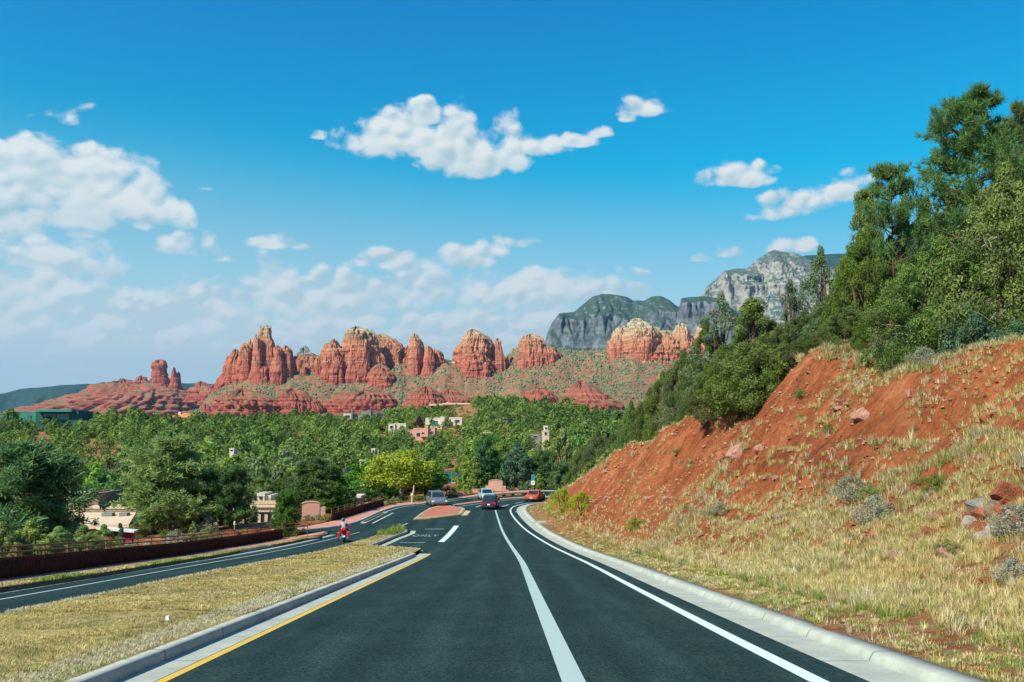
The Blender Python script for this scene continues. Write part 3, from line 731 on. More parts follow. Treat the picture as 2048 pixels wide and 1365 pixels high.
# side verge, kerb, gutter and pink walk along the left carriageway
LFg = offset(LFs, .45)
grid_strip('gutter', offset(LFs, .30), offset(LFs, .58), .004, M['gutter'])
sweep('kerb', LFs, [(-.16, -.1), (-.16, .15), (0.0, .15), (.02, -.1)], M['concrete'])
SWRs = resample(SWR, 1.0); SWLs = resample(SWL, 1.0)
vy = np.arange(2, 80, .8)
fx = lambda P, v: np.interp(v, P[:, 1], P[:, 0])
SWX = lambda v: fx(SWLs, v) + 2.15
grid_strip('verge', np.stack([SWX(vy), vy], 1), np.stack([fx(LFs, vy) - .16, vy], 1), .15, M['turf'], nx=4, crown=.03, jitter=.02, skirt=.2)
grid_strip('pavement', np.stack([fx(SWLs, vy) - .1, vy], 1), np.stack([SWX(vy), vy], 1), .157, M['pink'], skirt=.2)
ve = np.arange(79.2, 85.5, .6)
grid_strip('pavement', np.stack([np.interp(ve, [79.2, 85.5], [fx(SWLs, 79.2) - .1, -16.6]), ve], 1), np.stack([np.interp(ve, [79.2, 82, 85.4], [fx(LFs, 79.2) - .1, -16.0, -16.2]), ve], 1), .153, M['pink'], skirt=.2)
# walk and kerb across the junction, round the bend
grid_strip('pavement', FWs, FKs, .15, M['pink'], nx=2)
sweep('kerb', FKs, [(-.02, -.1), (-.02, .157), (.14, .155), (.16, -.1)], M['concrete'])
GK = FKs[(FKs[:, 1] > 96) & (FKs[:, 1] < 110)]
if len(GK) > 3: grid_strip('gutter', offset(GK, .2), offset(GK, .75), .004, M['gutter'])
FE = FKs[FKs[:, 1] > 108]
grid_strip('road_markings', offset(FE, .45), offset(FE, .62), .005, M['white2'])
GE = poly_px([(720, 1047), (764, 1026)]); GE = resample(GE, .5)
grid_strip('gutter', offset(GE, .0), offset(GE, .5), .004, M['gutter']); grid_strip('road_markings', offset(GE, 1.15), offset(GE, 1.35), .005, M['white2'])
# lines of the left carriageway
l1 = offset(LFs, 1.75)
grid_strip('road_markings', offset(l1, -.06), offset(l1, .06), .005, M['white2'])
l2 = offset(LFs, .72); grid_strip('road_markings', offset(l2, -.04), offset(l2, .04), .008, M['white2'])
D1 = resample(poly_px([(697, 1070.5), (719, 1065)]), .5); grid_strip('road_markings', offset(D1, -.06), offset(D1, .06), .005, M['white2'])
D2 = resample(poly_px([(882, 1084.5), (913, 1052)]), .5); grid_strip('road_markings', offset(D2, -.24), offset(D2, .24), .006, M['white'])
for p0, p1 in (((800, 1085.7), (851, 1085.7)), ((850, 1058.6), (888, 1058.6)), ((952, 1014.5), (962, 1011.5)), ((1004, 1013.5), (1018, 1009.5)), ((1030, 1007), (1046, 1004.5))):
    D3 = resample(poly_px([p0, p1]), .4); grid_strip('road_markings', offset(D3, -.12), offset(D3, .12), .006, M['white2'])
# ONLY, painted for the turning lane
tcu = bpy.data.curves.new('road_lettering', 'FONT'); tcu.body = 'ONLY'; tcu.size = 1.0; tcu.align_x = 'CENTER'; tcu.space_character = 1.25; tcu.offset = 0.012
to = bpy.data.objects.new('road_lettering', tcu); COL.objects.link(to)
c_ = onroad(849, 1073.6); to.location = (c_[0], c_[1], float(H(c_[1])) + .012)
sl_ = float((H(c_[1] + 1) - H(c_[1] - 1)) / 2)
to.rotation_euler = (math.atan(sl_), 0, 0); to.scale = (.70, 2.6, 1); tcu.materials.append(M['faint']); tag(to, kind='structure')
# ------------------------------------------------------------------ red rock towers, slopes and far mountains
def px2(px, py, D):
    p = at(px, py, D); return p[0], p[2]
def tower(rows, D, depth=.8, seed=1, flute=.16, ledge=.05, dense=1.0, p=3.6, extra=30, solid=True):
    rows = sorted(rows)
    zs = np.array([at(1024, r[0], D)[2] for r in rows]); xl = np.array([at(r[1], r[0], D)[0] for r in rows]); xr = np.array([at(r[2], r[0], D)[0] for r in rows])
    c = (xl + xr) / 2; r = (xr - xl) / 2
    s_ = D / 2500
    if solid:                      # no waist lower down: the foot is at least as wide as what it carries
        k0 = max(1, int(len(r) * .4)); mx = np.maximum.accumulate(r)
        r = np.where(np.arange(len(r)) >= k0, np.maximum(r, mx * .93), r)
    z_top = zs[0] + min(r[0] * .3, 5 * s_)
    zz = np.r_[z_top, zs, zs[-1] - extra]; rr = np.r_[0.0, r, r[-1] * 1.12]; cc = np.r_[c[0], c, c[-1]]
    span = zz[0] - zz[-1]
    n = int(max(14, span / (1.9 * s_) * dense)); m_ = int(np.clip(2 * math.pi * r.max() / (1.5 * s_) * dense, 28, 180))
    zi = np.linspace(zz[0], zz[-1], n); zi[1] = zz[0] - r[0] * .08
    def stepped(zq, zk, vk):           # shoulders and risers rather than straight tapers
        i_ = np.clip(np.searchsorted(-zk, -zq, side='right') - 1, 0, len(zk) - 2); t_ = (zk[i_] - zq) / (zk[i_] - zk[i_ + 1] + 1e-9)
        t2 = .45 * t_ + .55 * sstep(t_, .0, .34)
        return vk[i_] * (1 - t2) + vk[i_ + 1] * t2
    ri = stepped(zi, zz, rr); ci = np.interp(-zi, -zz, cc)
    ri[1] = max(ri[1], r[0] * .55)
    th = np.linspace(0, 2 * math.pi, m_, endpoint=False) + seed
    Z, T = np.meshgrid(zi, th, indexing='ij')
    rot = (seed * 1.7) % 1.2 - .6
    pl = 1 / (np.abs(np.cos(T - rot)) ** p + np.abs(np.sin(T - rot)) ** p) ** (1 / p)
    pl = pl / (pl.max() * .5 + .5)
    q = np.clip(r.mean() / (9 * s_), 1.0, 5)
    cx, sy = np.cos(T) * q, np.sin(T) * q
    fl = fbm(cx * 1.1, sy * 1.1, Z * .010 / s_ + seed * 3.1, seed=seed, o=4, g=.6)
    crack = -np.clip(.16 - np.abs(fbm(cx * 1.5 + 9, sy * 1.5, Z * .004 / s_, seed=seed + 5, o=3)), 0, .16) * 3.6
    crack = crack - np.clip(.07 - np.abs(fbm(cx * 3.2 - 4, sy * 3.2, Z * .006 / s_, seed=seed + 15, o=2)), 0, .07) * 5.5
    ll = 1.3 * np.tanh(2.2 * fbm(np.zeros_like(Z) + seed, Z * .11 / s_ + .15 * fbm(cx, sy, seed=seed + 9, o=2), seed=2, o=3, g=.65))
    blk = fbm(cx * 3, sy * 3, Z * .09 / s_, seed=seed + 3, o=3, g=.6)
    up = sstep(zi, zz[-1] + extra, zz[0])[:, None]
    f = 1 + flute * fl * .8 + crack * flute * 2.2 * (1 - .4 * up) + ledge * ll + .075 * np.tanh(2.2 * blk)
    Rr = ri[:, None] * pl * f
    X = ci[:, None] + np.cos(T) * Rr * (1.10 if r.max() < 45 * s_ else 1.03); Y = D + np.sin(T) * Rr * depth
    V = np.stack([X, Y, Z + (1.0 + 5.5 * sstep(up, .8, 1.0)) * s_ * blk], -1).reshape(-1, 3)
    i = np.arange(n - 1)[:, None]; j = np.arange(m_)[None, :]
    F = np.stack([i * m_ + j, (i + 1) * m_ + j, (i + 1) * m_ + (j + 1) % m_, i * m_ + (j + 1) % m_], -1).reshape(-1, 4)
    return V, F
def cluster(rows, D, dp, seed, low=False):
    """a tower with the slimmer buttress pillars that stand against its face"""
    out_ = [tower(rows, D, dp, seed=seed, flute=.035 if low else .20, ledge=.022 if low else .045, p=2.3 if low else 3.6, extra=28)]
    if low: return out_
    r_ = np.random.default_rng(seed); rows = sorted(rows); top, bot = rows[0][0], rows[-1][0]; wmax = max(b_ - a_ for _, a_, b_ in rows)
    for k in range(int(4 + wmax / 5.5)):
        t0 = r_.uniform(.03, .62); py0 = top + (bot - top) * t0
        l0 = np.interp(py0, [q[0] for q in rows], [q[1] for q in rows]); r0 = np.interp(py0, [q[0] for q in rows], [q[2] for q in rows])
        w = (r0 - l0) * r_.uniform(.13, .24); c = r_.uniform(l0 + w * .9, r0 - w * .9)
        off = (c - (l0 + r0) / 2) / ((r0 - l0) / 2 + .1)
        rad = (r0 - l0) / 2 / FPX * D * dp * math.sqrt(max(0.05, 1 - min(1, abs(off)) ** 3.2))
        lean = r_.uniform(-.03, .03) * (bot - py0)
        rr_ = [(py0, c - w * .55, c + w * .55), (py0 + 3, c - w * .9, c + w * .8), (py0 + (bot - py0) * .5, c - w + lean * .5, c + w + lean * .5), (bot, c - w * 1.25 + lean, c + w * 1.2 + lean)]
        out_.append(tower(rr_, D - rad * .86, 1.0, seed=seed * 31 + k, flute=.14, ledge=.07, extra=26))
    return out_
def merge(parts):
    V = []; F = []; o = 0
    for v, f in parts: V.append(v); F.append(f + o); o += len(v)
    return np.vstack(V), np.vstack(F)

BUT = [  # the separate buttes of the ridge, each a cluster of towers (rows of photo y, left x, right x)
 ('left-hand', [
  (2500, .8, [(656, 528, 539), (662, 519, 542), (675, 517, 543), (681, 522, 544), (700, 523, 550), (725, 523, 553), (745, 520, 544), (768, 516, 542)]),
  (2475, .8, [(675, 510, 517), (680, 508, 520), (700, 507, 521), (730, 505, 523), (745, 503, 524), (770, 499, 526)]),
  (2485, .8, [(737, 508, 536), (745, 505, 538), (760, 502, 538), (772, 499, 538)]),
  (2525, 1, [(686, 540, 546), (700, 538, 551), (725, 536, 553), (745, 534, 550), (768, 534, 548)]),
  (2515, 1, [(684, 498, 505), (700, 495, 506), (720, 493, 506), (742, 492, 506)]),
  (2500, 1, [(692, 485, 493), (700, 481, 498), (712, 477, 500), (725, 474, 500), (740, 472, 498), (752, 474, 492)]),
  (2540, 1, [(705, 465, 478), (715, 460, 479), (722, 455, 480), (735, 449, 478), (755, 446, 472), (765, 440, 462), (774, 432, 455)]),
  (2550, 1, [(756, 437, 446), (765, 433, 450), (774, 430, 452)]),
  (2470, .9, [(695, 551, 560), (700, 549, 562), (715, 549, 564), (732, 547, 566), (742, 542, 570), (752, 541, 569), (771, 545, 568)]),
  (2490, .9, [(697, 566, 574), (703, 563, 582), (715, 562, 584), (730, 560, 586), (750, 562, 583), (770, 565, 580)])]),
 ('saddle', [
  (2560, .35, [(718, 590, 640), (724, 587, 643), (740, 592, 643), (756, 598, 640)]),
  (2490, .9, [(738, 604, 611), (748, 601, 613), (760, 600, 617), (772, 604, 619)]),
  (2490, .9, [(718, 632, 641), (735, 630, 643), (755, 632, 645), (774, 636, 645)]),
  (2480, .8, [(684, 666, 672), (690, 657, 674), (697, 649, 678), (706, 646, 688), (716, 645, 693), (735, 646, 697), (752, 650, 696), (770, 660, 694)]),
  (2465, 1, [(722, 660, 664), (740, 656, 667), (762, 655, 670)])]),
 ('crowned', [
  (2490, .9, [(660, 704, 720), (664, 695, 734), (674, 692, 739), (690, 689, 741), (706, 689, 742), (727, 697, 741), (742, 700, 738), (757, 704, 731), (775, 707, 725)]),
  (2460, 1, [(742, 712, 722), (752, 706, 726), (766, 705, 726), (775, 706, 725)]),
  (2500, 1.2, [(667, 741, 746), (672, 739, 750), (690, 738, 757), (706, 738, 764), (725, 738, 770), (745, 738, 772), (765, 740, 772)]),
  (2545, .6, [(676, 746, 756), (690, 748, 766), (706, 750, 774), (725, 752, 780), (745, 752, 786)]),
  (2460, 1, [(737, 748, 774), (746, 741, 780), (753, 737, 784), (763, 735, 785), (775, 738, 780)]),
  (2560, .7, [(674, 757, 768), (680, 754, 781), (686, 752, 794), (698, 752, 804), (715, 757, 806), (735, 768, 803), (750, 780, 798)])]),
 ('spired', [
  (2560, .5, [(700, 804, 824), (712, 800, 830), (730, 795, 845), (750, 800, 840)]),
  (2490, .9, [(670, 827, 831), (677, 822, 836), (690, 819, 842), (706, 819, 845), (728, 817, 844), (745, 818, 838), (758, 819, 833), (773, 821, 830)]),
  (2510, 1, [(684, 838, 843), (692, 838, 847), (706, 838, 850), (728, 838, 850), (748, 838, 846)]),
  (2475, .9, [(695, 853, 860), (703, 850, 863), (715, 849, 866), (735, 846, 868), (750, 843, 866), (773, 840, 864)]),
  (2500, .9, [(703, 866, 872), (709, 864, 884), (725, 866, 890), (742, 869, 893), (758, 871, 894), (768, 876, 892)])]),
 ('domed', [
  (2490, .9, [(664, 938, 952), (668, 935, 960), (676, 933, 970), (687, 924, 974), (700, 914, 976), (718, 911, 978), (730, 917, 984), (748, 923, 990), (765, 930, 992), (776, 940, 986)]),
  (2520, 1.0, [(676, 960, 974), (687, 958, 984), (700, 958, 987), (720, 958, 992), (740, 956, 999), (760, 956, 1000), (775, 960, 990)]),
  (2500, 1, [(700, 912, 918), (708, 908, 922), (719, 906, 924)]),
  (2480, 1, [(682, 993, 998), (686, 990, 1002), (692, 990, 1002), (697, 993, 1001), (706, 992, 1006), (720, 993, 1011), (740, 996, 1012), (757, 999, 1008)]),
  (2490, 1, [(717, 1014, 1019), (728, 1012, 1021), (740, 1008, 1018), (752, 1005, 1014)])]),
 ('broad square', [
  (2490, .9, [(674, 1055, 1066), (679, 1047, 1079), (688, 1042, 1086), (697, 1043, 1092), (712, 1040, 1096), (722, 1036, 1098), (734, 1034, 1098), (744, 1052, 1098), (756, 1064, 1100)]),
  (2480, .9, [(697, 1080, 1102), (706, 1076, 1112), (722, 1074, 1119), (740, 1072, 1122), (757, 1073, 1124), (769, 1080, 1127), (778, 1086, 1128)])]),
 ('right-hand', [
  (2520, .9, [(657, 1238, 1252), (664, 1230, 1255), (675, 1224, 1256), (690, 1220, 1257), (705, 1216, 1256), (717, 1217, 1253), (730, 1226, 1248)]),
  (2500, .9, [(641, 1267, 1278), (646, 1264, 1286), (655, 1259, 1300), (665, 1255, 1312), (680, 1254, 1314), (700, 1252, 1312), (718, 1252, 1312), (732, 1264, 1312), (757, 1272, 1310)]),
  (2520, 1, [(661, 1298, 1310), (668, 1296, 1328), (685, 1296, 1330), (705, 1296, 1330), (735, 1300, 1322), (755, 1302, 1318)]),
  (2495, 1, [(673, 1328, 1342), (682, 1326, 1346), (700, 1322, 1350), (720, 1318, 1356), (740, 1316, 1350), (758, 1318, 1340)]),
  (2510, 1, [(652, 1357, 1366), (660, 1352, 1374), (675, 1348, 1380), (690, 1347, 1388), (710, 1349, 1392), (728, 1352, 1390), (748, 1356, 1386)]),
  (2570, .5, [(657, 1262, 1302), (665, 1250, 1326), (673, 1242, 1384), (690, 1238, 1428), (720, 1238, 1428), (750, 1238, 1424)]),
  (2530, 1, [(653, 1400, 1410), (665, 1394, 1420), (700, 1388, 1430), (735, 1388, 1430)])]),
 ('lower', [
  (2330, 1.1, [(786, 470, 498), (793, 448, 530), (803, 438, 560), (820, 432, 572), (838, 430, 574)]),
  (2310, 1.0, [(784, 572, 596), (790, 560, 615), (803, 560, 627), (820, 560, 636), (838, 562, 642)]),
  (2300, 1.0, [(803, 614, 630), (812, 610, 641), (838, 612, 652)]),
  (2300, 1.0, [(812, 408, 414), (822, 404, 424), (838, 402, 430)]),
  (2330, .5, [(789, 690, 765), (797, 668, 782), (806, 655, 788), (826, 650, 792)]),
  (2300, .8, [(780, 842, 862), (786, 830, 874), (796, 818, 884), (808, 810, 892), (825, 806, 894)]),
  (2330, .8, [(783, 890, 905), (792, 880, 925), (803, 872, 942), (825, 870, 946)]),
  (2320, .6, [(784, 1060, 1096), (792, 1048, 1108), (805, 1044, 1114), (825, 1040, 1118)]),
  (2300, .8, [(770, 1152, 1170), (776, 1144, 1184), (788, 1136, 1202), (800, 1127, 1222), (812, 1121, 1242), (826, 1118, 1252)])]),
]
sd = 3
for nm, ts in BUT:
    parts = []
    for (D_, dp, rows) in ts:
        sd += 1
        low = nm == 'lower'
        parts += cluster(rows, D_, dp, sd, low)
    V, F = merge(parts)
    # nearby debris blocks on the butte shoulders would be sub-pixel; the strata relief carries the detail
    o = link('red_rock_butte', mesh_np('red_rock_butte', V, F, M['redrock'], smooth=False)); tag(o, kind='structure')
# pale little peak behind the saddle
V, F = tower([(700, 605, 611), (706, 600, 620), (712, 594, 632), (719, 588, 642), (730, 584, 646)], 2750, .9, seed=91, flute=.12)
tag(link('pale_rock_peak', mesh_np('pale_rock_peak', V, F, M['white_rock'])), kind='structure')

CP = ([330, 400, 430, 450, 470, 500, 590, 640, 700, 760, 800, 850, 890, 905, 1005, 1025, 1040, 1100, 1150, 1230, 1300, 1400, 1560], [845, 822, 778, 762, 752, 742, 738, 735, 738, 738, 716, 732, 718, 722, 722, 702, 692, 694, 702, 706, 700, 700, 715])
def talus_z(a, D):
    pxv = 1024 + FPX * a * 1.0
    crest = (870 - np.interp(pxv, *CP)) / FPX * 2620
    f = np.interp(D, [2150, 2230, 2350, 2480, 2620, 2900, 3300], [-.08, .10, .44, .82, 1.0, .8, .3])
    low = np.interp(pxv, [900, 1050, 1130, 1400], [1, 1, 1.06, 1.10])
    fr = np.where(D < 2600, f * (1 + (low - 1) * (1 - np.abs(D - 2400) / 300)), f)
    X = a * D
    z = crest * fr
    gul = fbm(X / 46, D / 150, seed=61, o=4); n_ = fbm(X / 90, D / 90, seed=62, o=5)
    amp = sstep(D, 2200, 2350) * 1.2
    z = z + amp * (n_ * 9 + gul * 5 * sstep(D, 2250, 2500))
    q = z / 13.0; fl = np.floor(q); st = fl + sstep(q - fl, .35, .75)          # sandstone benches
    led = sstep(fbm(X / 120, D / 120, seed=63, o=2), -.2, .5) * .65
    return z * (1 - led) + st * 13 * led
def build_talus():
    a = (np.arange(318, 1580, 1.7) - 1024) / FPX; D = np.concatenate([np.arange(2150, 2660, 4.0), np.arange(2660, 3300, 22)])
    A, Dg = np.meshgrid(a, D); Z = talus_z(A, Dg)
    V = np.stack([A * Dg, Dg, Z], -1).reshape(-1, 3); n, w = A.shape
    i = np.arange(n - 1)[:, None]; j = np.arange(w - 1)[None, :]
    F = np.stack([i * w + j, i * w + j + 1, (i + 1) * w + j + 1, (i + 1) * w + j], -1).reshape(-1, 4)
    tag(link('talus_slope', mesh_np('talus_slope', V, F, M['talus'], smooth=False)), kind='structure')
    # scrub: thousands of junipers, each a ragged little clump
    r_ = np.random.default_rng(5); N = 24000
    px = r_.uniform(380, 1480, N); Dd = r_.uniform(2230, 2680, N); aa = (px - 1024) / FPX; X = aa * Dd
    dens = 1.3 * fbm(X / 45, Dd / 45, seed=64, o=4) + .45 + .5 * sstep(px, 1000, 1200)
    keep = r_.uniform(0, 1.15, N) < np.clip(dens + .15, .15, 1); X = X[keep]; Dd = Dd[keep]; aa = aa[keep]; N = len(X)
    z = talus_z(aa, Dd)
    ico = np.array([(0, 0, 1), (.89, 0, .45), (.28, .85, .45), (-.72, .53, .45), (-.72, -.53, .45), (.28, -.85, .45), (.72, .53, -.45), (-.28, .85, -.45), (-.89, 0, -.45), (-.28, -.85, -.45), (.72, -.53, -.45), (0, 0, -1)])
    ifc = np.array([(0, 1, 2), (0, 2, 3), (0, 3, 4), (0, 4, 5), (0, 5, 1), (1, 6, 2), (2, 7, 3), (3, 8, 4), (4, 9, 5), (5, 10, 1), (1, 10, 6), (2, 6, 7), (3, 7, 8), (4, 8, 9), (5, 9, 10)])
    s = r_.uniform(1.2, 3.1, N) * (1 + .4 * (r_.uniform(0, 1, N) < .1))
    P = ico[None] * s[:, None, None] * r_.uniform(.65, 1.3, (N, 12, 1)) + np.stack([X, Dd, z + s * .3], 1)[:, None, :]
    V = P.reshape(-1, 3); F = (ifc[None] + (np.arange(N) * 12)[:, None, None]).reshape(-1, 3)
    tag(link('scrub', mesh_np('scrub', V, F, M['juniper_grey'], col=np.repeat(r_.uniform(0, 1, N), 12))), kind='stuff')
build_talus()

def drape(name, px0, px1, step, knots, mat, seed, nT=14, namp=60, nfreq=.02, zamp=0.0):
    """mountain face: knots = [(D, f(px)->photo y, noise weight)], displaced in depth into buttresses and ledges"""
    pxs = np.arange(px0, px1 + .1, step); rows = []
    for (k0, k1) in zip(knots[:-1], knots[1:]):
        for t in np.linspace(0, 1, nT, endpoint=False): rows.append((k0, k1, t))
    rows.append((knots[-2], knots[-1], 1.0))
    V = []
    for (k0, k1, t) in rows:
        Dr = k0[0] * (1 - t) + k1[0] * t; D = np.full(len(pxs), float(Dr)); w = k0[2] * (1 - t) + k1[2] * t
        zA = np.array([at(1024, v, k0[0])[2] for v in np.interp(pxs, *k0[1])]); zB = np.array([at(1024, v, k1[0])[2] for v in np.interp(pxs, *k1[1])])
        z = zA * (1 - t) + zB * t; X = (pxs - 1024) / FPX * D
        fl = fbm(X * nfreq, z * nfreq * .45, seed=seed, o=5, g=.6) - 1.2 * np.clip(.12 - np.abs(fbm(X * nfreq * .7, z * nfreq * .3, seed=seed + 7, o=3)), 0, 1) * 4
        lg = fbm(X * nfreq * .2, z * nfreq * 2.6, seed=seed + 3, o=3)
        Y = D - w * namp * (fl + .35 * lg); z2 = z + zamp * fbm(X * nfreq * 1.5, Y * nfreq, seed=seed + 9, o=4) * (w * .5 + .5)
        V.append(np.stack([X, Y, z2], 1))
    n = len(V); w_ = len(pxs); V = np.vstack(V)
    i = np.arange(n - 1)[:, None]; j = np.arange(w_ - 1)[None, :]
    F = np.stack([i * w_ + j, i * w_ + j + 1, (i + 1) * w_ + j + 1, (i + 1) * w_ + j], -1).reshape(-1, 4)
    tag(link(name, mesh_np(name, V, F, mat, smooth=False)), kind='structure')
cst = lambda v: ([0, 2048], [v, v])
GT = ([1088, 1094, 1104, 1119, 1150, 1168, 1188, 1207, 1234, 1256, 1269, 1291, 1306, 1324, 1342, 1355, 1361, 1365, 1388, 1410, 1440, 1500, 1560, 1700], [700, 669, 647, 626, 623, 608, 593, 586, 590, 595, 603, 603, 594, 592, 599, 611, 614, 597, 595, 592, 598, 640, 690, 720])
gmid = (GT[0], [max(v + 3, 0) + np.interp(u_, [1088, 1110, 1160, 1210, 1290, 1330, 1360, 1400, 1700], [0, 4, 18, 46, 40, 26, 8, 8, 10]) for u_, v in zip(*GT)])
gbase = ([1088, 1100, 1212, 1400, 1480, 1560, 1700], [703, 690, 706, 700, 690, 705, 730])
drape('grey_mountain', 1088, 1700, 1.6, [(4000, cst(760), 0), (4250, gbase, .25), (4330, gmid, 1.0), (4500, GT, .12), (4900, (GT[0], [v + 60 for v in GT[1]]), 0)], M['grey'], 101, nT=18, namp=34, nfreq=.011, zamp=8)
PT = ([1400, 1415, 1454, 1500, 1520, 1553, 1597, 1624, 1641, 1700, 1800], [610, 577, 542, 537, 519, 501, 506, 519, 524, 545, 580])
pm = (PT[0], [v + np.interp(u_, [1400, 1454, 1553, 1640], [6, 6, 24, 24]) for u_, v in zip(*PT)])
pm2 = (PT[0], [v + np.interp(u_, [1400, 1454, 1553, 1640], [14, 26, 60, 60]) for u_, v in zip(*PT)])
drape('pale_mountain', 1400, 1800, 1.5, [(5600, cst(720), .2), (6000, (PT[0], [v + 110 for v in PT[1]]), .7), (6200, pm2, 1.0), (6300, pm, 1.0), (6500, PT, .15), (7000, (PT[0], [v + 40 for v in PT[1]]), 0)], M['white_rock'], 131, nT=14, namp=60, nfreq=.009, zamp=10)
drape('forested_ridge', 1560, 2100, 6, [(7800, cst(700), .3), (8600, cst(560), .4), (9300, ([1560, 1620, 1680, 2100], [530, 511, 508, 515]), .1), (10500, cst(640), 0)], M['mesa'], 141, nT=10, namp=120, nfreq=.004)
MT = ([-400, -100, 0, 60, 130, 250, 330, 430, 480, 560], [800, 792, 789, 777, 771, 767, 766, 768, 771, 790])
drape('blue_mesa', -400, 560, 3, [(8200, cst(850), .5), (8800, (MT[0], [v + 34 for v in MT[1]]), .8), (9100, (MT[0], [v + 7 for v in MT[1]]), .6), (9500, MT, .1), (11000, (MT[0], [v + 30 for v in MT[1]]), 0)], M['mesa'], 151, nT=10, namp=130, nfreq=.003, zamp=14)
# the lone balanced butte on its stepped pedestal
parts = []
for k, (D_, dp, rows, fl, lg) in enumerate([
  (4000, .5, [(769, 205, 300), (773, 197, 326), (779, 186, 358), (788, 172, 378), (790, 158, 386), (798, 136, 394), (802, 118, 398), (812, 84, 400), (822, 50, 402), (836, 10, 408)], .05, .012),
  (3990, .8, [(767, 236, 262), (770, 232, 268), (780, 228, 275)], .1, .05),
  (3990, .9, [(756, 280, 285), (762, 270, 293), (768, 265, 298), (776, 262, 300)], .15, .05),
  (4000, .9, [(726, 311, 325), (729, 306, 331), (738, 305, 332), (743, 306, 331)], .05, .05),
  (4000, .9, [(744, 308, 330), (749, 307, 331), (756, 306, 334), (766, 302, 340), (782, 298, 345)], .10, .05),
  (4000, 1, [(764, 296, 303), (770, 292, 306), (778, 290, 308)], .1, .05),
  (3995, 1, [(739, 346, 349), (745, 344, 351), (755, 343, 354), (765, 342, 358), (784, 341, 362)], .12, .05),
  (4010, 1, [(749, 353, 358), (758, 350, 361), (770, 350, 363), (784, 348, 365)], .12, .05)]):
    parts.append(tower(rows, D_, dp, seed=200 + k, flute=fl, ledge=lg, p=2.4, extra=30, solid=False))
V, F = merge(parts); tag(link('distant_butte', mesh_np('distant_butte', V, F, M['redrock2'])), kind='structure')
V, F = merge([tower([(770, 397, 408), (774, 392, 420), (780, 384, 436), (790, 378, 450)], 3600, .8, seed=231, flute=.08), tower([(775, 420, 440), (782, 408, 452), (795, 400, 460)], 3500, .8, seed=232, flute=.08)])
tag(link('low_butte', mesh_np('low_butte', V, F, M['redrock2'])), kind='structure')
# ------------------------------------------------------------------ vegetation
def unit(v): return v / (np.linalg.norm(v, axis=-1, keepdims=True) + 1e-9)
def leaf_quads(C, Rd, per, size, r_, bias=.9, long=1.0, up=.25, shell=.5, varc=None):
    """leaf-sized faces filling ellipsoidal clumps; returns V, F, var"""
    n = len(C); Rd = np.asarray(Rd); Rd = Rd[:, None] * np.ones(3) if Rd.ndim == 1 else Rd
    per = np.full(n, per) if np.isscalar(per) else per
    idx = np.repeat(np.arange(n), per); m_ = len(idx)
    u = unit(r_.normal(size=(m_, 3))); rad = shell + (1 - shell) * r_.uniform(0, 1, m_) ** .6 + r_.normal(0, .10, m_)
    P = C[idx] + u * rad[:, None] * Rd[idx]
    nrm = unit(u * bias + r_.normal(size=(m_, 3)) * .55 + np.array([0, 0, up]))
    a = unit(np.cross(nrm, r_.normal(size=(m_, 3)))); bvec = np.cross(nrm, a)
    s = size * r_.uniform(.55, 1.35, m_)[:, None]
    V = np.stack([P - a * s * long, P - bvec * s * .55, P + a * s * long, P + bvec * s * .55], 1).reshape(-1, 3)
    F = np.arange(m_ * 4).reshape(-1, 4)
    vc = r_.uniform(0, 1, n) if varc is None else varc
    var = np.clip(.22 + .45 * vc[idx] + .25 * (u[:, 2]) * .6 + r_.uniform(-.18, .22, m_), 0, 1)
    return V, F, np.repeat(var, 4)
def needle_tufts(C, rad, per, length, width, r_, updir=None):
    """long needles radiating from each tuft centre"""
    n = len(C); idx = np.repeat(np.arange(n), per); m_ = len(idx)
    u = unit(r_.normal(size=(m_, 3)) + (updir[idx] * .9 if updir is not None else np.array([0, 0, .5])))
    L = length * r_.uniform(.6, 1.15, m_)[:, None]
    side = unit(np.cross(u, r_.normal(size=(m_, 3)))) * width
    base = C[idx] + r_.normal(size=(m_, 3)) * rad
    V = np.stack([base - side, base + side, base + u * L + side * .5, base + u * L - side * .5], 1).reshape(-1, 3)
    var = np.clip(.15 + .5 * r_.uniform(0, 1, n)[idx] + r_.uniform(-.15, .3, m_), 0, 1)
    return V, np.arange(m_ * 4).reshape(-1, 4), np.repeat(var, 4)
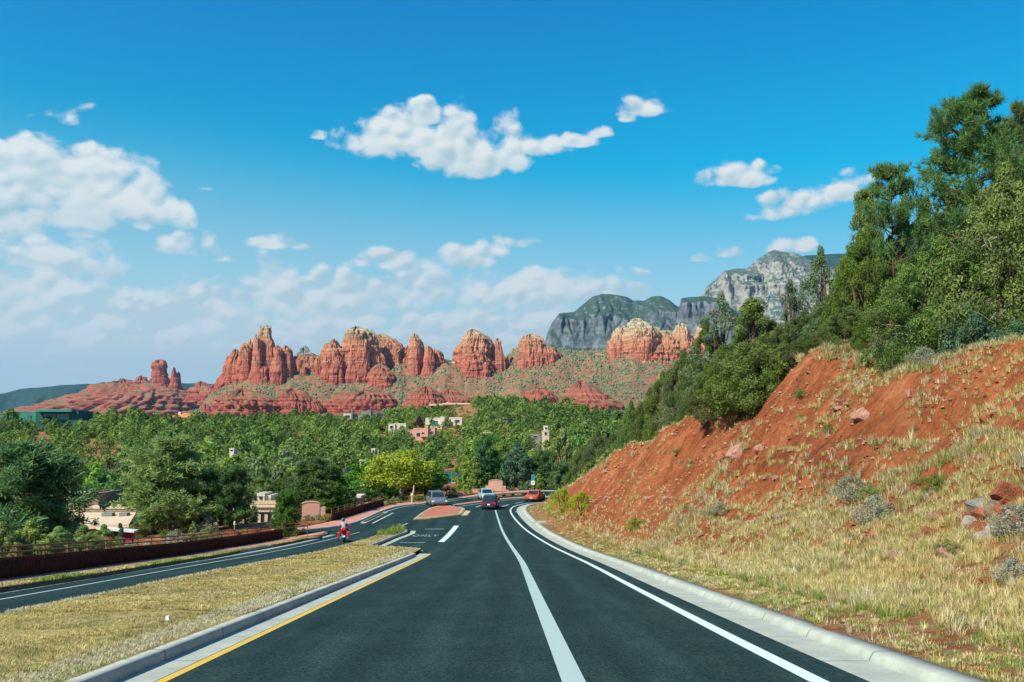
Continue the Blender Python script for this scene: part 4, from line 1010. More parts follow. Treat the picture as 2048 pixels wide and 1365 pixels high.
def tree_juniper(seed, h=5., w=4.6, clumps=70, per=60, leaf=.13, low=.06, cone=.0, gap=.35, cr=(.10, .17)):
    r_ = np.random.default_rng(seed); C = []; Rr = []
    lob = r_.uniform(0, 2 * math.pi, 5)
    for k in range(clumps):
        t = r_.uniform(0, 1) ** (1.15 + cone * .6)
        th = r_.uniform(0, 2 * math.pi)
        prof = (math.sin(math.pi * min(1, (t * (1 - low) + low + .08)) ** (.62 + 0 * cone))) ** .55 if cone < .5 else (1 - t) ** .75 * min(1, (t + .12) * 5) + .06
        bulge = 1 + .22 * math.sin(3 * th + lob[0] + 4 * t) + .14 * math.sin(7 * t + lob[1] + th)
        rr = w / 2 * prof * bulge * (r_.uniform(.45, 1.0) ** .6)
        C.append((math.cos(th) * rr, math.sin(th) * rr, h * (low + t * (1 - low) * .97)))
        s = w * r_.uniform(*cr) * (1.05 - .45 * t); Rr.append((s, s, s * r_.uniform(.7, 1.25)))
    C = np.array(C); C[:, 2] = np.clip(C[:, 2], 0, h - np.array(Rr)[:, 2] * .8)
    V, F, var = leaf_quads(C, np.array(Rr), per, leaf, r_)
    mb = MB(); nst = 3 if w > h * .6 else 1
    for k in range(nst):
        a = r_.uniform(0, 6.28); q = .10 * w * (nst > 1)
        mb.tube([(math.cos(a) * .03 * w * (nst > 1), math.sin(a) * .03 * w * (nst > 1), -.25), (math.cos(a) * q, math.sin(a) * q, h * .25), (math.cos(a) * q * 1.6, math.sin(a) * q * 1.2, h * .6), (math.cos(a) * q, math.sin(a) * q * 1.5, h * .85)], [.030 * h, .024 * h, .014 * h, .005 * h], 7)
    for k in r_.choice(len(C), min(16, len(C)), replace=False):
        c = C[k]; mb.tube([(0, 0, min(c[2] * .55, h * .5)), tuple(c * np.array([.5, .5, .82])), tuple(c)], [.012 * h, .008 * h, .003 * h], 5, cap=False)
    return (V, F, var), mb
def tree_pine(seed, h=14., w=6.5, levels=15, per=26, tl=.42, bare=.28, tufts=9, needle=.016, droop=.0, cone=.75):
    """open-crowned pine: a straight tapered trunk, whorls of limbs, each ending in needle tufts"""
    r_ = np.random.default_rng(seed); mb = MB(); C = []; U = []
    lean = r_.uniform(-.02, .02, 2) * h
    tr = [(lean[0] * t * t, lean[1] * t * t, h * t - .3 * (t == 0)) for t in np.linspace(0, .98, 7)]
    mb.tube(tr, [h * .017 * (1 - t * .9) for t in np.linspace(0, 1, 7)], 8)
    for L in range(levels):
        t = bare + (1 - bare) * (L + r_.uniform(0, .8)) / levels
        if t > .97: t = .97
        z0 = h * t; reach0 = w / 2 * min(1.0, (1 - t) / (1 - bare) * 1.25 + .10) ** cone * (.55 + .45 * min(1, (t - bare + .08) * 7))
        for kk in range(r_.integers(4, 7)):
            th = r_.uniform(0, 6.283); reach = reach0 * r_.uniform(.45, 1.12)
            d = np.array([math.cos(th), math.sin(th), r_.uniform(.12, .5) - droop]); p0 = np.array([lean[0] * t * t, lean[1] * t * t, z0])
            p1 = p0 + d * reach * .55; p2 = p0 + d * reach + np.array([0, 0, reach * .16])
            mb.tube([tuple(p0), tuple(p1), tuple(p2)], [h * .0045, h * .003, h * .001], 5, cap=False)
            for q in range(tufts):
                s = r_.uniform(.35, 1.0) ** .7; c = p0 + (p2 - p0) * s + r_.normal(size=3) * reach * .13 * np.array([1, 1, .6])
                C.append(c); U.append(unit(d + np.array([0, 0, .45])))
    for q in range(8): C.append(np.array([lean[0], lean[1], h * .985]) + r_.normal(size=3) * .018 * h); U.append(np.array([0, 0, 1.]))
    C = np.array(C); U = np.array(U)
    V, F, var = needle_tufts(C, tl * .16, per, tl, needle, r_, U)
    V[:, 2] = np.maximum(V[:, 2], -.1)
    return (V, F, var), mb
def tree_broad(seed, h=7., w=8., clumps=60, per=110, leaf=.16, low=.22):
    r_ = np.random.default_rng(seed); C = []; Rr = []
    for k in range(clumps):
        u = unit(r_.normal(size=3)); u[2] = abs(u[2]) * 1.0 - .25 * (r_.uniform() < .4)
        s = r_.uniform(.55, 1.0)
        C.append((u[0] * w * .40 * s, u[1] * w * .40 * s, h * (low + .16) + u[2] * h * (.80 - low) * .86 * s)); Rr.append(w * r_.uniform(.07, .125))
    C = np.array(C); Rr = np.array(Rr); Rr = np.stack([Rr, Rr, Rr * .72], 1)
    C[:, 2] = np.clip(C[:, 2], h * low, h - Rr[:, 2])
    V, F, var = leaf_quads(C, Rr, per, leaf, r_, up=.45)
    mb = MB(); mb.tube([(0, 0, -.2), (.05, 0, h * .2), (0, .05, h * .42)], [.034 * h, .027 * h, .02 * h], 9)
    for k in r_.choice(len(C), 20, replace=False):
        c = C[k]; mb.tube([(0, 0, h * .2), tuple(c * np.array([.45, .45, .75])), tuple(c)], [.016 * h, .009 * h, .003 * h], 5, cap=False)
    return (V, F, var), mb

class Kind:
    """one built source plant; every planting after the first is a copy of it and of its parts"""
    def __init__(s, name, data, leafmat, barkmat, h, w, dead=0, seed=0):
        (V, F, var), mb = data; s.name = name; s.h = h; s.w = w; s.used = False
        s.crown = mesh_np(name + '_crown', V, F, leafmat, col=var); s.trunk = mb.mesh(name + '_trunk', barkmat, True)
        s.dead = []
        if dead:
            r_ = np.random.default_rng(seed + 5)
            for k in range(dead):
                db = MB()
                th = r_.uniform(0, 6.28); z0 = h * r_.uniform(.15, .62); L = w * r_.uniform(.36, .56)
                d = np.array([math.cos(th), math.sin(th), r_.uniform(-.15, .25)]); p0 = np.array([0, 0, z0]); p = [p0 + d * L * f + r_.normal(size=3) * .05 * L * f for f in (.35, .6, .85, 1.0)]
                db.tube([tuple(q) for q in p], [.028, .02, .012, .004], 5, cap=False)
                for m_ in range(7):
                    q0 = p[1] + (p[3] - p[1]) * r_.uniform(0, 1); dd = unit(d + r_.normal(size=3) * .7)
                    db.tube([tuple(q0), tuple(q0 + dd * L * .12), tuple(q0 + dd * L * .12 + unit(dd + r_.normal(size=3) * .6) * L * .13)], [.009, .006, .002], 4, cap=False)
                s.dead.append(db.mesh('dead_branch', M['palebark']))
    def plant(s, x, y, h, w=None, rz=None, label=None, cat='tree', group=None, z=None, name=None):
        z = float(G(np.array([x]), np.array([y]))[0]) if z is None else z
        sc = (w / s.w if w else h / s.h); r = empty(name or s.name, (x, y, z), random.uniform(0, 6.28) if rz is None else rz)
        r.scale = (sc, sc, h / s.h)
        link('trunk', s.trunk, r); link('crown', s.crown, r)
        for dm in s.dead: link('dead_branch', dm, r)
        tag(r, label, cat, group); return r
K = {}
K['jun_near'] = Kind('juniper_tree', tree_juniper(1, 6, 6, 210, 300, .052, cr=(.06, .11)), M['juniper_near'], M['bark'], 6, 6, dead=14, seed=1)
K['jun_near2'] = Kind('juniper_tree', tree_juniper(2, 6, 5.4, 190, 280, .052, cr=(.065, .115)), M['juniper_near'], M['bark'], 6, 5)
K['jun_cone'] = Kind('juniper_tree', tree_juniper(3, 7, 3.9, 160, 260, .052, cone=1, cr=(.09, .15)), M['juniper_near'], M['bark'], 7, 3.6)
K['jun_sparse'] = Kind('juniper_tree', tree_juniper(4, 6, 3.6, 85, 110, .055, cr=(.08, .14), low=.08), M['juniper_grey'], M['bark'], 6, 3.6, dead=9, seed=4)
K['oak'] = Kind('scrub_oak', tree_juniper(5, 3, 4, 90, 110, .07, cr=(.09, .15)), M['spruce'], M['bark'], 3, 4)
K['ponderosa'] = Kind('pine_tree', tree_pine(6, 14.5, 9.5, 22, 26, .44, .16, 15, .022, cone=.6), M['pine'], M['redbark'], 14.5, 8.5)
K['pinyon'] = Kind('pine_tree', tree_pine(7, 9, 6.4, 15, 24, .36, .12, 14, .020, cone=.5), M['pine'], M['bark'], 9, 6.4)
K['pine_dark'] = Kind('pine_tree', tree_pine(8, 9, 7, 17, 20, .50, .02, 15, .040, cone=.55), M['pine'], M['bark'], 9, 7)
K['pine_bright'] = Kind('pine_tree', tree_pine(9, 9, 8, 17, 20, .52, .02, 15, .042, cone=.5), M['pine_bright'], M['bark'], 9, 8)
K['conifer'] = Kind('conifer_tree', tree_juniper(10, 7, 4.2, 110, 70, .15, cone=1, cr=(.10, .16)), M['spruce'], M['bark'], 7, 4.2)
K['spruce_small'] = Kind('spruce_tree', tree_juniper(11, 2, 1.3, 50, 60, .05, cone=1, cr=(.10, .16)), M['spruce'], M['bark'], 2, 1.3)
K['blue'] = Kind('juniper_tree', tree_juniper(12, 7, 5.2, 170, 75, .14, cr=(.08, .13)), M['spruce'], M['bark'], 7, 5.2)
K['yellow'] = Kind('broadleaf_tree', tree_broad(13, 7, 8.5, 110, 100, .15, low=.16), M['yellowg'], M['palebark'], 7, 8.5)
K['broad'] = Kind('broadleaf_tree', tree_broad(14, 7, 7, 90, 90, .15, low=.08), M['broad'], M['bark'], 7, 7)
K['broad_slim'] = Kind('broadleaf_tree', tree_juniper(15, 6, 2.6, 70, 60, .12, cone=1, cr=(.12, .18)), M['broad'], M['bark'], 6, 2.6)
K['mid1'] = Kind('juniper_tree', tree_juniper(16, 5, 4.8, 80, 45, .17), M['juniper'], M['bark'], 5, 4.8)
K['mid2'] = Kind('juniper_tree', tree_juniper(17, 5, 4.2, 70, 45, .17), M['juniper_grey'], M['bark'], 5, 4.2)
K['hedge'] = Kind('juniper_shrub', tree_juniper(18, 3, 2.8, 90, 90, .07, cone=.3, cr=(.09, .15)), M['juniper'], M['bark'], 3, 2.8)
K['hedge_big'] = Kind('juniper_shrub', tree_juniper(28, 5, 4.2, 150, 190, .06, cone=.2, cr=(.07, .12)), M['pine_bright'], M['bark'], 5, 4.2)
K['round'] = Kind('shrub', tree_juniper(19, 1.4, 1.8, 40, 50, .05, cr=(.13, .19)), M['juniper'], M['bark'], 1.4, 1.8)
K['rabbit'] = Kind('rabbitbrush', tree_juniper(22, 1.4, 2.0, 60, 70, .035, cr=(.10, .16)), M['yellowg'], M['bark'], 1.4, 2.0)
K['sage'] = Kind('sagebrush', tree_juniper(20, 1.2, 1.7, 60, 60, .035, cr=(.10, .16)), M['sage'], M['palebark'], 1.2, 1.7)
K['purple'] = Kind('plum_tree', tree_juniper(21, 4, 3.6, 50, 40, .16), M['purple'], M['bark'], 4, 3.6)

def place(kind, px, pytop, wpx, D, label, cat='tree', group=None, rz=None, name=None, hmin=.6, yoff=0, base=None):
    """plant a tree at depth D under a photo point; its height follows from the ground it stands on"""
    top = at(px, pytop, D); x = top[0]; zg = float(G(np.array([x]), np.array([D]))[0]) if base is None else base
    h = max(hmin, top[2] - zg); return K[kind].plant(x, D, h, wpx / FPX * D, rz, label, cat, group, z=zg - .05, name=name)
T = place
# --- trees along the top of the cut bank, right
T('ponderosa', 1938, 192, 250, 57, 'tallest pine tree in the photo, standing above the red bank')
T('ponderosa', 2040, 222, 170, 63, 'dark pine at the right edge behind the tallest pine')
T('pinyon', 1778, 335, 150, 60, 'open-branched pine with gaps of sky left of the tallest pine')
T('jun_cone', 1727, 372, 125, 64, 'narrow pointed juniper beside the open-branched pine')
T('jun_near2', 1722, 462, 130, 59, 'dense juniper on the left shoulder of the tree mass above the bank')
T('jun_near', 2010, 325, 290, 47, 'huge olive juniper with bare pale branches at the right edge', rz=2.2)
T('jun_near', 1880, 470, 250, 49, 'broad juniper with tangled dead twigs in front of the tall pine', rz=.4)
T('jun_near2', 1800, 560, 150, 51, 'juniper leaning over the bank on an exposed dark trunk')
T('oak', 1935, 608, 130, 45.5, 'dark teal scrub oak growing on the lip of the bank', 'shrub')
T('oak', 2030, 640, 110, 44, 'scrub oak at the right edge above the shaded red soil', 'shrub')
T('jun_near2', 1850, 395, 170, 62, 'juniper filling the gap under the tallest pine')
T('jun_sparse', 1641, 488, 115, 72, 'thin half-dead tree against the pale mountain')
T('jun_sparse', 1580, 556, 85, 68, 'scraggly tree with a pale bare trunk on the bank crest')
T('jun_near2', 1655, 590, 110, 64, 'rounded juniper right of the thin half-dead tree')
T('jun_cone', 1505, 592, 150, 66, 'bright pointed juniper in front of the grey mountain')
T('jun_sparse', 1442, 582, 125, 76, 'tall airy juniper left of the bright pointed juniper')
T('jun_near2', 1412, 640, 100, 78, 'airy juniper covering the end of the red cliffs')
T('jun_near', 1480, 660, 150, 68, 'wide dark juniper at the foot of the bright pointed juniper', rz=4)
T('jun_near2', 1545, 640, 120, 66, 'leafy juniper between the pointed juniper and the pale trunk')
T('jun_near2', 1610, 620, 120, 66, 'juniper just right of the scraggly pale-trunked tree')
T('jun_near2', 1700, 610, 110, 58, 'low juniper behind the prickly pear on the bank crest')
T('jun_near2', 1755, 600, 90, 55, 'olive juniper between the prickly pear and the exposed trunk')
T('jun_near', 1365, 700, 110, 86, 'dark juniper below the end of the red cliffs', rz=1)
T('jun_near2', 1325, 742, 80, 92, 'juniper on the far shoulder of the cut bank')
T('jun_near2', 1430, 720, 110, 72, 'low spreading juniper above the grassy crest')
T('jun_near2', 1300, 775, 80, 98, 'small juniper near the lower end of the bank crest')
T('jun_near2', 1262, 800, 70, 108, 'leafy juniper where the bank crest meets the valley trees')
T('hedge', 1560, 702, 60, 62, 'low green shrub on the grassy crest', 'shrub')
T('hedge', 1180, 925, 70, 117, 'dark green shrub hanging over the far end of the red bank', 'shrub')
T('hedge', 1215, 900, 60, 104, 'green shrub growing on the crest above the orange car', 'shrub')
for k, (px, py, w, D) in enumerate([(1240, 850, 70, 125), (1275, 830, 70, 115), (1195, 860, 70, 135), (1330, 810, 70, 96), (1370, 770, 80, 90), (1395, 745, 70, 82), (1460, 735, 70, 72), (1510, 715, 70, 67), (1590, 680, 80, 63), (1640, 670, 70, 61), (1680, 655, 60, 60), (1780, 470, 110, 66), (1830, 520, 110, 60), (1900, 380, 120, 66), (1960, 520, 120, 52), (1990, 600, 90, 47), (2045, 480, 110, 52), (1165, 890, 60, 142), (1690, 545, 90, 68), (1750, 520, 90, 64)]):
    T(('jun_near2', 'jun_near', 'jun_near2')[k % 3], px, py, w * 1.25, D, 'green juniper packed among others on the hill above the cut bank', group='junipers packed on the hill above the cut bank')
# --- valley floor, left
T('pine_dark', 55, 898, 290, 63, 'large dark pine at the left edge behind the brown fence', rz=1)
for k, (px, py, w, D, lb) in enumerate([(8, 1044, 95, 42, 'olive shrub at the left edge against the rail'), (62, 1040, 95, 43.5, 'second olive shrub from the left edge behind the rail'), (118, 1052, 90, 45, 'olive shrub below the large dark pine'), (168, 1050, 80, 47, 'olive shrub in front of the cream flat roof'), (208, 1048, 60, 50, 'rightmost of the olive shrubs, next to the dark red wall')]):
    T('hedge_big', px, py, w * 1.35, D, lb, 'shrub', hmin=2.0, base=float(G(np.array([at(px, py, D)[0]]), np.array([D]))[0]))
T('pine_bright', 345, 884, 215, 88, 'large sunlit pine in the middle of the left valley', rz=2)
T('pine_dark', 428, 950, 110, 90, 'thin-crowned pine with a bare trunk right of the large sunlit pine')
T('pine_dark', 466, 935, 85, 88, 'dark pine left of the cream building with the tower')
T('pine_dark', 572, 985, 60, 84, 'dark pine with drooping limbs left of the nearer pink wall', rz=3)
T('pine_dark', 632, 920, 120, 107, 'tall dark green pine rising behind the nearer pink wall', rz=5)
T('pine_dark', 660, 965, 60, 106, 'dark pine just left of the bright slender tree')
T('broad_slim', 678, 932, 50, 108, 'slender bright green tree right of the dark pines')
T('broad_slim', 700, 975, 45, 112, 'small slender tree beside the orange slope')
T('yellow', 803, 886, 185, 128, 'yellow-green broadleaf tree beside the bend')
T('broad', 852, 900, 110, 133, 'bright green tree just right of the yellow-green tree')
T('broad', 742, 898, 130, 137, 'bright green tree just left of the yellow-green tree')
T('broad', 728, 950, 80, 126, 'low leafy tree at the end of the far brown fence')
T('broad', 770, 945, 80, 134, 'leafy tree below the yellow-green tree, on its left')
T('blue', 1035, 884, 76, 152, 'big rounded blue-green juniper behind the far pink wall')
T('conifer', 962, 885, 50, 160, 'grey-green conifer beside the tennis court fence')
T('pine_dark', 975, 872, 80, 164, 'dark tree between the tennis court and the blue-green juniper')
T('pine_dark', 1090, 905, 80, 153, 'dark tree behind the road sign')
T('pine_dark', 1122, 925, 60, 150, 'dark tree right of the road sign')
T('mid1', 1125, 860, 80, 158, 'green juniper above the road sign')
T('mid1', 1005, 880, 60, 172, 'green juniper left of the big blue-green one')
T('conifer', 276, 922, 50, 130, 'bluish conifer behind the large sunlit pine')
T('conifer', 205, 940, 44, 135, 'small bluish conifer in the left valley')
T('broad', 180, 938, 70, 112, 'yellowish green leafy tree above the cream flat roof')
T('broad', 238, 932, 66, 118, 'yellowish green leafy tree left of the large sunlit pine')
T('broad', 258, 975, 80, 104, 'bright leafy tree right behind the cream flat roof')
T('broad', 165, 985, 70, 104, 'bright leafy tree behind the brown block')
T('mid1', 120, 925, 90, 116, 'green tree behind the large dark pine')
T('mid1', 40, 880, 90, 130, 'green tree at the left edge above the large dark pine')
T('mid2', 560, 940, 70, 118, 'greyish green tree above the pine with drooping limbs')
T('mid1', 520, 915, 70, 124, 'olive tree above the cream building with the tower')
T('mid2', 590, 950, 50, 120, 'small greyish tree left of the tall dark green pine')
T('purple', 838, 833, 28, 330, 'dark purple-leaved tree near the pale houses')
T('spruce_small', 242, 1044, 44, 58, 'small blue-green spruce in front of the dark red wall')
T('sage', 352, 1058, 75, 66, 'silvery sagebrush behind the brown rail', 'shrub', hmin=1.6)
T('sage', 300, 1082, 60, 60, 'low sagebrush close to the middle of the rail', 'shrub', hmin=1.)
T('round', 420, 1052, 60, 74, 'bushy green shrub behind the rail by the thin-crowned pine', 'shrub', hmin=1.6)
T('round', 450, 1068, 40, 76, 'small green shrub behind the rail', 'shrub', hmin=1.)
T('round', 575, 1048, 34, 86, 'rounded shrub at the end of the near brown fence', 'shrub', hmin=1.4)
T('round', 388, 1044, 70, 80, 'rounded green bush under the large sunlit pine', 'shrub', hmin=2.0)
for k, (px, py, w, D, lb) in enumerate([(616, 1043, 26, 96.5, 'low shrub at the foot of the nearer pink wall'), (636, 1041, 26, 97, 'second low shrub at the foot of the nearer pink wall'), (652, 1038, 20, 98, 'low shrub between the pink wall and the far brown fence'),
    (788, 993, 26, 121, 'clipped shrub at the far end of the brown fence'), (782, 1001, 22, 118.5, 'lower clipped shrub at the far end of the brown fence'), (836, 990, 22, 124, 'clipped shrub right of the yellow-green tree trunk'), (853, 989, 22, 125.5, 'yellowish clipped shrub left of the tennis court'), (822, 996, 16, 123, 'dark shrub against the yellow-green tree trunk'),
    (897, 971, 42, 136, 'large olive bush in front of the tennis court'), (931, 984, 9, 138.5, 'small shrub left of the far pink wall, the left one'), (942, 981, 11, 139.5, 'small shrub left of the far pink wall, the middle one'), (961, 978, 12, 142, 'small shrub touching the far pink wall on its left'), (1017, 979, 7, 148, 'tiny shrub right of the far pink wall'), (1027, 977, 9, 149, 'small round shrub between the far pink wall and the sign')]):
    T('round', px, py, w, D, lb, 'shrub', hmin=.7, base=float(H(D)) + .12 if px != 897 else None)

r_ = np.random.default_rng(55); n_ = 0
for (q0, q1, d0, d1, h0, h1, kd, lb, ct, gp, nn) in ((280, 700, 96, 124, 2.6, 5.5, ('mid1', 'mid2', 'jun_near2'), 'green juniper filling the left valley behind the pines', 'tree', 'junipers filling the left valley', 34), (0, 300, 100, 128, 2.6, 5.5, ('mid1', 'mid2', 'broad'), 'green tree filling the far left of the valley', 'tree', 'trees filling the far left of the valley', 26),
        (0, 560, 46, 88, .7, 1.7, ('round', 'sage', 'hedge'), 'low shrub on the slope behind the near brown fence', 'shrub', 'shrubs behind the near brown fence', 52), (690, 1110, 150, 168, 3.2, 6.5, ('mid1', 'mid2', 'conifer'), 'tree standing in the belt just beyond the bend', 'tree', 'trees in the belt beyond the bend', 40)):
    for q in range(nn):
        pq = r_.uniform(q0, q1); Dq = r_.uniform(d0, d1); xq = (pq - 1024) / FPX * Dq; hq = r_.uniform(h0, h1)
        if ct == 'shrub' and -sdist(np.array([xq]), np.array([Dq]), SWL)[0] < 1.6: continue
        if q0 == 690 and 885 < pq < 940: continue
        zq = float(G(np.array([xq]), np.array([Dq]))[0]); pt_ = 870 - FPX * (zq + hq) / Dq
        if ct != 'shrub' and (145 < pq < 280 and Dq < 104 or 500 < pq < 565 and Dq < 99 or 590 < pq < 735 and Dq < 119): continue
        kk_ = kd[r_.integers(0, len(kd))]; K[kk_].plant(xq, Dq, hq, hq * r_.uniform(.8, 1.15) * (1.2 if ct == 'shrub' else 1), None, lb, ct, gp, z=zq - .08)
# --- the wooded hillside: the nearest 300 trees stand alone, the far wood is one mass
WIN = [(10, 160, 818, 842, 400), (330, 400, 822, 838, 470), (685, 772, 820, 836, 440), (775, 830, 842, 872, 330), (790, 872, 853, 880, 310), (852, 925, 832, 872, 350), (858, 945, 803, 818, 460), (995, 1035, 832, 846, 330), (1085, 1100, 850, 880, 250), (1062, 1084, 866, 880, 260), (1200, 1256, 820, 834, 420), (560, 580, 900, 910, 240), (742, 758, 895, 908, 230), (690, 722, 944, 965, 175), (885, 945, 935, 1000, 170), (962, 985, 862, 876, 270), (458, 470, 898, 905, 220), (718, 735, 918, 932, 190), (1105, 1135, 912, 945, 190), (912, 925, 862, 878, 300)]
r_ = np.random.default_rng(12)
cand = []
N = 5200
a = r_.uniform(-.60, .30, N); D = np.sqrt(r_.uniform(128 ** 2, 470 ** 2, N)); x = a * D
hgt = r_.uniform(2.4, 5.6, N) * (1 + .4 * (r_.uniform(0, 1, N) < .15)); z = G(x, D)
open_ = fbm(x / 22, D / 22, seed=81, o=3)
px = 1024 + FPX * a; pyb = 870 - FPX * z / D; pyt = 870 - FPX * (z + hgt) / D
cell = {}
for i in np.argsort(D):
    if x[i] > -3 - 0 and D[i] < 150: continue
    if D[i] < 165 and x[i] > -24: continue
    lim = (-.7 if px[i] < 300 else -1.2)
    if open_[i] < lim: continue
    if 66 < px[i] < 116 and 872 < pyb[i] < 940 and r_.uniform() < .93: continue
    if 165 < px[i] < 262 and 878 < pyb[i] < 960 and r_.uniform() < .9: continue
    w = hgt[i] * 1.05; wp = w / 2 / D[i] * FPX * .8; bad = False
    for (x0, x1, y0, y1, Dw) in WIN:
        if px[i] + wp * .7 > x0 and px[i] - wp * .7 < x1 and pyt[i] < y0 + .5 * (y1 - y0) and pyb[i] > y0 and D[i] < Dw + 8:
            bad = r_.uniform() < .90; break
    if bad: continue
    g_ = (int(x[i] // 3.1), int(D[i] // 3.6))
    if g_ in cell: continue
    cell[g_] = 1; cand.append(i)
KH = []
for k, (mt, sd_) in enumerate([('juniper', 31), ('juniper', 32), ('juniper_grey', 33), ('pine_bright', 34), ('juniper_grey', 35), ('pine', 36)]):
    KH.append(Kind('juniper_tree' if mt != 'pine' else 'pine_tree', tree_juniper(sd_, 5, 5.2 if mt != 'pine' else 3.8, 60, 34, .20, low=.04, cone=(0 if mt != 'pine' else 1), cr=(.12, .19)), M[mt], M['bark'], 5, 5.2 if mt != 'pine' else 3.8))
HL = ['round olive juniper among many on the wooded hillside', 'round olive juniper among many on the wooded hillside', 'grey-green juniper among many on the wooded hillside', 'bright green full-crowned tree among many on the wooded hillside', 'grey-green juniper among many on the wooded hillside', 'dark pointed pine among the junipers on the wooded hillside']
HG = ['olive junipers on the hillside', 'olive junipers on the hillside', 'grey-green junipers on the hillside', 'bright green trees on the hillside', 'grey-green junipers on the hillside', 'dark pines on the hillside']
for i in cand[:300]:
    k = int(r_.choice(6, p=[.22, .22, .16, .18, .12, .10]))
    big = 1.5 if r_.uniform() < .16 and not 660 < px[i] < 1110 else 1.0
    KH[k].plant(x[i], D[i], hgt[i] * big * (1.25 if k == 5 else 1), hgt[i] * big * (r_.uniform(.85, 1.25) if k != 5 else .7), None, HL[k], 'tree', HG[k], z=z[i] - .1)
Vs, Fs, Cs = [], [], []; off = 0
FARV = []
for k in range(5):
    rr2 = np.random.default_rng(300 + k); (V, F, var), _ = tree_juniper(300 + k, 5, 5.4 if k < 4 else 3.6, 30, 14, .36, low=.03, cone=0 if k < 4 else 1, cr=(.14, .22)); FARV.append((V, F, var))
for i in cand[300:]:
    V, F, var = FARV[r_.integers(0, 5)]; th = r_.uniform(0, 6.28); s = hgt[i] / 5 * (1.4 if r_.uniform() < .12 and not 660 < px[i] < 1110 else r_.uniform(.75, 1.05))
    wf_ = r_.uniform(.85, 1.2); c_, s_ = math.cos(th) * s * wf_, math.sin(th) * s * wf_
    P = np.stack([V[:, 0] * c_ - V[:, 1] * s_ + x[i], V[:, 0] * s_ + V[:, 1] * c_ + D[i], V[:, 2] * s + z[i] - .1], 1)
    Vs.append(P); Fs.append(F + off); off += len(P); Cs.append(np.clip(var * .6 + r_.uniform(-.3, .35) + .22 * fbm(np.array([x[i] / 30]), np.array([D[i] / 30]), seed=83, o=2)[0], 0, 1))
tag(link('woodland', mesh_np('woodland', np.vstack(Vs), np.vstack(Fs), M['juniper'], col=np.concatenate(Cs))), kind='stuff')
print('trees', len(cand))
# ------------------------------------------------------------------ ground picking
def onground(px, py, y0=6, y1=500):
    d = ray(px, py); t = d / d[1]
    ys = np.concatenate([np.arange(y0, 130, .25), np.arange(130, y1, 1.0)])
    g = ys * t[2] - G(ys * t[0], ys)
    c = np.where(g <= 0)[0]
    yy = ys[c[0]] if len(c) else y1
    return np.array([t[0] * yy, yy, float(G(np.array([t[0] * yy]), np.array([yy]))[0])])
# ------------------------------------------------------------------ brown sheet walls with railings
def fence(label, P, h, hr, step, k=.15):
    r = empty('brown_fence', (P[0][0], P[0][1], float(H(P[0][1]))))
    o3 = np.array(r.location)
    T = np.gradient(P, axis=0); T /= np.linalg.norm(T, axis=1)[:, None]; Nn = np.stack([T[:, 1], -T[:, 0]], 1)
    # ribbed sheeting
    fine = resample(P, .07); Tf = np.gradient(fine, axis=0); Tf /= np.linalg.norm(Tf, axis=1)[:, None]; Nf = np.stack([Tf[:, 1], -Tf[:, 0]], 1)
    rib = (np.arange(len(fine)) % 4 < 2) * .035
    fr = fine + Nf * (.03 + rib)[:, None]; bk = fine - Nf * .06
    zb = H(fine[:, 1]) + k - .3; zt = H(fine[:, 1]) + k + h
    V = np.concatenate([np.c_[fr, zb], np.c_[fr, zt], np.c_[bk, zt], np.c_[bk, zb]]) - o3; n = len(fine); i = np.arange(n - 1)
    F = np.concatenate([np.stack([i + a * n, i + 1 + a * n, i + 1 + ((a + 1) % 4) * n, i + ((a + 1) % 4) * n], 1) for a in range(4)])
    caps = np.array([[0, n, 2 * n, 3 * n], [n - 1, 4 * n - 1, 3 * n - 1, 2 * n - 1]])
    link('panel', mesh_np('fence_panel', V, [F, caps], M['wallwood']), r)
    for zz in (hr, h + (hr - h) * .45):
        q = P[::2] if len(P) > 8 else P
        mb = MB(); mb.tube([(a, c, float(H(c)) + k + zz) for a, c in q], .035, 6)
        mb.v = [(a - o3[0], b_ - o3[1], c - o3[2]) for a, b_, c in mb.v]; mb.build('rail', M['rust'], r)
    pts = resample(P, step)
    pm_ = MB(); pm_.box(-.035, .035, -.035, .035, -.15, hr - h + .04); pm_.box(-.06, .06, -.06, .06, -.01, .03); pme = pm_.mesh('fence_post', M['rust'])
    for a, c in pts:
        link('post', pme, r, (a - o3[0], c - o3[1], float(H(c)) + k + h - o3[2]))
    tag(r, label, 'fence'); return r
F1 = SWLs[(SWLs[:, 1] > 4) & (SWLs[:, 1] < 78.3)]
f1 = fence('long dark brown sheet fence topped by a rusty rail, along the near pink walk', F1, .76, 1.14, 2.35)
for k, (dx, dy) in enumerate([(.9, 1.2), (1.5, 2.6)]):      # short rail return at its far end
    mb = MB(); e = F1[-1]; zz = float(H(e[1] + dy)); mb.box(-.03, .03, -.03, .03, 0, 1.15)
    mb.build('post', M['rust'], f1, (e[0] + dx - f1.location[0], e[1] + dy - f1.location[1], zz + .1 - f1.location[2]))
mb = MB()
for hh in (.5, .85, 1.15): mb.tube([(F1[-1][0], F1[-1][1], float(H(F1[-1][1])) + .1 + hh), (F1[-1][0] + .9, F1[-1][1] + 1.2, float(H(F1[-1][1] + 1.2)) + .1 + hh), (F1[-1][0] + 1.5, F1[-1][1] + 2.6, float(H(F1[-1][1] + 2.6)) + .1 + hh)], .03, 6)
mb.v = [(a - f1.location[0], b_ - f1.location[1], c - f1.location[2]) for a, b_, c in mb.v]; mb.build('end_rail', M['rust'], f1)
P2 = resample(poly_px([(664.6, 1042.5), (692, 1034), (720, 1025.5), (745, 1018), (769, 1010.6)], .15), .5) + np.array([-.12, .1])
fence('shorter dark brown fence climbing to the yellow-green tree', P2, .75, 1.2, 2.3)

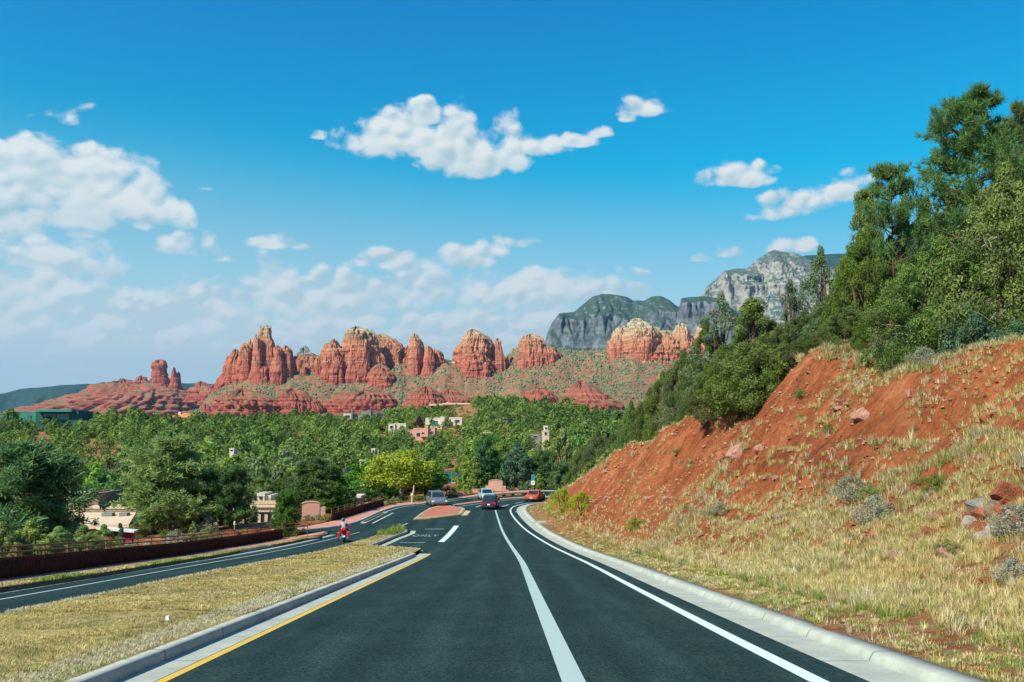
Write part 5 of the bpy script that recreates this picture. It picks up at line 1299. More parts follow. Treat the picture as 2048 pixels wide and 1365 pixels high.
# ------------------------------------------------------------------ buildings
def house(name, label, D, blocks, windows=(), extras=(), cat='house', zb=None):
    """blocks (px0, px1, py top, front offset, depth, material); windows (px0, px1, py0, py1, offset, material, name)"""
    xc = at((blocks[0][0] + blocks[0][1]) / 2, 870, D)[0]
    zb = float(G(np.array([xc]), np.array([D]))[0]) - 1.5 if zb is None else zb
    r = empty(name, (xc, D, zb))
    for b_ in blocks:
        p0, p1, pt, f, dp, mt = b_[:6]; zt = at(1024, pt, D + f)[2]; x0, x1 = at(p0, pt, D + f)[0], at(p1, pt, D + f)[0]
        mb = MB(); bot = b_[6] if len(b_) > 6 else None
        z0 = (at(1024, bot, D + f)[2] - zb) if bot else 0
        c = .02 * D / 100
        mb.box(x0 - xc, x1 - xc, f, f + dp, z0, zt - zb)
        w = .25
        if dp > 2 and not bot:      # parapet
            mb.box(x0 - xc - .05, x1 - xc + .05, f - .06, f + w, zt - zb - .22, zt - zb + .10); mb.box(x0 - xc - .05, x0 - xc + w, f + w, f + dp, zt - zb - .22, zt - zb + .10); mb.box(x1 - xc - w, x1 - xc + .05, f + w, f + dp, zt - zb - .22, zt - zb + .10)
        mb.build('wing' if not bot else 'roof_slab', M[mt], r)
    for w_ in windows:
        p0, p1, q0, q1, f, mt = w_[:6]; x0, x1 = at(p0, q0, D + f)[0], at(p1, q0, D + f)[0]; z1, z0 = at(1024, q0, D + f)[2], at(1024, q1, D + f)[2]
        mb = MB(); mb.box(x0 - xc, x1 - xc, f - .10, f + .12, z0 - zb, z1 - zb); wo = mb.build(w_[6] if len(w_) > 6 else 'window', M[mt], r)
        if mt in ('glass', 'tealglass') and (x1 - x0) > .5:
            t = .07; mb = MB(); X0, X1, Z0, Z1 = x0 - xc, x1 - xc, z0 - zb, z1 - zb
            mb.box(X0 - t, X1 + t, f - .13, f - .02, Z1, Z1 + t); mb.box(X0 - t, X1 + t, f - .13, f - .02, Z0 - t, Z0); mb.box(X0 - t, X0, f - .13, f - .02, Z0, Z1); mb.box(X1, X1 + t, f - .13, f - .02, Z0, Z1)
            nm = max(1, int((x1 - x0) / 1.4))
            for q in range(1, nm): xx = X0 + (X1 - X0) * q / nm; mb.box(xx - .03, xx + .03, f - .13, f - .02, Z0, Z1)
            fo = mb.build('window_frame', M['adobe_white'] if mt == 'glass' else M['teal_dark'], r); fo.parent = wo
    for fn in extras: fn(r, xc, zb)
    tag(r, label, cat); return r
def gable(r, xc, zb, px0, px1, pyr, pye, D, dp, mt, hip=.0, over=.5):
    x0, x1 = at(px0, pye, D)[0] - xc, at(px1, pye, D)[0] - xc; ze = at(1024, pye, D)[2] - zb; zr = at(1024, pyr, D)[2] - zb; y0 = D - r.location[1] - over; y1 = y0 + dp; ym = (y0 + y1) / 2; h = hip * (x1 - x0)
    mb = MB(); t = .18
    mb.add([(x0, y0, ze), (x1, y0, ze), (x1, y1, ze), (x0, y1, ze), (x0 + h, ym, zr), (x1 - h, ym, zr), (x0, y0, ze - t), (x1, y0, ze - t), (x1, y1, ze - t), (x0, y1, ze - t)],
           [(0, 1, 5, 4), (2, 3, 4, 5), (0, 4, 3), (1, 2, 5), (6, 9, 8, 7), (0, 6, 7, 1), (1, 7, 8, 2), (2, 8, 9, 3), (3, 9, 6, 0)])
    mb.build('roof', M[mt], r)
house('teal_house', 'long flat-roofed teal green house on the far left hilltop', 400, [(72, 142, 824, 0, 14, 'teal_dark'), (140, 157, 822.5, -1, 14, 'teal_dark'), (2, 30, 827, 0, 10, 'teal'), (30, 50, 824, 1, 10, 'teal'), (50, 74, 824.5, .5, 10, 'teal'), (70, 143, 819, -3.5, 16, 'teal', 824)],
      [(88, 112, 828, 842, -.1, 'tealglass'), (114, 139, 828, 841, -.1, 'tealglass'), (8, 16, 834, 842, -.1, 'tealglass'), (56, 62, 831, 842, .4, 'tealglass')])
house('small_teal_shed', 'small teal shed downhill from the long teal house', 396, [(155, 170, 843, 0, 5, 'teal')], [(158, 163, 845, 850, 0, 'tealglass')], cat='shed')
house('orange_roofed_house', 'house with a bright orange clay roof among the hilltop trees', 455, [(350, 392, 833, 0, 9, 'adobe')], [(356, 366, 835, 839, 0, 'glass'), (374, 384, 835, 839, 0, 'glass')],
      [lambda r, xc, zb: gable(r, xc, zb, 340, 402, 826.5, 835, 455, 10, 'orange_roof', .22), lambda r, xc, zb: [MB().box(0, 1, 0, 1, 0, 1), (lambda mb: (mb.box(at(352, 826, 455)[0] - xc, at(357, 826, 455)[0] - xc, 3, 4.2, at(1024, 831, 455)[2] - zb, at(1024, 824, 455)[2] - zb), mb.build('chimney', M['adobe_white'], r)))(MB())]])
house('grey_modern_house', 'low modern house of grey blocks and dark glass under the red domes', 440, [(687, 703, 828, 0, 10, 'adobe_white'), (702, 705, 818, -1, 2, 'grey_wall'), (705, 722, 830, 1, 10, 'grey_wall'), (722, 742, 823, 0, 10, 'grey_wall'), (742, 769, 825, 1, 10, 'blue_roof')],
      [(690, 700, 831, 836, 0, 'glass'), (744, 754, 828, 834, 1, 'glass'), (757, 767, 828, 834, 1, 'glass')])
house('white_flat_house', 'small white flat-roofed house behind the pink house', 335, [(777, 790, 848.5, 0, 8, 'adobe_white'), (789, 812, 847.5, .6, 8, 'adobe_white')], [(780, 786, 852, 858, 0, 'glass'), (800, 806, 852, 857, .6, 'glass')])
house('pink_adobe_house', 'pink adobe house with a small balcony on the wooded hill', 310, [(795, 828, 860, .5, 9, 'adobe_pink'), (827, 852, 857, 0, 9, 'adobe_pink'), (850, 856, 853, -.8, 3, 'adobe_pink'), (855, 870, 856, 0, 8, 'adobe_pink')],
      [(801.5, 805, 867, 873, .5, 'glass'), (806, 809, 867, 873, .5, 'glass'), (833, 840.5, 866, 873, 0, 'glass'), (843, 849, 865, 871, 0, 'glass'), (860, 866, 863, 869, 0, 'glass')],
      [lambda r, xc, zb: (lambda mb: (mb.box(at(841, 872, 309)[0] - xc, at(851, 872, 309)[0] - xc, -1.8, 0, at(1024, 874, 309)[2] - zb, at(1024, 873, 309)[2] - zb), mb.box(at(841, 872, 309)[0] - xc, at(851, 872, 309)[0] - xc, -1.8, -1.7, at(1024, 873, 309)[2] - zb, at(1024, 869, 309)[2] - zb), mb.build('balcony', M['adobe_pink'], r)))(MB())])
house('cream_adobe_house', 'cream adobe house with a dark timber balcony near the hilltop', 350, [(851, 886, 836.5, 0, 9, 'adobe_white'), (880, 889, 834, -1.2, 4, 'adobe_white'), (888, 924, 835.5, .5, 9, 'adobe_white')],
      [(861, 875, 842.5, 851, 0, 'tealglass'), (890, 905, 843.5, 852, .5, 'glass'), (909, 919, 840, 845, .5, 'glass')],
      [lambda r, xc, zb: (lambda mb: ([mb.box(at(q, 850, 348.5)[0] - xc - .1, at(q, 850, 348.5)[0] - xc + .1, -2, -1.8, 0, at(1024, 850, 348)[2] - zb) for q in (889, 897, 905)], mb.box(at(888, 850, 348)[0] - xc, at(906, 850, 348)[0] - xc, -2, .45, at(1024, 853.5, 348)[2] - zb, at(1024, 852, 348)[2] - zb), mb.box(at(888, 850, 348)[0] - xc, at(906, 850, 348)[0] - xc, -2, -1.9, at(1024, 849.5, 348)[2] - zb, at(1024, 848.8, 348)[2] - zb), mb.build('balcony', M['brown_roof'], r)))(MB())])
house('long_cream_house', 'long low cream-roofed house on the hill crest below the buttes', 455, [(862, 940, 811.5, 1, 9, 'brown_roof'), (858, 942, 808, -1.5, 13, 'adobe', 811.8), (884, 942, 806.2, -2, 8, 'adobe', 809.5), (893, 897, 805, 2, 1.5, 'adobe', 809)], [(870, 890, 812.5, 817, 1, 'glass'), (900, 932, 812, 817, 1, 'glass')])
house('brown_gabled_house', 'dark brown gabled house roof poking out of the trees', 330, [(1000, 1027, 842, 0, 8, 'brown_roof')], [(1008, 1018, 843, 847, 0, 'glass')], [lambda r, xc, zb: gable(r, xc, zb, 996, 1031, 834, 843, 330, 10, 'brown_roof', .3)])
house('slate_roofed_house', 'house with a long slate-blue roof near the right-hand trees', 430, [(1210, 1254, 829, 0, 9, 'grey_wall')], [(1216, 1226, 831, 835, 0, 'glass'), (1236, 1248, 831, 835, 0, 'glass')], [lambda r, xc, zb: gable(r, xc, zb, 1204, 1258, 823.5, 830, 430, 11, 'blue_roof', .08)])
house('pale_yellow_house', 'pale yellow house with a white top among the trees right of centre', 250, [(1085, 1098, 862, 0, 6, 'adobe'), (1088, 1096, 852.5, 1, 4, 'adobe_white')], [(1089, 1094, 865, 870, 0, 'glass'), (1090, 1094, 855, 859, 1, 'glass')])
house('grey_green_house', 'greyish flat-roofed house just left of the pale yellow house', 255, [(1062, 1080, 869, 0, 6, 'grey_wall')], [(1066, 1075, 872, 876, 0, 'glass')])
house('tan_roofed_house', 'tan house roof low among the trees below the brown gable', 270, [(964, 983, 868, 0, 7, 'tan')], [(968, 974, 869.5, 873, 0, 'glass')], [lambda r, xc, zb: gable(r, xc, zb, 961, 986, 864, 869, 270, 8, 'tan', .2)])
house('rust_roofed_house', 'house with rust-coloured roof and white window frames above the orange car', 192, [(1110, 1132, 925, 0, 6, 'tan')], [(1113, 1119, 927, 938, 0, 'glass'), (1123, 1128, 928, 938, 0, 'glass')], [lambda r, xc, zb: gable(r, xc, zb, 1106, 1136, 915, 926, 192, 8, 'orange_roof', .15)])
house('white_roof_house', 'white flat roof nearly hidden in the hillside trees, centre left', 240, [(560, 580, 903, 0, 6, 'adobe_white')], [(565, 572, 905, 908, 0, 'glass')])
house('white_chimney_house', 'tiny white house showing above the yellow-green tree', 230, [(743, 750, 898, 0, 4, 'adobe_white'), (750, 757, 902, .5, 4, 'adobe')], [(745, 748, 901, 904, 0, 'glass')])
house('pale_cabin', 'pale cabin glimpsed between trees left of the yellow-green tree', 190, [(719, 731, 921, 0, 4, 'adobe')], [(722, 727, 924, 928, 0, 'glass')])
house('tiny_white_house', 'tiny white roof in the trees of the left hillside', 220, [(459, 468, 898, 0, 4, 'adobe_white')], [(461, 465, 900, 902, 0, 'glass')])
# left valley, closer
house('cream_flat_building', 'cream flat-roofed building with a brown block in the left valley', 100, [(104, 166, 989, 0, 6, 'adobe'), (165, 197, 988.5, -1.2, 6, 'adobe_brown')], [(178, 187, 1009, 1016, -1.2, 'glass'), (130, 136, 1000, 1006, 0, 'glass'), (148, 154, 992, 999, 0, 'glass')])
def sloperoof(r, xc, zb):
    mb = MB(); D = 92; A_ = [at(168, 1026, D + 4), at(272, 1026, D + 4), at(258, 1048, D - 2), at(146, 1052, D - 2)]
    V = [(p[0] - xc, p[1] - D, p[2] - zb) for p in A_]; mb.add(V + [(a, c, z - .35) for a, c, z in V], [(3, 2, 1, 0), (4, 5, 6, 7), (0, 1, 5, 4), (1, 2, 6, 5), (2, 3, 7, 6), (3, 0, 4, 7)]); mb.build('roof', M['adobe'], r)
    for q0, q1 in ((201, 222), (236, 252)):
        mb = MB(); mb.box(at(q0, 1030, D + 2)[0] - xc, at(q1, 1030, D + 2)[0] - xc, 2.2, 3.0, at(1024, 1033, D + 2)[2] - zb, at(1024, 1026.5, D + 2)[2] - zb); mb.build('vent', M['grey_wall'], r)
house('sloping_roof_building', 'wide cream building with a sunlit sloping roof in the left valley', 92, [(150, 268, 1050, -.6, 5, 'adobe_brown'), (166, 272, 1018, 4.3, 4, 'adobe'), (166, 272, 1014.5, 4.1, 4.4, 'adobe', 1018)], [(202, 214, 1050.5, 1058, -.6, 'glass'), (217, 236, 1050.5, 1058, -.6, 'glass'), (239, 256, 1050.5, 1058, -.6, 'glass')], [sloperoof])
house('dark_red_building', 'dark red wall under a white sloping roof beyond the rail', 74, [(196, 264, 1062, 0, .4, 'red_wall')], [(226, 234, 1068, 1078, 0, 'glass')], [lambda r, xc, zb: (lambda mb: (mb.add([(at(193, 1055.5, 73.6)[0] - xc, -.4, at(1024, 1055, 73.6)[2] - zb), (at(268, 1062, 73.6)[0] - xc, -.4, at(1024, 1062, 73.6)[2] - zb), (at(268, 1062, 73.6)[0] - xc, .5, at(1024, 1062, 73.6)[2] - zb), (at(193, 1055.5, 73.6)[0] - xc, .5, at(1024, 1055, 73.6)[2] - zb), (at(193, 1055.5, 73.6)[0] - xc, -.4, at(1024, 1059.5, 73.6)[2] - zb), (at(268, 1062, 73.6)[0] - xc, -.4, at(1024, 1066, 73.6)[2] - zb), (at(268, 1062, 73.6)[0] - xc, .5, at(1024, 1066, 73.6)[2] - zb), (at(193, 1055.5, 73.6)[0] - xc, .5, at(1024, 1059.5, 73.6)[2] - zb)], [(0, 1, 2, 3), (7, 6, 5, 4), (0, 4, 5, 1), (1, 5, 6, 2), (2, 6, 7, 3), (3, 7, 4, 0)]), mb.build('roof', M['white_roof'], r)))(MB())])
house('cream_tower_building', 'cream stucco building with a stepped tower behind the pines', 97, [(516, 552, 1004, 0, 6, 'adobe'), (515, 529, 989, .6, 3, 'adobe_white'), (528, 541, 993, .9, 3, 'adobe_white'), (392, 517, 1004, 2, 6, 'adobe')],
      [(522, 527, 1027, 1050, 0, 'glass'), (536, 542, 1027, 1050, 0, 'glass'), (519, 524, 993, 999, .6, 'glass'), (410, 420, 1012, 1024, 2, 'glass'), (440, 450, 1012, 1024, 2, 'glass'), (470, 480, 1012, 1024, 2, 'glass')],
      [lambda r, xc, zb: (lambda mb: (mb.box(at(514, 1012, 97)[0] - xc, at(554, 1012, 97)[0] - xc, -.25, -.02, at(1024, 1015, 97)[2] - zb, at(1024, 1012.5, 97)[2] - zb), mb.box(at(514, 1022, 97)[0] - xc, at(554, 1022, 97)[0] - xc, -.2, -.02, at(1024, 1024, 97)[2] - zb, at(1024, 1022, 97)[2] - zb), mb.build('ledge', M['adobe_white'], r)))(MB())])
house('roadside_hut', 'small tan hut with a pale flat roof behind the far brown fence', 115, [(689, 721, 996, 0, 3, 'tan'), (687, 722, 992, -.3, 3.8, 'adobe_white', 996.5)], [(696, 700, 1001, 1008, 0, 'glass'), (709, 713, 1001, 1008, 0, 'glass')], cat='hut')
# tennis court beyond the far walk
tcz = float(G(np.array([-9.]), np.array([172.]))[0])
tr = empty('tennis_court_fence', (at(912, 965, 172)[0], 172, tcz)); X = lambda p: at(p, 965, 172)[0] - tr.location[0]; Zt = lambda q: at(1024, q, 172)[2] - tcz
mb = MB(); mb.box(X(889), X(935), -.02, .02, Zt(964.5), Zt(943)); mb.build('wind_screen', M['tealglass'], tr)
for q in (889, 896.5, 904, 912, 920, 927, 935):
    mb = MB(); mb.tube([(X(q), -.06, min(0, Zt(985))), (X(q), -.06, Zt(942.5))], .05, 6); mb.build('post', M['galv'], tr)
mb = MB(); mb.tube([(X(889), -.06, Zt(943)), (X(935), -.06, Zt(943))], .04, 6); mb.build('top_rail', M['galv'], tr)
mb = MB(); mb.box(X(889), X(936), -.22, -.12, Zt(967), Zt(964.6)); mb.build('tape', M['bluewhite'], tr)
tag(tr, 'blue-green tennis court fence behind the bend', 'fence')
tw = MB(); tw.box(X(893), X(936), -1, -.6, min(-1, Zt(990)), Zt(967.5)); to_ = tw.build('brick_wall', M['brickwall'], None, tuple(tr.location)); tag(to_, 'brown brick wall at the foot of the tennis court fence', 'wall')
tb = MB(); tb.box(X(912), X(930), -2.2, -2.1, Zt(990), Zt(985)); to_ = tb.build('blue_barrier', M['cobalt'], None, tuple(tr.location)); tag(to_, 'bright blue low barrier below the brown brick wall', 'barrier')
lp = empty('court_lamp', (at(934.5, 985, 168)[0], 168, float(H(150)) - .5)); Zl = lambda q: at(1024, q, 168)[2] - lp.location[2]
mb = MB(); mb.tube([(0, 0, Zl(992)), (0, 0, Zl(939))], [.07, .05], 8); mb.build('pole', M['galv'], lp)
mb = MB(); mb.box(-1.15, .55, -.12, .12, Zl(957.4), Zl(956)); mb.build('arm', M['galv'], lp)
mb = MB(); mb.tube([(0, 0, Zl(941)), (0, 0, Zl(936.5))], [.12, .09], 8); mb.build('lamp_head', M['white_roof'], lp); tag(lp, 'tall lamp pole with a horizontal arm at the tennis court', 'lamp')
# pink feature walls
def pinkwall(label, px0, px1, pyt, pyb, D, th, steps, rz=0.0):
    c = at((px0 + px1) / 2, pyb, D); zb = float(H(D)) + .1; r = empty('pink_wall', (c[0], D, zb), rz); w = (px1 - px0) / FPX * D / 2; h = at(1024, pyt, D)[2] - zb
    arch = [(w * math.cos(t), h - w * .28 + w * .28 * math.sin(t)) for t in np.linspace(0, math.pi, 13)]
    mb = MB(); mb.prism([(-w, -.3), (w, -.3)] + arch, -th / 2, th / 2, 'y'); mb.build('arched_panel', M['adobe_pink'], r)
    mb = MB(); n = len(arch)
    P = [(a * 1.03, .0, z + .03) for a, z in arch]
    for i in range(n - 1):
        a, b_ = P[i], P[i + 1]; mb.add([(a[0], -th / 2 - .05, a[2]), (b_[0], -th / 2 - .05, b_[2]), (b_[0], th / 2 + .05, b_[2]), (a[0], th / 2 + .05, a[2]), (a[0], -th / 2 - .05, a[2] + .09), (b_[0], -th / 2 - .05, b_[2] + .09), (b_[0], th / 2 + .05, b_[2] + .09), (a[0], th / 2 + .05, a[2] + .09)], [(0, 1, 2, 3), (7, 6, 5, 4), (0, 4, 5, 1), (2, 6, 7, 3), (1, 5, 6, 2), (3, 7, 4, 0)])
    mb.build('coping', M['adobe_pink'], r)
    for (q0, q1, qt) in steps:
        mb = MB(); a = (q0 - (px0 + px1) / 2) / FPX * D; b_ = (q1 - (px0 + px1) / 2) / FPX * D; mb.box(a, b_, -th / 2 + .05, th / 2 - .05, -.3, at(1024, qt, D)[2] - zb); mb.build('shoulder', M['adobe_pink'], r)
    tag(r, label, 'wall'); return r
pinkwall('nearer pink arched wall with a square shoulder on its right', 604, 638, 1005, 1052, 98.5, .7, [(638, 649, 1014)], rz=R(12))
pinkwall('far pink arched wall with stepped shoulders beyond the bend', 977, 1005, 961, 986, 147.5, .4, [(971, 977, 972), (1005, 1011, 972), (966, 971, 979), (1011, 1017, 980)])
for (q0, q1, qt, D, lb) in ((944, 966, 979.5, 143.5, 'low pink wall left of the far arched wall'), (1018, 1045, 977.5, 150, 'low pink wall between the far arched wall and the road sign'), (1045, 1062, 979, 151, 'pinkish planter wall just left of the road sign'), (916, 929, 987.5, 135, 'short pink block wall below the tennis court'), (872, 884, 984, 132, 'short pink wall behind the silver van')):
    x0, x1 = at(q0, qt, D)[0], at(q1, qt, D)[0]; zb = float(H(D)) + .1; ht = at(1024, qt, D)[2] - zb
    mb = MB(); mb.box(x0, x1, D, D + .35, zb - .3, zb + ht); mb.box(x0 - .05, x1 + .05, D - .05, D + .4, zb + ht + .003, zb + ht + .08); o = mb.build('low_pink_wall', M['adobe_pink']); tag(o, lb, 'wall')
# road sign
sp = onroad(1066, 986); sg = empty('road_sign', (at(1066, 980, 146)[0], 146, float(H(146)) + .15)); zs_ = lambda q: at(1024, q, 146)[2] - sg.location[2]
mb = MB(); mb.box(-.04, .04, -.03, .03, -.2, zs_(950)); mb.build('post', M['galv'], sg)
mb = MB(); mb.box(-.27, .27, -.06, -.035, zs_(961.5), zs_(949.5)); mb.build('upper_panel', M['sign_teal'], sg)
mb = MB(); mb.box(-.28, .28, -.075, -.035, zs_(970), zs_(962)); lo = mb.build('lower_panel', M['sign_white'], sg)
mb = MB(); zc = (zs_(970) + zs_(962)) / 2; mb.prism([(-.03, zc - .12), (.03, zc - .12), (.03, zc + .02), (.1, zc + .02), (0, zc + .16), (-.1, zc + .02), (-.03, zc + .02)], -.085, -.078, 'y'); mb.build('symbol', M['sign_black'], lo)
tag(sg, 'post with a teal sign panel above a white one at the bend', 'sign')
# little lamps and posts on the left
for (px, pt, pb, D, lb) in ((469, 1043, 1058, 84, 'short white bollard light among the shrubs behind the rail'), (514, 1026, 1062, 90, 'thin pale pole in front of the cream tower building')):
    zb = float(G(np.array([at(px, pb, D)[0]]), np.array([D]))[0]); zt = at(px, pt, D)[2]; r = empty('bollard_light' if px == 469 else 'light_pole', (at(px, pb, D)[0], D, zb))
    mb = MB(); mb.tube([(0, 0, -.1), (0, 0, zt - zb - .3)], .045, 8); mb.build('pole', M['galv'], r); mb = MB(); mb.tube([(0, 0, zt - zb - .3), (0, 0, zt - zb)], [.09, .07], 8); mb.build('lamp_head', M['white_roof'], r); tag(r, lb, 'lamp')
pp = empty('wooden_post', (at(826, 1004, 121.5)[0], 121.5, float(H(121.5)) + .1))
mb = MB(); mb.tube([(-.12, 0, -.1), (-.1, 0, .9), (.05, 0, 1.5), (.12, .03, 2.25)], [.13, .12, .11, .07], 8); mb.build('shaft', M['adobe_pink'], pp); mb = MB(); mb.box(-.3, .02, -.14, .14, .95, 1.25); mb.build('collar', M['adobe_white'], pp); tag(pp, 'crooked pinkish wooden post beside the yellow-green tree', 'post')

# ------------------------------------------------------------------ vehicles
def wheel(parent, x, y, r_, w, side):
    mb = MB(); n = 20; prof = [(r_ * .62, -w / 2), (r_ * .95, -w / 2), (r_, -w / 3), (r_, w / 3), (r_ * .95, w / 2), (r_ * .62, w / 2)]
    V = [(x + b_, y + math.cos(2 * math.pi * k / n) * a, r_ + math.sin(2 * math.pi * k / n) * a) for k in range(n) for a, b_ in prof]; m_ = len(prof)
    mb.add(V, [(k * m_ + j, ((k + 1) % n) * m_ + j, ((k + 1) % n) * m_ + (j + 1) % m_, k * m_ + (j + 1) % m_) for k in range(n) for j in range(m_)])
    wo = mb.build('wheel', M['rubber'], parent, smooth=True)
    mb = MB(); V = [(x + side * w * .30, y + math.cos(2 * math.pi * k / n) * r_ * .64, r_ + math.sin(2 * math.pi * k / n) * r_ * .64) for k in range(n)] + [(x + side * w * .1, y + math.cos(2 * math.pi * k / n) * r_ * .64, r_ + math.sin(2 * math.pi * k / n) * r_ * .64) for k in range(n)]
    mb.add(V, [tuple(range(n)), tuple(range(2 * n - 1, n - 1, -1))] + [(k, n + k, n + (k + 1) % n, (k + 1) % n) for k in range(n)])
    for k in range(5):
        a = 2 * math.pi * k / 5; c, s = math.cos(a), math.sin(a); mb.box(x + side * w * .32, x + side * w * .42, y + c * r_ * .3 - .05, y + c * r_ * .3 + .05, r_ + s * r_ * .3 - .05, r_ + s * r_ * .3 + .05)
    mb.build('rim', M['chrome'], wo)
def car(name, label, paint, x, y, rz, L=4.6, Wd=1.8, Hh=1.5, kind='sedan', zoff=0.0):
    """front towards +Y"""
    z = float(H(y)) + .01; r = empty(name, (x, y, z), rz); h = Wd / 2; rr = .34; f, b_ = L / 2, -L / 2; belt = Hh * .60; g = .20
    hood = belt * .93
    if kind == 'van': cabf, cabb, wf, wb = f * .62, b_ * .96, f * .22, b_ * .86; hood = belt * .95
    elif kind == 'suv': cabf, cabb, wf, wb = f * .42, b_ * .97, f * .08, b_ * .82
    else: cabf, cabb, wf, wb = f * .40, b_ * .66, f * .02, b_ * .36
    def sect(yv, zt, wid, zb=g): return [(-wid * .90, yv, zb), (-wid, yv, zb + .22), (-wid, yv, zt * .72), (-wid * .93, yv, zt), (0, yv, zt + .035), (wid * .93, yv, zt), (wid, yv, zt * .72), (wid, yv, zb + .22), (wid * .90, yv, zb), (0, yv, zb - .02)]
    rear_t = belt if kind != 'sedan' else belt * .98
    st = [(b_, rear_t * .84, h * .86, g + .10), (b_ + .10, rear_t * .95, h * .95, g + .04), (b_ + .5, rear_t, h, g), (cabb + .25, belt, h, g), (0, belt, h, g), (cabf, belt * .985, h, g), (f - .55, hood * .92, h * .97, g), (f - .16, hood * .82, h * .90, g + .02), (f, hood * .64, h * .80, g + .08)]
    mb = MB(); V = []; [V.extend(sect(a, c, d, e)) for a, c, d, e in st]; m_ = 10; n = len(st)
    F = [(i * m_ + j, i * m_ + (j + 1) % m_, (i + 1) * m_ + (j + 1) % m_, (i + 1) * m_ + j) for i in range(n - 1) for j in range(m_)] + [tuple(range(m_ - 1, -1, -1)), tuple((n - 1) * m_ + j for j in range(m_))]
    mb.add(V, F); mb.build('body', M[paint], r, smooth=True, bevel=.025)
    hw, tw = h * .90, h * .72
    c = [(-hw, cabb, belt - .02), (hw, cabb, belt - .02), (hw, cabf, belt * .985 - .02), (-hw, cabf, belt * .985 - .02), (-tw, wb, Hh), (tw, wb, Hh), (tw, wf, Hh), (-tw, wf, Hh)]
    mb = MB(); mb.add(c, [(4, 5, 6, 7), (0, 1, 5, 4), (1, 2, 6, 5), (2, 3, 7, 6), (3, 0, 4, 7)]); mb.build('cabin', M[paint], r, bevel=.05)
    def pane(nm, q, s0=.07, s1=.93, t0=.12, t1=.86, out_=.012):
        a, b2, c2, d2 = [Vector(v) for v in q]; nrm = (b2 - a).cross(d2 - a).normalized() * out_
        P = lambda s, t: tuple((a * (1 - s) + b2 * s) * (1 - t) + (d2 * (1 - s) + c2 * s) * t + nrm)
        mb = MB(); A_ = [P(s0, t0), P(s1, t0), P(s1, t1), P(s0, t1)]; Bk = [tuple(Vector(p) - nrm * 2.5) for p in A_]; mb.add(A_ + Bk, [(0, 1, 2, 3), (7, 6, 5, 4), (0, 4, 5, 1), (1, 5, 6, 2), (2, 6, 7, 3), (3, 7, 4, 0)]); return mb.build(nm, M['glass'], r)
    pane('rear_window', (c[0], c[1], c[5], c[4])); pane('windscreen', (c[2], c[3], c[7], c[6]))
    for q in ((c[1], c[2], c[6], c[5]), (c[3], c[0], c[4], c[7])):
        pane('side_window', q, .10, .48); pane('side_window', q, .52, .90)
    for sx in (-1, 1):
        wheel(r, sx * (h - .10), f - .85, rr, .22, sx); wheel(r, sx * (h - .10), b_ + .80, rr, .22, sx)
        mb = MB(); mb.box(sx * h * .80 - .17, sx * h * .80 + .17, f - .17, f - .03, hood * .58, hood * .76); mb.build('headlight', M['headlight'], r, bevel=.03)
        mb = MB(); mb.box(sx * h * .80 - .13, sx * h * .80 + .13, b_ - .01, b_ + .12, rear_t * .60, rear_t * (.82 if kind == 'sedan' else .88)); mb.build('tail_light', M['taillight'], r, bevel=.02)
        mb = MB(); mb.box(sx * (h + .08) - .09, sx * (h + .08) + .09, cabf - .32, cabf - .22, belt - .02, belt + .14); mb.build('wing_mirror', M[paint], r, bevel=.03)
    mb = MB(); mb.box(-h * .82, h * .82, b_ - .05, b_ + .14, g + .06, g + .24); mb.build('bumper', M['dark_plastic'], r, bevel=.03)
    mb = MB(); mb.box(-h * .80, h * .80, f - .14, f + .05, g + .04, g + .22); mb.build('bumper', M['dark_plastic'], r, bevel=.03)
    mb = MB(); mb.box(-h * .45, h * .45, f - .10, f - .01, hood * .50, hood * .68); mb.build('grille', M['dark_plastic'], r)
    mb = MB(); mb.box(-.16, .16, b_ - .03, b_ + .02, rear_t * .55, rear_t * .55 + .13); mb.build('number_plate', M['sign_white'], r)
    mb = MB(); mb.box(-h * .86, h * .86, b_ + .5, f - .5, .14, g + .03); mb.build('underbody', M['dark_plastic'], r)
    if paint == 'darkcar': 
        mb = MB(); mb.box(-h * .7, h * .7, b_ - .02, b_ + .05, rear_t * .72, rear_t * .79); mb.build('light_bar', M['taillight'], r)
    tag(r, label, 'car'); return r
c1 = onroad(873, 1012); car('minivan', 'silver minivan coming towards the brick island', 'silver', c1[0], c1[1], R(180 + 14), 4.8, 2.0, 1.78, 'van')
c2 = onroad(973, 1000.5); car('parked_car', 'pale blue car coming the other way, half hidden by the dark car', 'bluewhite', c2[0], c2[1], R(180 + 10), 4.6, 1.85, 1.5, 'sedan').name = 'approaching_car'
c3 = onroad(980, 1020); car('dark_suv', 'dark slate car with red tail lights driving away in the lane ahead', 'darkcar', c3[0], c3[1] + 2, R(-4), 4.4, 1.78, 1.62, 'suv')
c4_ = onroad(1072, 1001.5); car('orange_car', 'orange-red car leaving round the bend below the bank', 'orange', c4_[0] - .1, c4_[1] - .6, R(-16), 4.4, 1.85, 1.42, 'sedan')
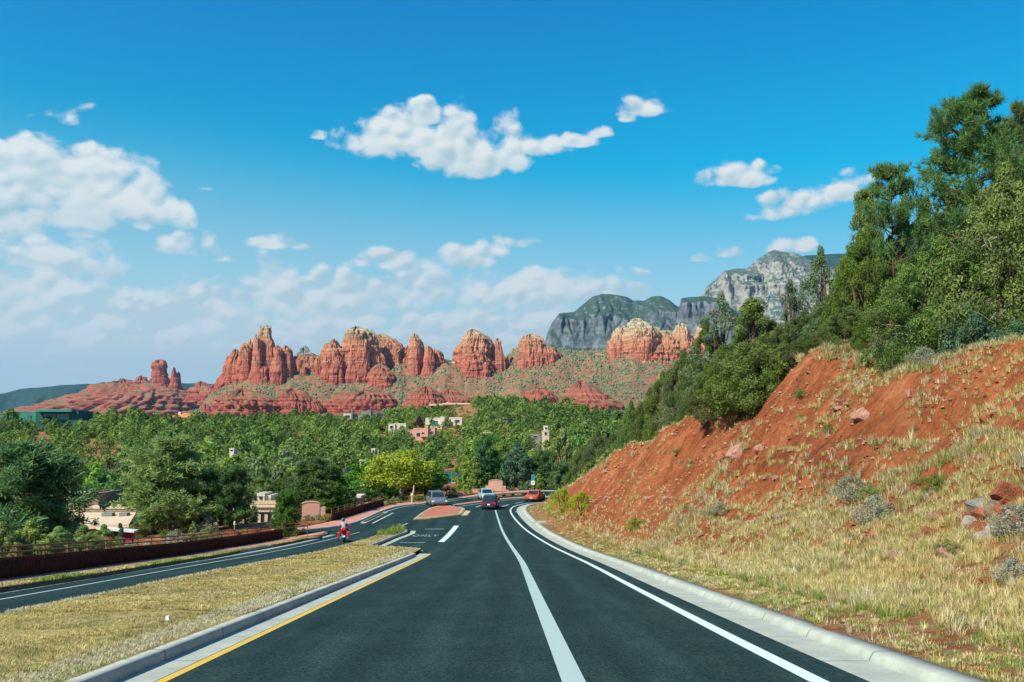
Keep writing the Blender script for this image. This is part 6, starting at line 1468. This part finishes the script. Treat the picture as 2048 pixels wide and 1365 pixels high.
# motorcycle
mp = onroad(685, 1085.5); zc = float(H(mp[1])) + .01; bk = empty('touring_motorcycle', (mp[0], mp[1] + .9, zc), R(10)); bk.rotation_euler = (0, R(-4), R(8))
wheel(bk, 0, -.78, .33, .18, 1); wheel(bk, 0, .82, .33, .14, 1)
mb = MB(); mb.add([(-.16, -.75, .62), (.16, -.75, .62), (.20, .1, .52), (-.20, .1, .52), (-.20, .75, .62), (.20, .75, .62), (-.13, -.85, .86), (.13, -.85, .86), (-.17, .05, .84), (.17, .05, .84), (-.22, .7, 1.02), (.22, .7, 1.02)], [(0, 3, 2, 1), (3, 4, 5, 2), (6, 7, 9, 8), (8, 9, 11, 10), (0, 6, 8, 3), (3, 8, 10, 4), (1, 2, 9, 7), (2, 5, 11, 9), (0, 1, 7, 6), (4, 10, 11, 5)]); mb.build('body', M['red'], bk, bevel=.04)
mb = MB(); mb.box(-.17, .17, -.55, .25, .80, .88, taper=.03); mb.build('seat', M['dark_plastic'], bk, bevel=.04)
for sx in (-1, 1):
    mb = MB(); mb.box(sx * .36 - .13, sx * .36 + .13, -1.02, -.45, .42, .82, taper=.03); pn = mb.build('pannier', M['red'], bk, bevel=.05)
    mb = MB(); mb.box(sx * .36 - .08, sx * .36 + .08, -1.04, -.99, .62, .72); mb.build('tail_light', M['taillight'], pn)
    mb = MB(); mb.tube([(0, .55, 1.0), (sx * .22, .52, 1.06), (sx * .40, .38, 1.04)], .018, 6); mb.build('handlebar', M['chrome'], bk)
    mb = MB(); mb.tube([(sx * .36, .5, 1.08), (sx * .46, .5, 1.16)], [.02, .02], 6); mb.box(sx * .46 - .06, sx * .46 + .06, .48, .52, 1.12, 1.22); mb.build('mirror', M['red'], bk)
    mb = MB(); mb.tube([(sx * .14, .8, .33), (sx * .12, .62, .95)], .028, 6); mb.build('fork', M['chrome'], bk)
    mb = MB(); mb.tube([(sx * .26, .3, .30), (sx * .28, -.5, .28), (sx * .28, -1.0, .34)], [.04, .05, .06], 8); mb.build('exhaust', M['chrome'], bk)
mb = MB(); mb.box(-.21, .21, -1.02, -.62, .86, 1.14, taper=.04); tb_ = mb.build('top_box', M['red'], bk, bevel=.05)
mb = MB(); mb.box(-.13, .13, -1.05, -1.0, .93, 1.0); mb.build('tail_light', M['taillight'], tb_)
mb = MB(); mb.prism([(-.24, 1.0), (.24, 1.0), (.20, 1.30), (.1, 1.40), (-.1, 1.40), (-.20, 1.30)], .72, .74, 'y'); mb.build('windshield', M['glass'], bk)
mb = MB(); mb.box(-.2, .2, -.3, .4, .25, .56, taper=.04); mb.build('engine', M['chrome'], bk, bevel=.03)
mb = MB(); mb.box(-.1, .1, -1.12, -1.08, .42, .55); mb.build('number_plate', M['sign_white'], bk)
tag(bk, 'red touring motorcycle with side cases ridden down the left road', 'motorcycle')
# rider: one skinned body
def rider():
    J = {'pel': (0, -.28, .98, .15), 'wai': (0, -.24, 1.12, .14), 'che': (0, -.17, 1.34, .165), 'nek': (0, -.13, 1.50, .06), 'hed': (0, -.10, 1.66, .10)}
    E_ = [('pel', 'wai'), ('wai', 'che'), ('che', 'nek'), ('nek', 'hed')]
    for s, t in ((-1, 'l'), (1, 'r')):
        J.update({'sh' + t: (s * .19, -.14, 1.42, .065), 'el' + t: (s * .36, .02, 1.20, .048), 'wr' + t: (s * .37, .26, 1.08, .032), 'ha' + t: (s * .38, .34, 1.07, .034),
                  'hp' + t: (s * .12, -.24, .95, .10), 'kn' + t: (s * .29, .16, .88, .068), 'an' + t: (s * .27, .0, .44, .045), 'fo' + t: (s * .28, .16, .38, .04)})
        E_ += [('che', 'sh' + t), ('sh' + t, 'el' + t), ('el' + t, 'wr' + t), ('wr' + t, 'ha' + t), ('pel', 'hp' + t), ('hp' + t, 'kn' + t), ('kn' + t, 'an' + t), ('an' + t, 'fo' + t)]
        for q in range(4):
            a = 'f%d%s' % (q, t); c = 'g%d%s' % (q, t); J[a] = (s * (.345 + .022 * q), .40, 1.075, .010); J[c] = (s * (.345 + .022 * q), .415, 1.035 - .003 * (q % 2), .009); E_ += [('ha' + t, a), (a, c)]
        J['th' + t] = (s * .345, .345, 1.035, .011); E_.append(('ha' + t, 'th' + t))
    names = list(J); me = bpy.data.meshes.new('person'); me.from_pydata([J[k][:3] for k in names], [(names.index(a), names.index(c)) for a, c in E_], [])
    o = bpy.data.objects.new('person', me); COL.objects.link(o); md = o.modifiers.new('skin', 'SKIN')
    for i, k in enumerate(names): me.skin_vertices[0].data[i].radius = (J[k][3],) * 2
    me.skin_vertices[0].data[0].use_root = True
    sb = o.modifiers.new('sub', 'SUBSURF'); sb.levels = sb.render_levels = 1
    dg = bpy.context.evaluated_depsgraph_get(); m2 = bpy.data.meshes.new_from_object(o.evaluated_get(dg)); bpy.data.objects.remove(o)
    m2.materials.clear()
    for q in ('shirt', 'jeans', 'skin', 'rubber'): m2.materials.append(M[q])
    for p in m2.polygons:
        c = p.center; p.use_smooth = True
        p.material_index = 2 if (c.y > .20 and c.z > 1.0 or c.z > 1.5) else 0 if c.z > 1.02 else 3 if c.z < .45 else 1
    o = link('person', m2, None, tuple(bk.location)); o.rotation_euler = bk.rotation_euler
    mb = MB(); n = 14
    for i in range(9):
        ph = math.pi * i / 8
        for k in range(n): mb.v.append((math.sin(ph) * math.cos(2 * math.pi * k / n) * .145, -.10 + math.sin(ph) * math.sin(2 * math.pi * k / n) * .165, 1.69 + math.cos(ph) * .155))
    mb.f = [(i * n + k, (i + 1) * n + k, (i + 1) * n + (k + 1) % n, i * n + (k + 1) % n) for i in range(8) for k in range(n)]
    mb.build('helmet', M['helmet'], o, smooth=True)
    tag(o, 'rider in a pale shirt and dark helmet on the red motorcycle', 'person')
rider()

# ------------------------------------------------------------------ rocks
def rockmesh(seed, c, ax=(1, .8, .6)):
    """angular broken block: hull of scattered points, edges slightly chipped"""
    r2 = np.random.default_rng(seed); P = unit(r2.normal(size=(15, 3))) * r2.uniform(.72, 1.0, (15, 1)); P = np.sign(P) * np.abs(P) ** .75
    P *= np.array(ax)
    bm = bmesh.new(); [bm.verts.new(tuple(p)) for p in P]; r_h = bmesh.ops.convex_hull(bm, input=list(bm.verts))
    bmesh.ops.delete(bm, geom=[v for v in bm.verts if not v.link_faces], context='VERTS')
    bmesh.ops.bevel(bm, geom=list(bm.edges), offset=.045, segments=1, affect='EDGES', clamp_overlap=True)
    bmesh.ops.triangulate(bm, faces=bm.faces[:]); bmesh.ops.subdivide_edges(bm, edges=[e for e in bm.edges if e.calc_length() > .3], cuts=2, use_grid_fill=True)
    for v in bm.verts: v.co += Vector(v.co).normalized() * (.05 * float(fbm(np.array([v.co.x * 3]), np.array([v.co.y * 3]), np.array([v.co.z * 3]), seed=seed)[0]))
    me = bpy.data.meshes.new('rock'); bm.to_mesh(me); bm.free(); me.materials.append(M['stone'])
    a = me.attributes.new('tint', 'FLOAT_COLOR', 'POINT'); co = np.array([v.co[:] for v in me.vertices]); nn = fbm(co[:, 0] * 2.5, co[:, 1] * 2.5, co[:, 2] * 2.5, seed=seed + 1)
    col = np.clip(np.array(c)[None] * (1 + .3 * nn[:, None]), 0, 1); a.data.foreach_set('color', np.c_[col, np.ones(len(col))].astype(np.float32).ravel())
    return me
RC = {'red': (.46, .15, .08), 'pink': (.52, .26, .19), 'pale': (.62, .50, .42), 'grey': (.33, .31, .26), 'brown': (.36, .24, .15)}
CLU = [(2022, 992, 62, 'red', 'large red boulder at the top of the rock pile, at the photo edge'), (2006, 1002, 26, 'red', 'dark red rock under the large red boulder'), (1958, 1018, 46, 'grey', 'greenish grey slab on the left of the rock pile'), (1993, 1022, 42, 'brown', 'brown rounded rock in the middle of the pile'), (2012, 1030, 34, 'red', 'rough red rock beside the grey sagebrush'),
       (1942, 1042, 30, 'red', 'small red rock on the left flank of the pile'), (1966, 1036, 40, 'red', 'bright red wedge in the middle of the pile'), (1936, 1058, 42, 'pale', 'pinkish white slab on the left of the pile'), (1960, 1066, 34, 'red', 'red rock between the white slabs'), (1990, 1063, 30, 'pale', 'whitest rock, tilted, on the right of the pile'), (1967, 1078, 36, 'pale', 'cream rock at the foot of the pile'),
       (1870, 1040, 24, 'pink', 'pink rock half buried in dry grass left of the pile'), (1868, 1070, 40, 'red', 'flat red rock in the grass left of the pile'), (1905, 1108, 54, 'pink', 'long pink slab tilted down the slope below the pile'), (1785, 1118, 26, 'pink', 'pink rock in the grass at the foot of the bank'), (1880, 1090, 22, 'red', 'small red rock between the flat rock and the long pink slab'),
       (1724, 838, 34, 'pink', 'pink block sticking out of the middle of the red bank'), (1975, 848, 28, 'red', 'orange-red boulder high on the right side of the bank'), (1480, 905, 44, 'pink', 'pinkish ledge of rock in the middle of the red bank'), (1448, 915, 26, 'red', 'dark overhanging rock left of the pinkish ledge'), (1520, 900, 20, 'pink', 'small block right of the pinkish ledge')]
for k, (px, py, wpx, cn, lb) in enumerate(CLU):
    p = onground(px, py + 4); s = wpx / FPX * p[1] / 2 * 1.5
    o = link('rock', rockmesh(400 + k, RC[cn], (1, .85, .62)), None, (p[0], p[1], p[2] + s * .12), 0, s); o.rotation_euler = (random.uniform(-.5, .5), random.uniform(-.6, .2), random.uniform(0, 6)); tag(o, lb, 'rock')
RM = [rockmesh(450 + k, RC[c], (1, .8, .55)) for k, c in enumerate(['red', 'pink', 'red', 'brown', 'pink'])]
r_ = np.random.default_rng(44); cnt = 0
while cnt < 130:
    y = r_.uniform(20, 100); u = r_.uniform(2.5, 14); x = float(np.interp(y, KR[:, 1], KR[:, 0])) + u
    s = r_.uniform(.07, .22) * (1 + (y > 45) * .7)
    zg = float(G(np.array([x]), np.array([y]))[0]); o = link('loose_stone', RM[cnt % 5], None, (x, y, zg + s * .15), r_.uniform(0, 6), s)
    tag(o, 'small reddish stone lying loose on the red bank', 'stone', 'loose stones on the red bank'); cnt += 1
# fine rubble: one mass
N = 7000; y = r_.uniform(16, 108, N); u = r_.uniform(2.5, 15, N); x = np.interp(y, KR[:, 1], KR[:, 0]) + u
kp = fbm(x / 2.2, y / 2.2, seed=88, o=3) > -.15; x, y = x[kp], y[kp]; N = len(x); z = G(x, y); s = r_.uniform(.015, .075, N) * (1 + y / 60)
oc = np.array([(1, 0, 0), (0, 1, 0), (-1, 0, 0), (0, -1, 0), (0, 0, .7), (0, 0, -.7)]); of = np.array([(0, 1, 4), (1, 2, 4), (2, 3, 4), (3, 0, 4)])
V = (oc[None] * s[:, None, None] * r_.uniform(.6, 1.4, (N, 6, 1)) + np.stack([x, y, z + s * .2], 1)[:, None]).reshape(-1, 3); F = (of[None] + (np.arange(N) * 6)[:, None, None]).reshape(-1, 3)
cc = np.array([(.42, .13, .06), (.55, .27, .18), (.35, .10, .045)])[r_.integers(0, 3, N)]
tag(link('rubble', mesh_np('rubble', V, F, M['stone'], col=np.repeat(cc, 6, 0))), kind='stuff')
# prickly pears on the crest
def cactus(label, px, py, n, s, seed, mat='cactus'):
    p = onground(px, py); r = empty('prickly_pear', tuple(p)); r2 = np.random.default_rng(seed); base = [np.array([0, 0, 0.])]
    for k in range(n):
        b0 = base[r2.integers(0, len(base))]; d = unit(np.array([r2.normal() * .6, r2.normal() * .3, 1.])); c = b0 + d * s * .9; mb = MB(); th = r2.uniform(0, 3.14)
        for i in range(7):
            ph = math.pi * i / 6
            for q in range(10):
                a = 2 * math.pi * q / 10; lx, ly, lz = math.sin(ph) * math.cos(a) * s * .42, math.sin(ph) * math.sin(a) * s * .09, -math.cos(ph) * s * .55; mb.v.append((c[0] + lx * math.cos(th) - ly * math.sin(th), c[1] + lx * math.sin(th) + ly * math.cos(th), c[2] + lz))
        mb.f = [(i * 10 + q, (i + 1) * 10 + q, (i + 1) * 10 + (q + 1) % 10, i * 10 + (q + 1) % 10) for i in range(6) for q in range(10)]; mb.build('pad', M[mat], r, smooth=True); base.append(c)
    tag(r, label, 'cactus')
cactus('prickly pear cactus on the crest of the red bank', 1735, 735, 11, .27, 5); cactus('small prickly pear on the left end of the bare red crest', 1672, 712, 5, .26, 8)
# scrap in the gutter, pale pads behind the kerb
p = onroad(1148, 1092); mb = MB()
for q in range(5): mb.tube([(q * .05, 0, .02), (q * .05 + .04 * (-1) ** q, .1, .10), (q * .06, .15, .03)], .02, 5)
o = mb.build('tyre_scrap', M['rubber'], None, (p[0], p[1], float(H(p[1])) + .02)); tag(o, 'black scrap of tyre lying in the right gutter', 'scrap')
for (px, py, lb, w) in ((1077, 1047, 'pale concrete pad behind the right kerb', .8), (1036, 1026, 'small white drain box behind the kerb near the bend', .35)):
    p = onground(px, py); mb = MB(); mb.box(-w, w, -w * .6, w * .6, -.2, .12); o = mb.build('concrete_pad', M['concrete'], None, tuple(p)); tag(o, lb, 'slab')
p = onroad(335, 1243, .2); mb = MB(); mb.box(-.04, .04, -.04, .04, 0, .09, taper=.01); o = mb.build('litter_cup', M['sign_white'], None, (p[0], p[1], float(H(p[1])) + .22)); tag(o, 'white paper cup lying in the dry grass of the median', 'litter')
# ------------------------------------------------------------------ shrubs and grass of the bank
for k, (px, py, w, kd, lb) in enumerate([(1752, 1050, 90, 'sage', 'grey sagebrush clump at the foot of the bank'), (1440, 1030, 40, 'sage', 'grey sagebrush at the toe of the red bank'), (2035, 1075, 105, 'sage', 'silvery sagebrush beside the rock pile at the photo edge'), (1700, 1000, 80, 'sage', 'pale sagebrush left of the rock pile'), (2030, 1170, 80, 'sage', 'low sagebrush near the bottom right edge'),
    (1895, 1120, 60, 'round', 'green rabbitbrush next to the long pink slab'), (1870, 985, 56, 'round', 'green shrub above the rock pile'), (1740, 1005, 50, 'round', 'bright green shrub in the grass of the bank'), (1270, 1060, 40, 'round', 'small green shrub on the verge'), (1128, 1026, 75, 'rabbit', 'yellowish green bush at the far toe of the bank'), (1165, 1030, 70, 'rabbit', 'yellowish green bush closest to the far end of the cut'), (1575, 745, 70, 'sage', 'pale dry shrub on the grassy crest'), (1600, 800, 30, 'round', 'small dark shrub on the upper bank'), (1660, 868, 30, 'round', 'green tuft left of the pink block'), (1455, 830, 30, 'round', 'green shrub on the crest of the far bank'), (1850, 730, 60, 'sage', 'brown twiggy shrub beside the exposed trunk')]):
    p = onground(px, py); K[kd].plant(p[0], p[1], w / FPX * p[1] * .62, w / FPX * p[1], None, lb, 'shrub', z=p[2] - .03)
STRAW = np.array([(.64, .51, .20), (.74, .62, .31), (.50, .44, .16), (.66, .57, .36), (.50, .34, .14), (.38, .40, .14)])
MOWN = STRAW * np.array([.78, .76, .66])
GREEN = np.array([(.16, .28, .05), (.26, .36, .07), (.34, .40, .10)])
def blades(P, n_per, hgt, spread, lean, width, pal, r_, tip=1.0):
    """narrow curved blades; P tuft points"""
    m_ = len(P); idx = np.repeat(np.arange(m_), n_per); n = len(idx); hgt = hgt[idx] * r_.uniform(.45, 1.1, n)
    th = r_.uniform(0, 6.283, n); rad = spread[idx] * r_.uniform(0, 1, n) ** .5; d = np.stack([np.cos(th), np.sin(th), np.zeros(n)], 1)
    B = P[idx] + d * rad[:, None]; ln = lean * r_.uniform(.2, 1.2, n)
    side = np.stack([-np.sin(th + r_.normal(0, .8, n)), np.cos(th), np.zeros(n)], 1) * (width if np.isscalar(width) else width[idx])[..., None] if not np.isscalar(width) else np.stack([-np.sin(th), np.cos(th), np.zeros(n)], 1) * width
    mid = B + d * (hgt * ln * .35)[:, None]; mid[:, 2] += hgt * .6; top = B + d * (hgt * ln)[:, None]; top[:, 2] += hgt
    V = np.stack([B - side, B + side, mid + side * .7, mid - side * .7, top], 1).reshape(-1, 3); o = np.arange(n)[:, None] * 5
    c = pal[idx] * r_.uniform(.72, 1.2, (n, 1)); col = np.repeat(c, 5, 0)
    return V, o + np.array([[0, 1, 2, 3]]), o + np.array([[3, 2, 4]]), np.clip(col, 0, 1)
def grass_obj(name, sets):
    Vs, Q, T_, Cc = [], [], [], []; off = 0
    for V, q, t, c in sets: Vs.append(V); Q.append(q + off); T_.append(t + off); Cc.append(c); off += len(V)
    tag(link(name, mesh_np(name, np.vstack(Vs), [np.vstack(Q), np.vstack(T_)], M['grass'], col=np.vstack(Cc))), kind='stuff')
r_ = np.random.default_rng(77)
def bank_tufts(N, y0, y1, umax):
    y = y0 + (y1 - y0) * r_.uniform(0, 1, N) ** 1.25; kx = np.interp(y, KR[:, 1], KR[:, 0]); u = umax * r_.uniform(0, 1, N) ** 1.1; x = kx + u + .1
    z = G(x, y); gx = (G(x + .6, y) - z) / .6
    verge = 1 - sstep(u, np.interp(y, [0, 30, 45, 60, 110], [8, 8.5, 6.5, 3.0, 2.4]), np.interp(y, [0, 30, 45, 60, 110], [13, 13, 10, 5.0, 3.6]))
    patch = sstep(fbm(x / 3.4, y / 4.5, seed=91, o=4), .05, .55) * .55
    crest = (gx < .45) * (z > H(y) + np.interp(y, [60, 100], [3.2, 1.3])) * .95
    bare = sstep(fbm(x / 1.7, y / 2.3, seed=95, o=3), -.55, .25)
    d = np.clip(np.maximum(np.maximum(verge * (.24 + .76 * bare), patch), crest), 0, 1)
    k = r_.uniform(0, 1, N) < d
    return x[k], y[k], z[k], u[k], verge[k]
sets = []
for (N, y0, y1, um, npb, wd) in ((15000, 7, 34, 16, 34, .006), (15000, 30, 62, 17, 22, .011), (11000, 55, 116, 18, 12, .02)):
    x, y, z, u, vg = bank_tufts(N, y0, y1, um); m_ = len(x)
    nz = fbm(x / 5, y / 5, seed=92, o=3); ci = np.clip((nz * 1.6 + 2.5 + r_.normal(0, 1.0, m_)), 0, 5).astype(int); pal = STRAW[ci].copy()
    g = (r_.uniform(0, 1, m_) < np.where(u < 1.8, .55, .08) + .12 * (nz > .5)); pal[g] = GREEN[r_.integers(0, 3, g.sum())]
    hh = r_.uniform(.12, .34, m_) * np.where(u < 1.4, .38, 1.0) * (1 + .5 * (nz > .2)) * np.where(g, .7, 1)
    sets.append(blades(np.stack([x, y, z - .02], 1), npb, hh, r_.uniform(.06, .22, m_) * (1 + (y > 60) * .5), .75, wd, pal, r_))
grass_obj('bank_grass', sets)
# distinct bunchgrass clumps on the red slope
bs = []
for k in range(4):
    V, q, t, c = blades(np.zeros((1, 3)), 170, np.array([.62]), np.array([.20]), .85, .011, STRAW[[k % 4]] * .95, r_); bs.append(mesh_np('bunchgrass', V, [q, t], M['grass'], col=c))
for k in range(60):
    for _ in range(30):
        y = r_.uniform(26, 98); u = r_.uniform(4.0, 14.5); x = float(np.interp(y, KR[:, 1], KR[:, 0])) + u
        if fbm(np.array([x / 3.4]), np.array([y / 4.5]), seed=91, o=4)[0] < .35: break
    o = link('bunchgrass', bs[k % 4], None, (x, y, float(G(np.array([x]), np.array([y]))[0]) - .03), r_.uniform(0, 6), r_.uniform(.55, 1.15)); tag(o, 'clump of straw-coloured bunchgrass growing on the red bank', 'grass clump', 'bunchgrass clumps on the red bank')
# mown dry grass of the median and the strip by the walk
sets = []
def strip_pts(Lf, Rf, y0, y1, N, pw=1.6):
    y = y0 + (y1 - y0) * r_.uniform(0, 1, N) ** pw; t = r_.uniform(0, 1, N); xl_, xr_ = Lf(y), Rf(y); return xl_ + (xr_ - xl_) * t, y, t
Lf = lambda v: np.interp(v, Lm[:, 1], Lm[:, 0]) + .05; Rf = lambda v: np.interp(v, Rm[:, 1], Rm[:, 0]) - .05
for (y0, y1, N, npb, wd, hh0) in ((6, 26, 24000, 9, .0045, .052), (22, 50, 14000, 8, .009, .06), (44, 88, 7000, 7, .018, .075)):
    x, y, t = strip_pts(Lf, Rf, y0, y1, N, 1.3); z = H(y) + .17 + .04; nz = fbm(x / 2.2, y / 2.2, seed=93, o=4); pal = MOWN[np.clip((nz * 2.2 + 2.4 + r_.normal(0, .8, N)), 0, 5).astype(int)] * (1 + .28 * fbm(x / .7, y / .9, seed=94, o=3))[:, None]
    edge = (t > .86) | (t < .04); pal[edge & (r_.uniform(0, 1, N) < .75)] = (.56, .52, .36); g = (r_.uniform(0, 1, N) < .03 + .10 * (fbm(x / 3, y / 3, seed=97, o=2) > .9) + .25 * (t > .93) * (fbm(x / 3, y / 3, seed=98, o=2) > .4)); pal[g] = GREEN[r_.integers(0, 3, g.sum())]
    k = fbm(x / .5, y / .6, seed=96, o=3) > -.75; sets.append(blades(np.stack([x, y, z], 1)[k], npb, (r_.uniform(.5, 1.3, N) * hh0)[k], np.full(k.sum(), .07), 1.2, wd, pal[k], r_))
# taller weeds at the tip of the tongue and along the left edge
x, y, t = strip_pts(Lf, Rf, 80, 88, 140, 1.0); pal = GREEN[r_.integers(0, 3, 140)]; sets.append(blades(np.stack([x, y, H(y) + .2], 1), 14, r_.uniform(.2, .65, 140), np.full(140, .06), .4, .014, pal, r_))
vL = lambda v: SWX(v) + .05; vR = lambda v: fx(LFs, v) - .25
x, y, t = strip_pts(vL, vR, 20, 78, 4200, 1.0); nz = fbm(x / 2, y / 2, seed=99, o=3); pal = np.where((nz > .1)[:, None], GREEN[r_.integers(0, 3, 4200)], STRAW[r_.integers(0, 6, 4200)]); sets.append(blades(np.stack([x, y, H(y) + .17], 1), 9, r_.uniform(.03, .09, 4200) * (1 + .9 * (nz > .9)), np.full(4200, .10), .8, .015, pal, r_))
grass_obj('median_grass', sets)
# ------------------------------------------------------------------ air
hz_m = bpy.data.materials.new('haze'); hz_m.use_nodes = True
t_ = hz_m.node_tree; t_.nodes.clear()
o_ = t_.nodes.new('ShaderNodeOutputMaterial'); v_ = t_.nodes.new('ShaderNodeVolumePrincipled')
v_.inputs['Color'].default_value = (0.26, 0.64, 1.0, 1); v_.inputs['Density'].default_value = 0.000027; v_.inputs['Anisotropy'].default_value = 0.3
t_.links.new(v_.outputs[0], o_.inputs['Volume'])
mb = MB(); mb.box(-31000, 31000, -31000, 31000, -60, 2300)
hz_o = mb.build('haze', hz_m); tag(hz_o, kind='stuff')
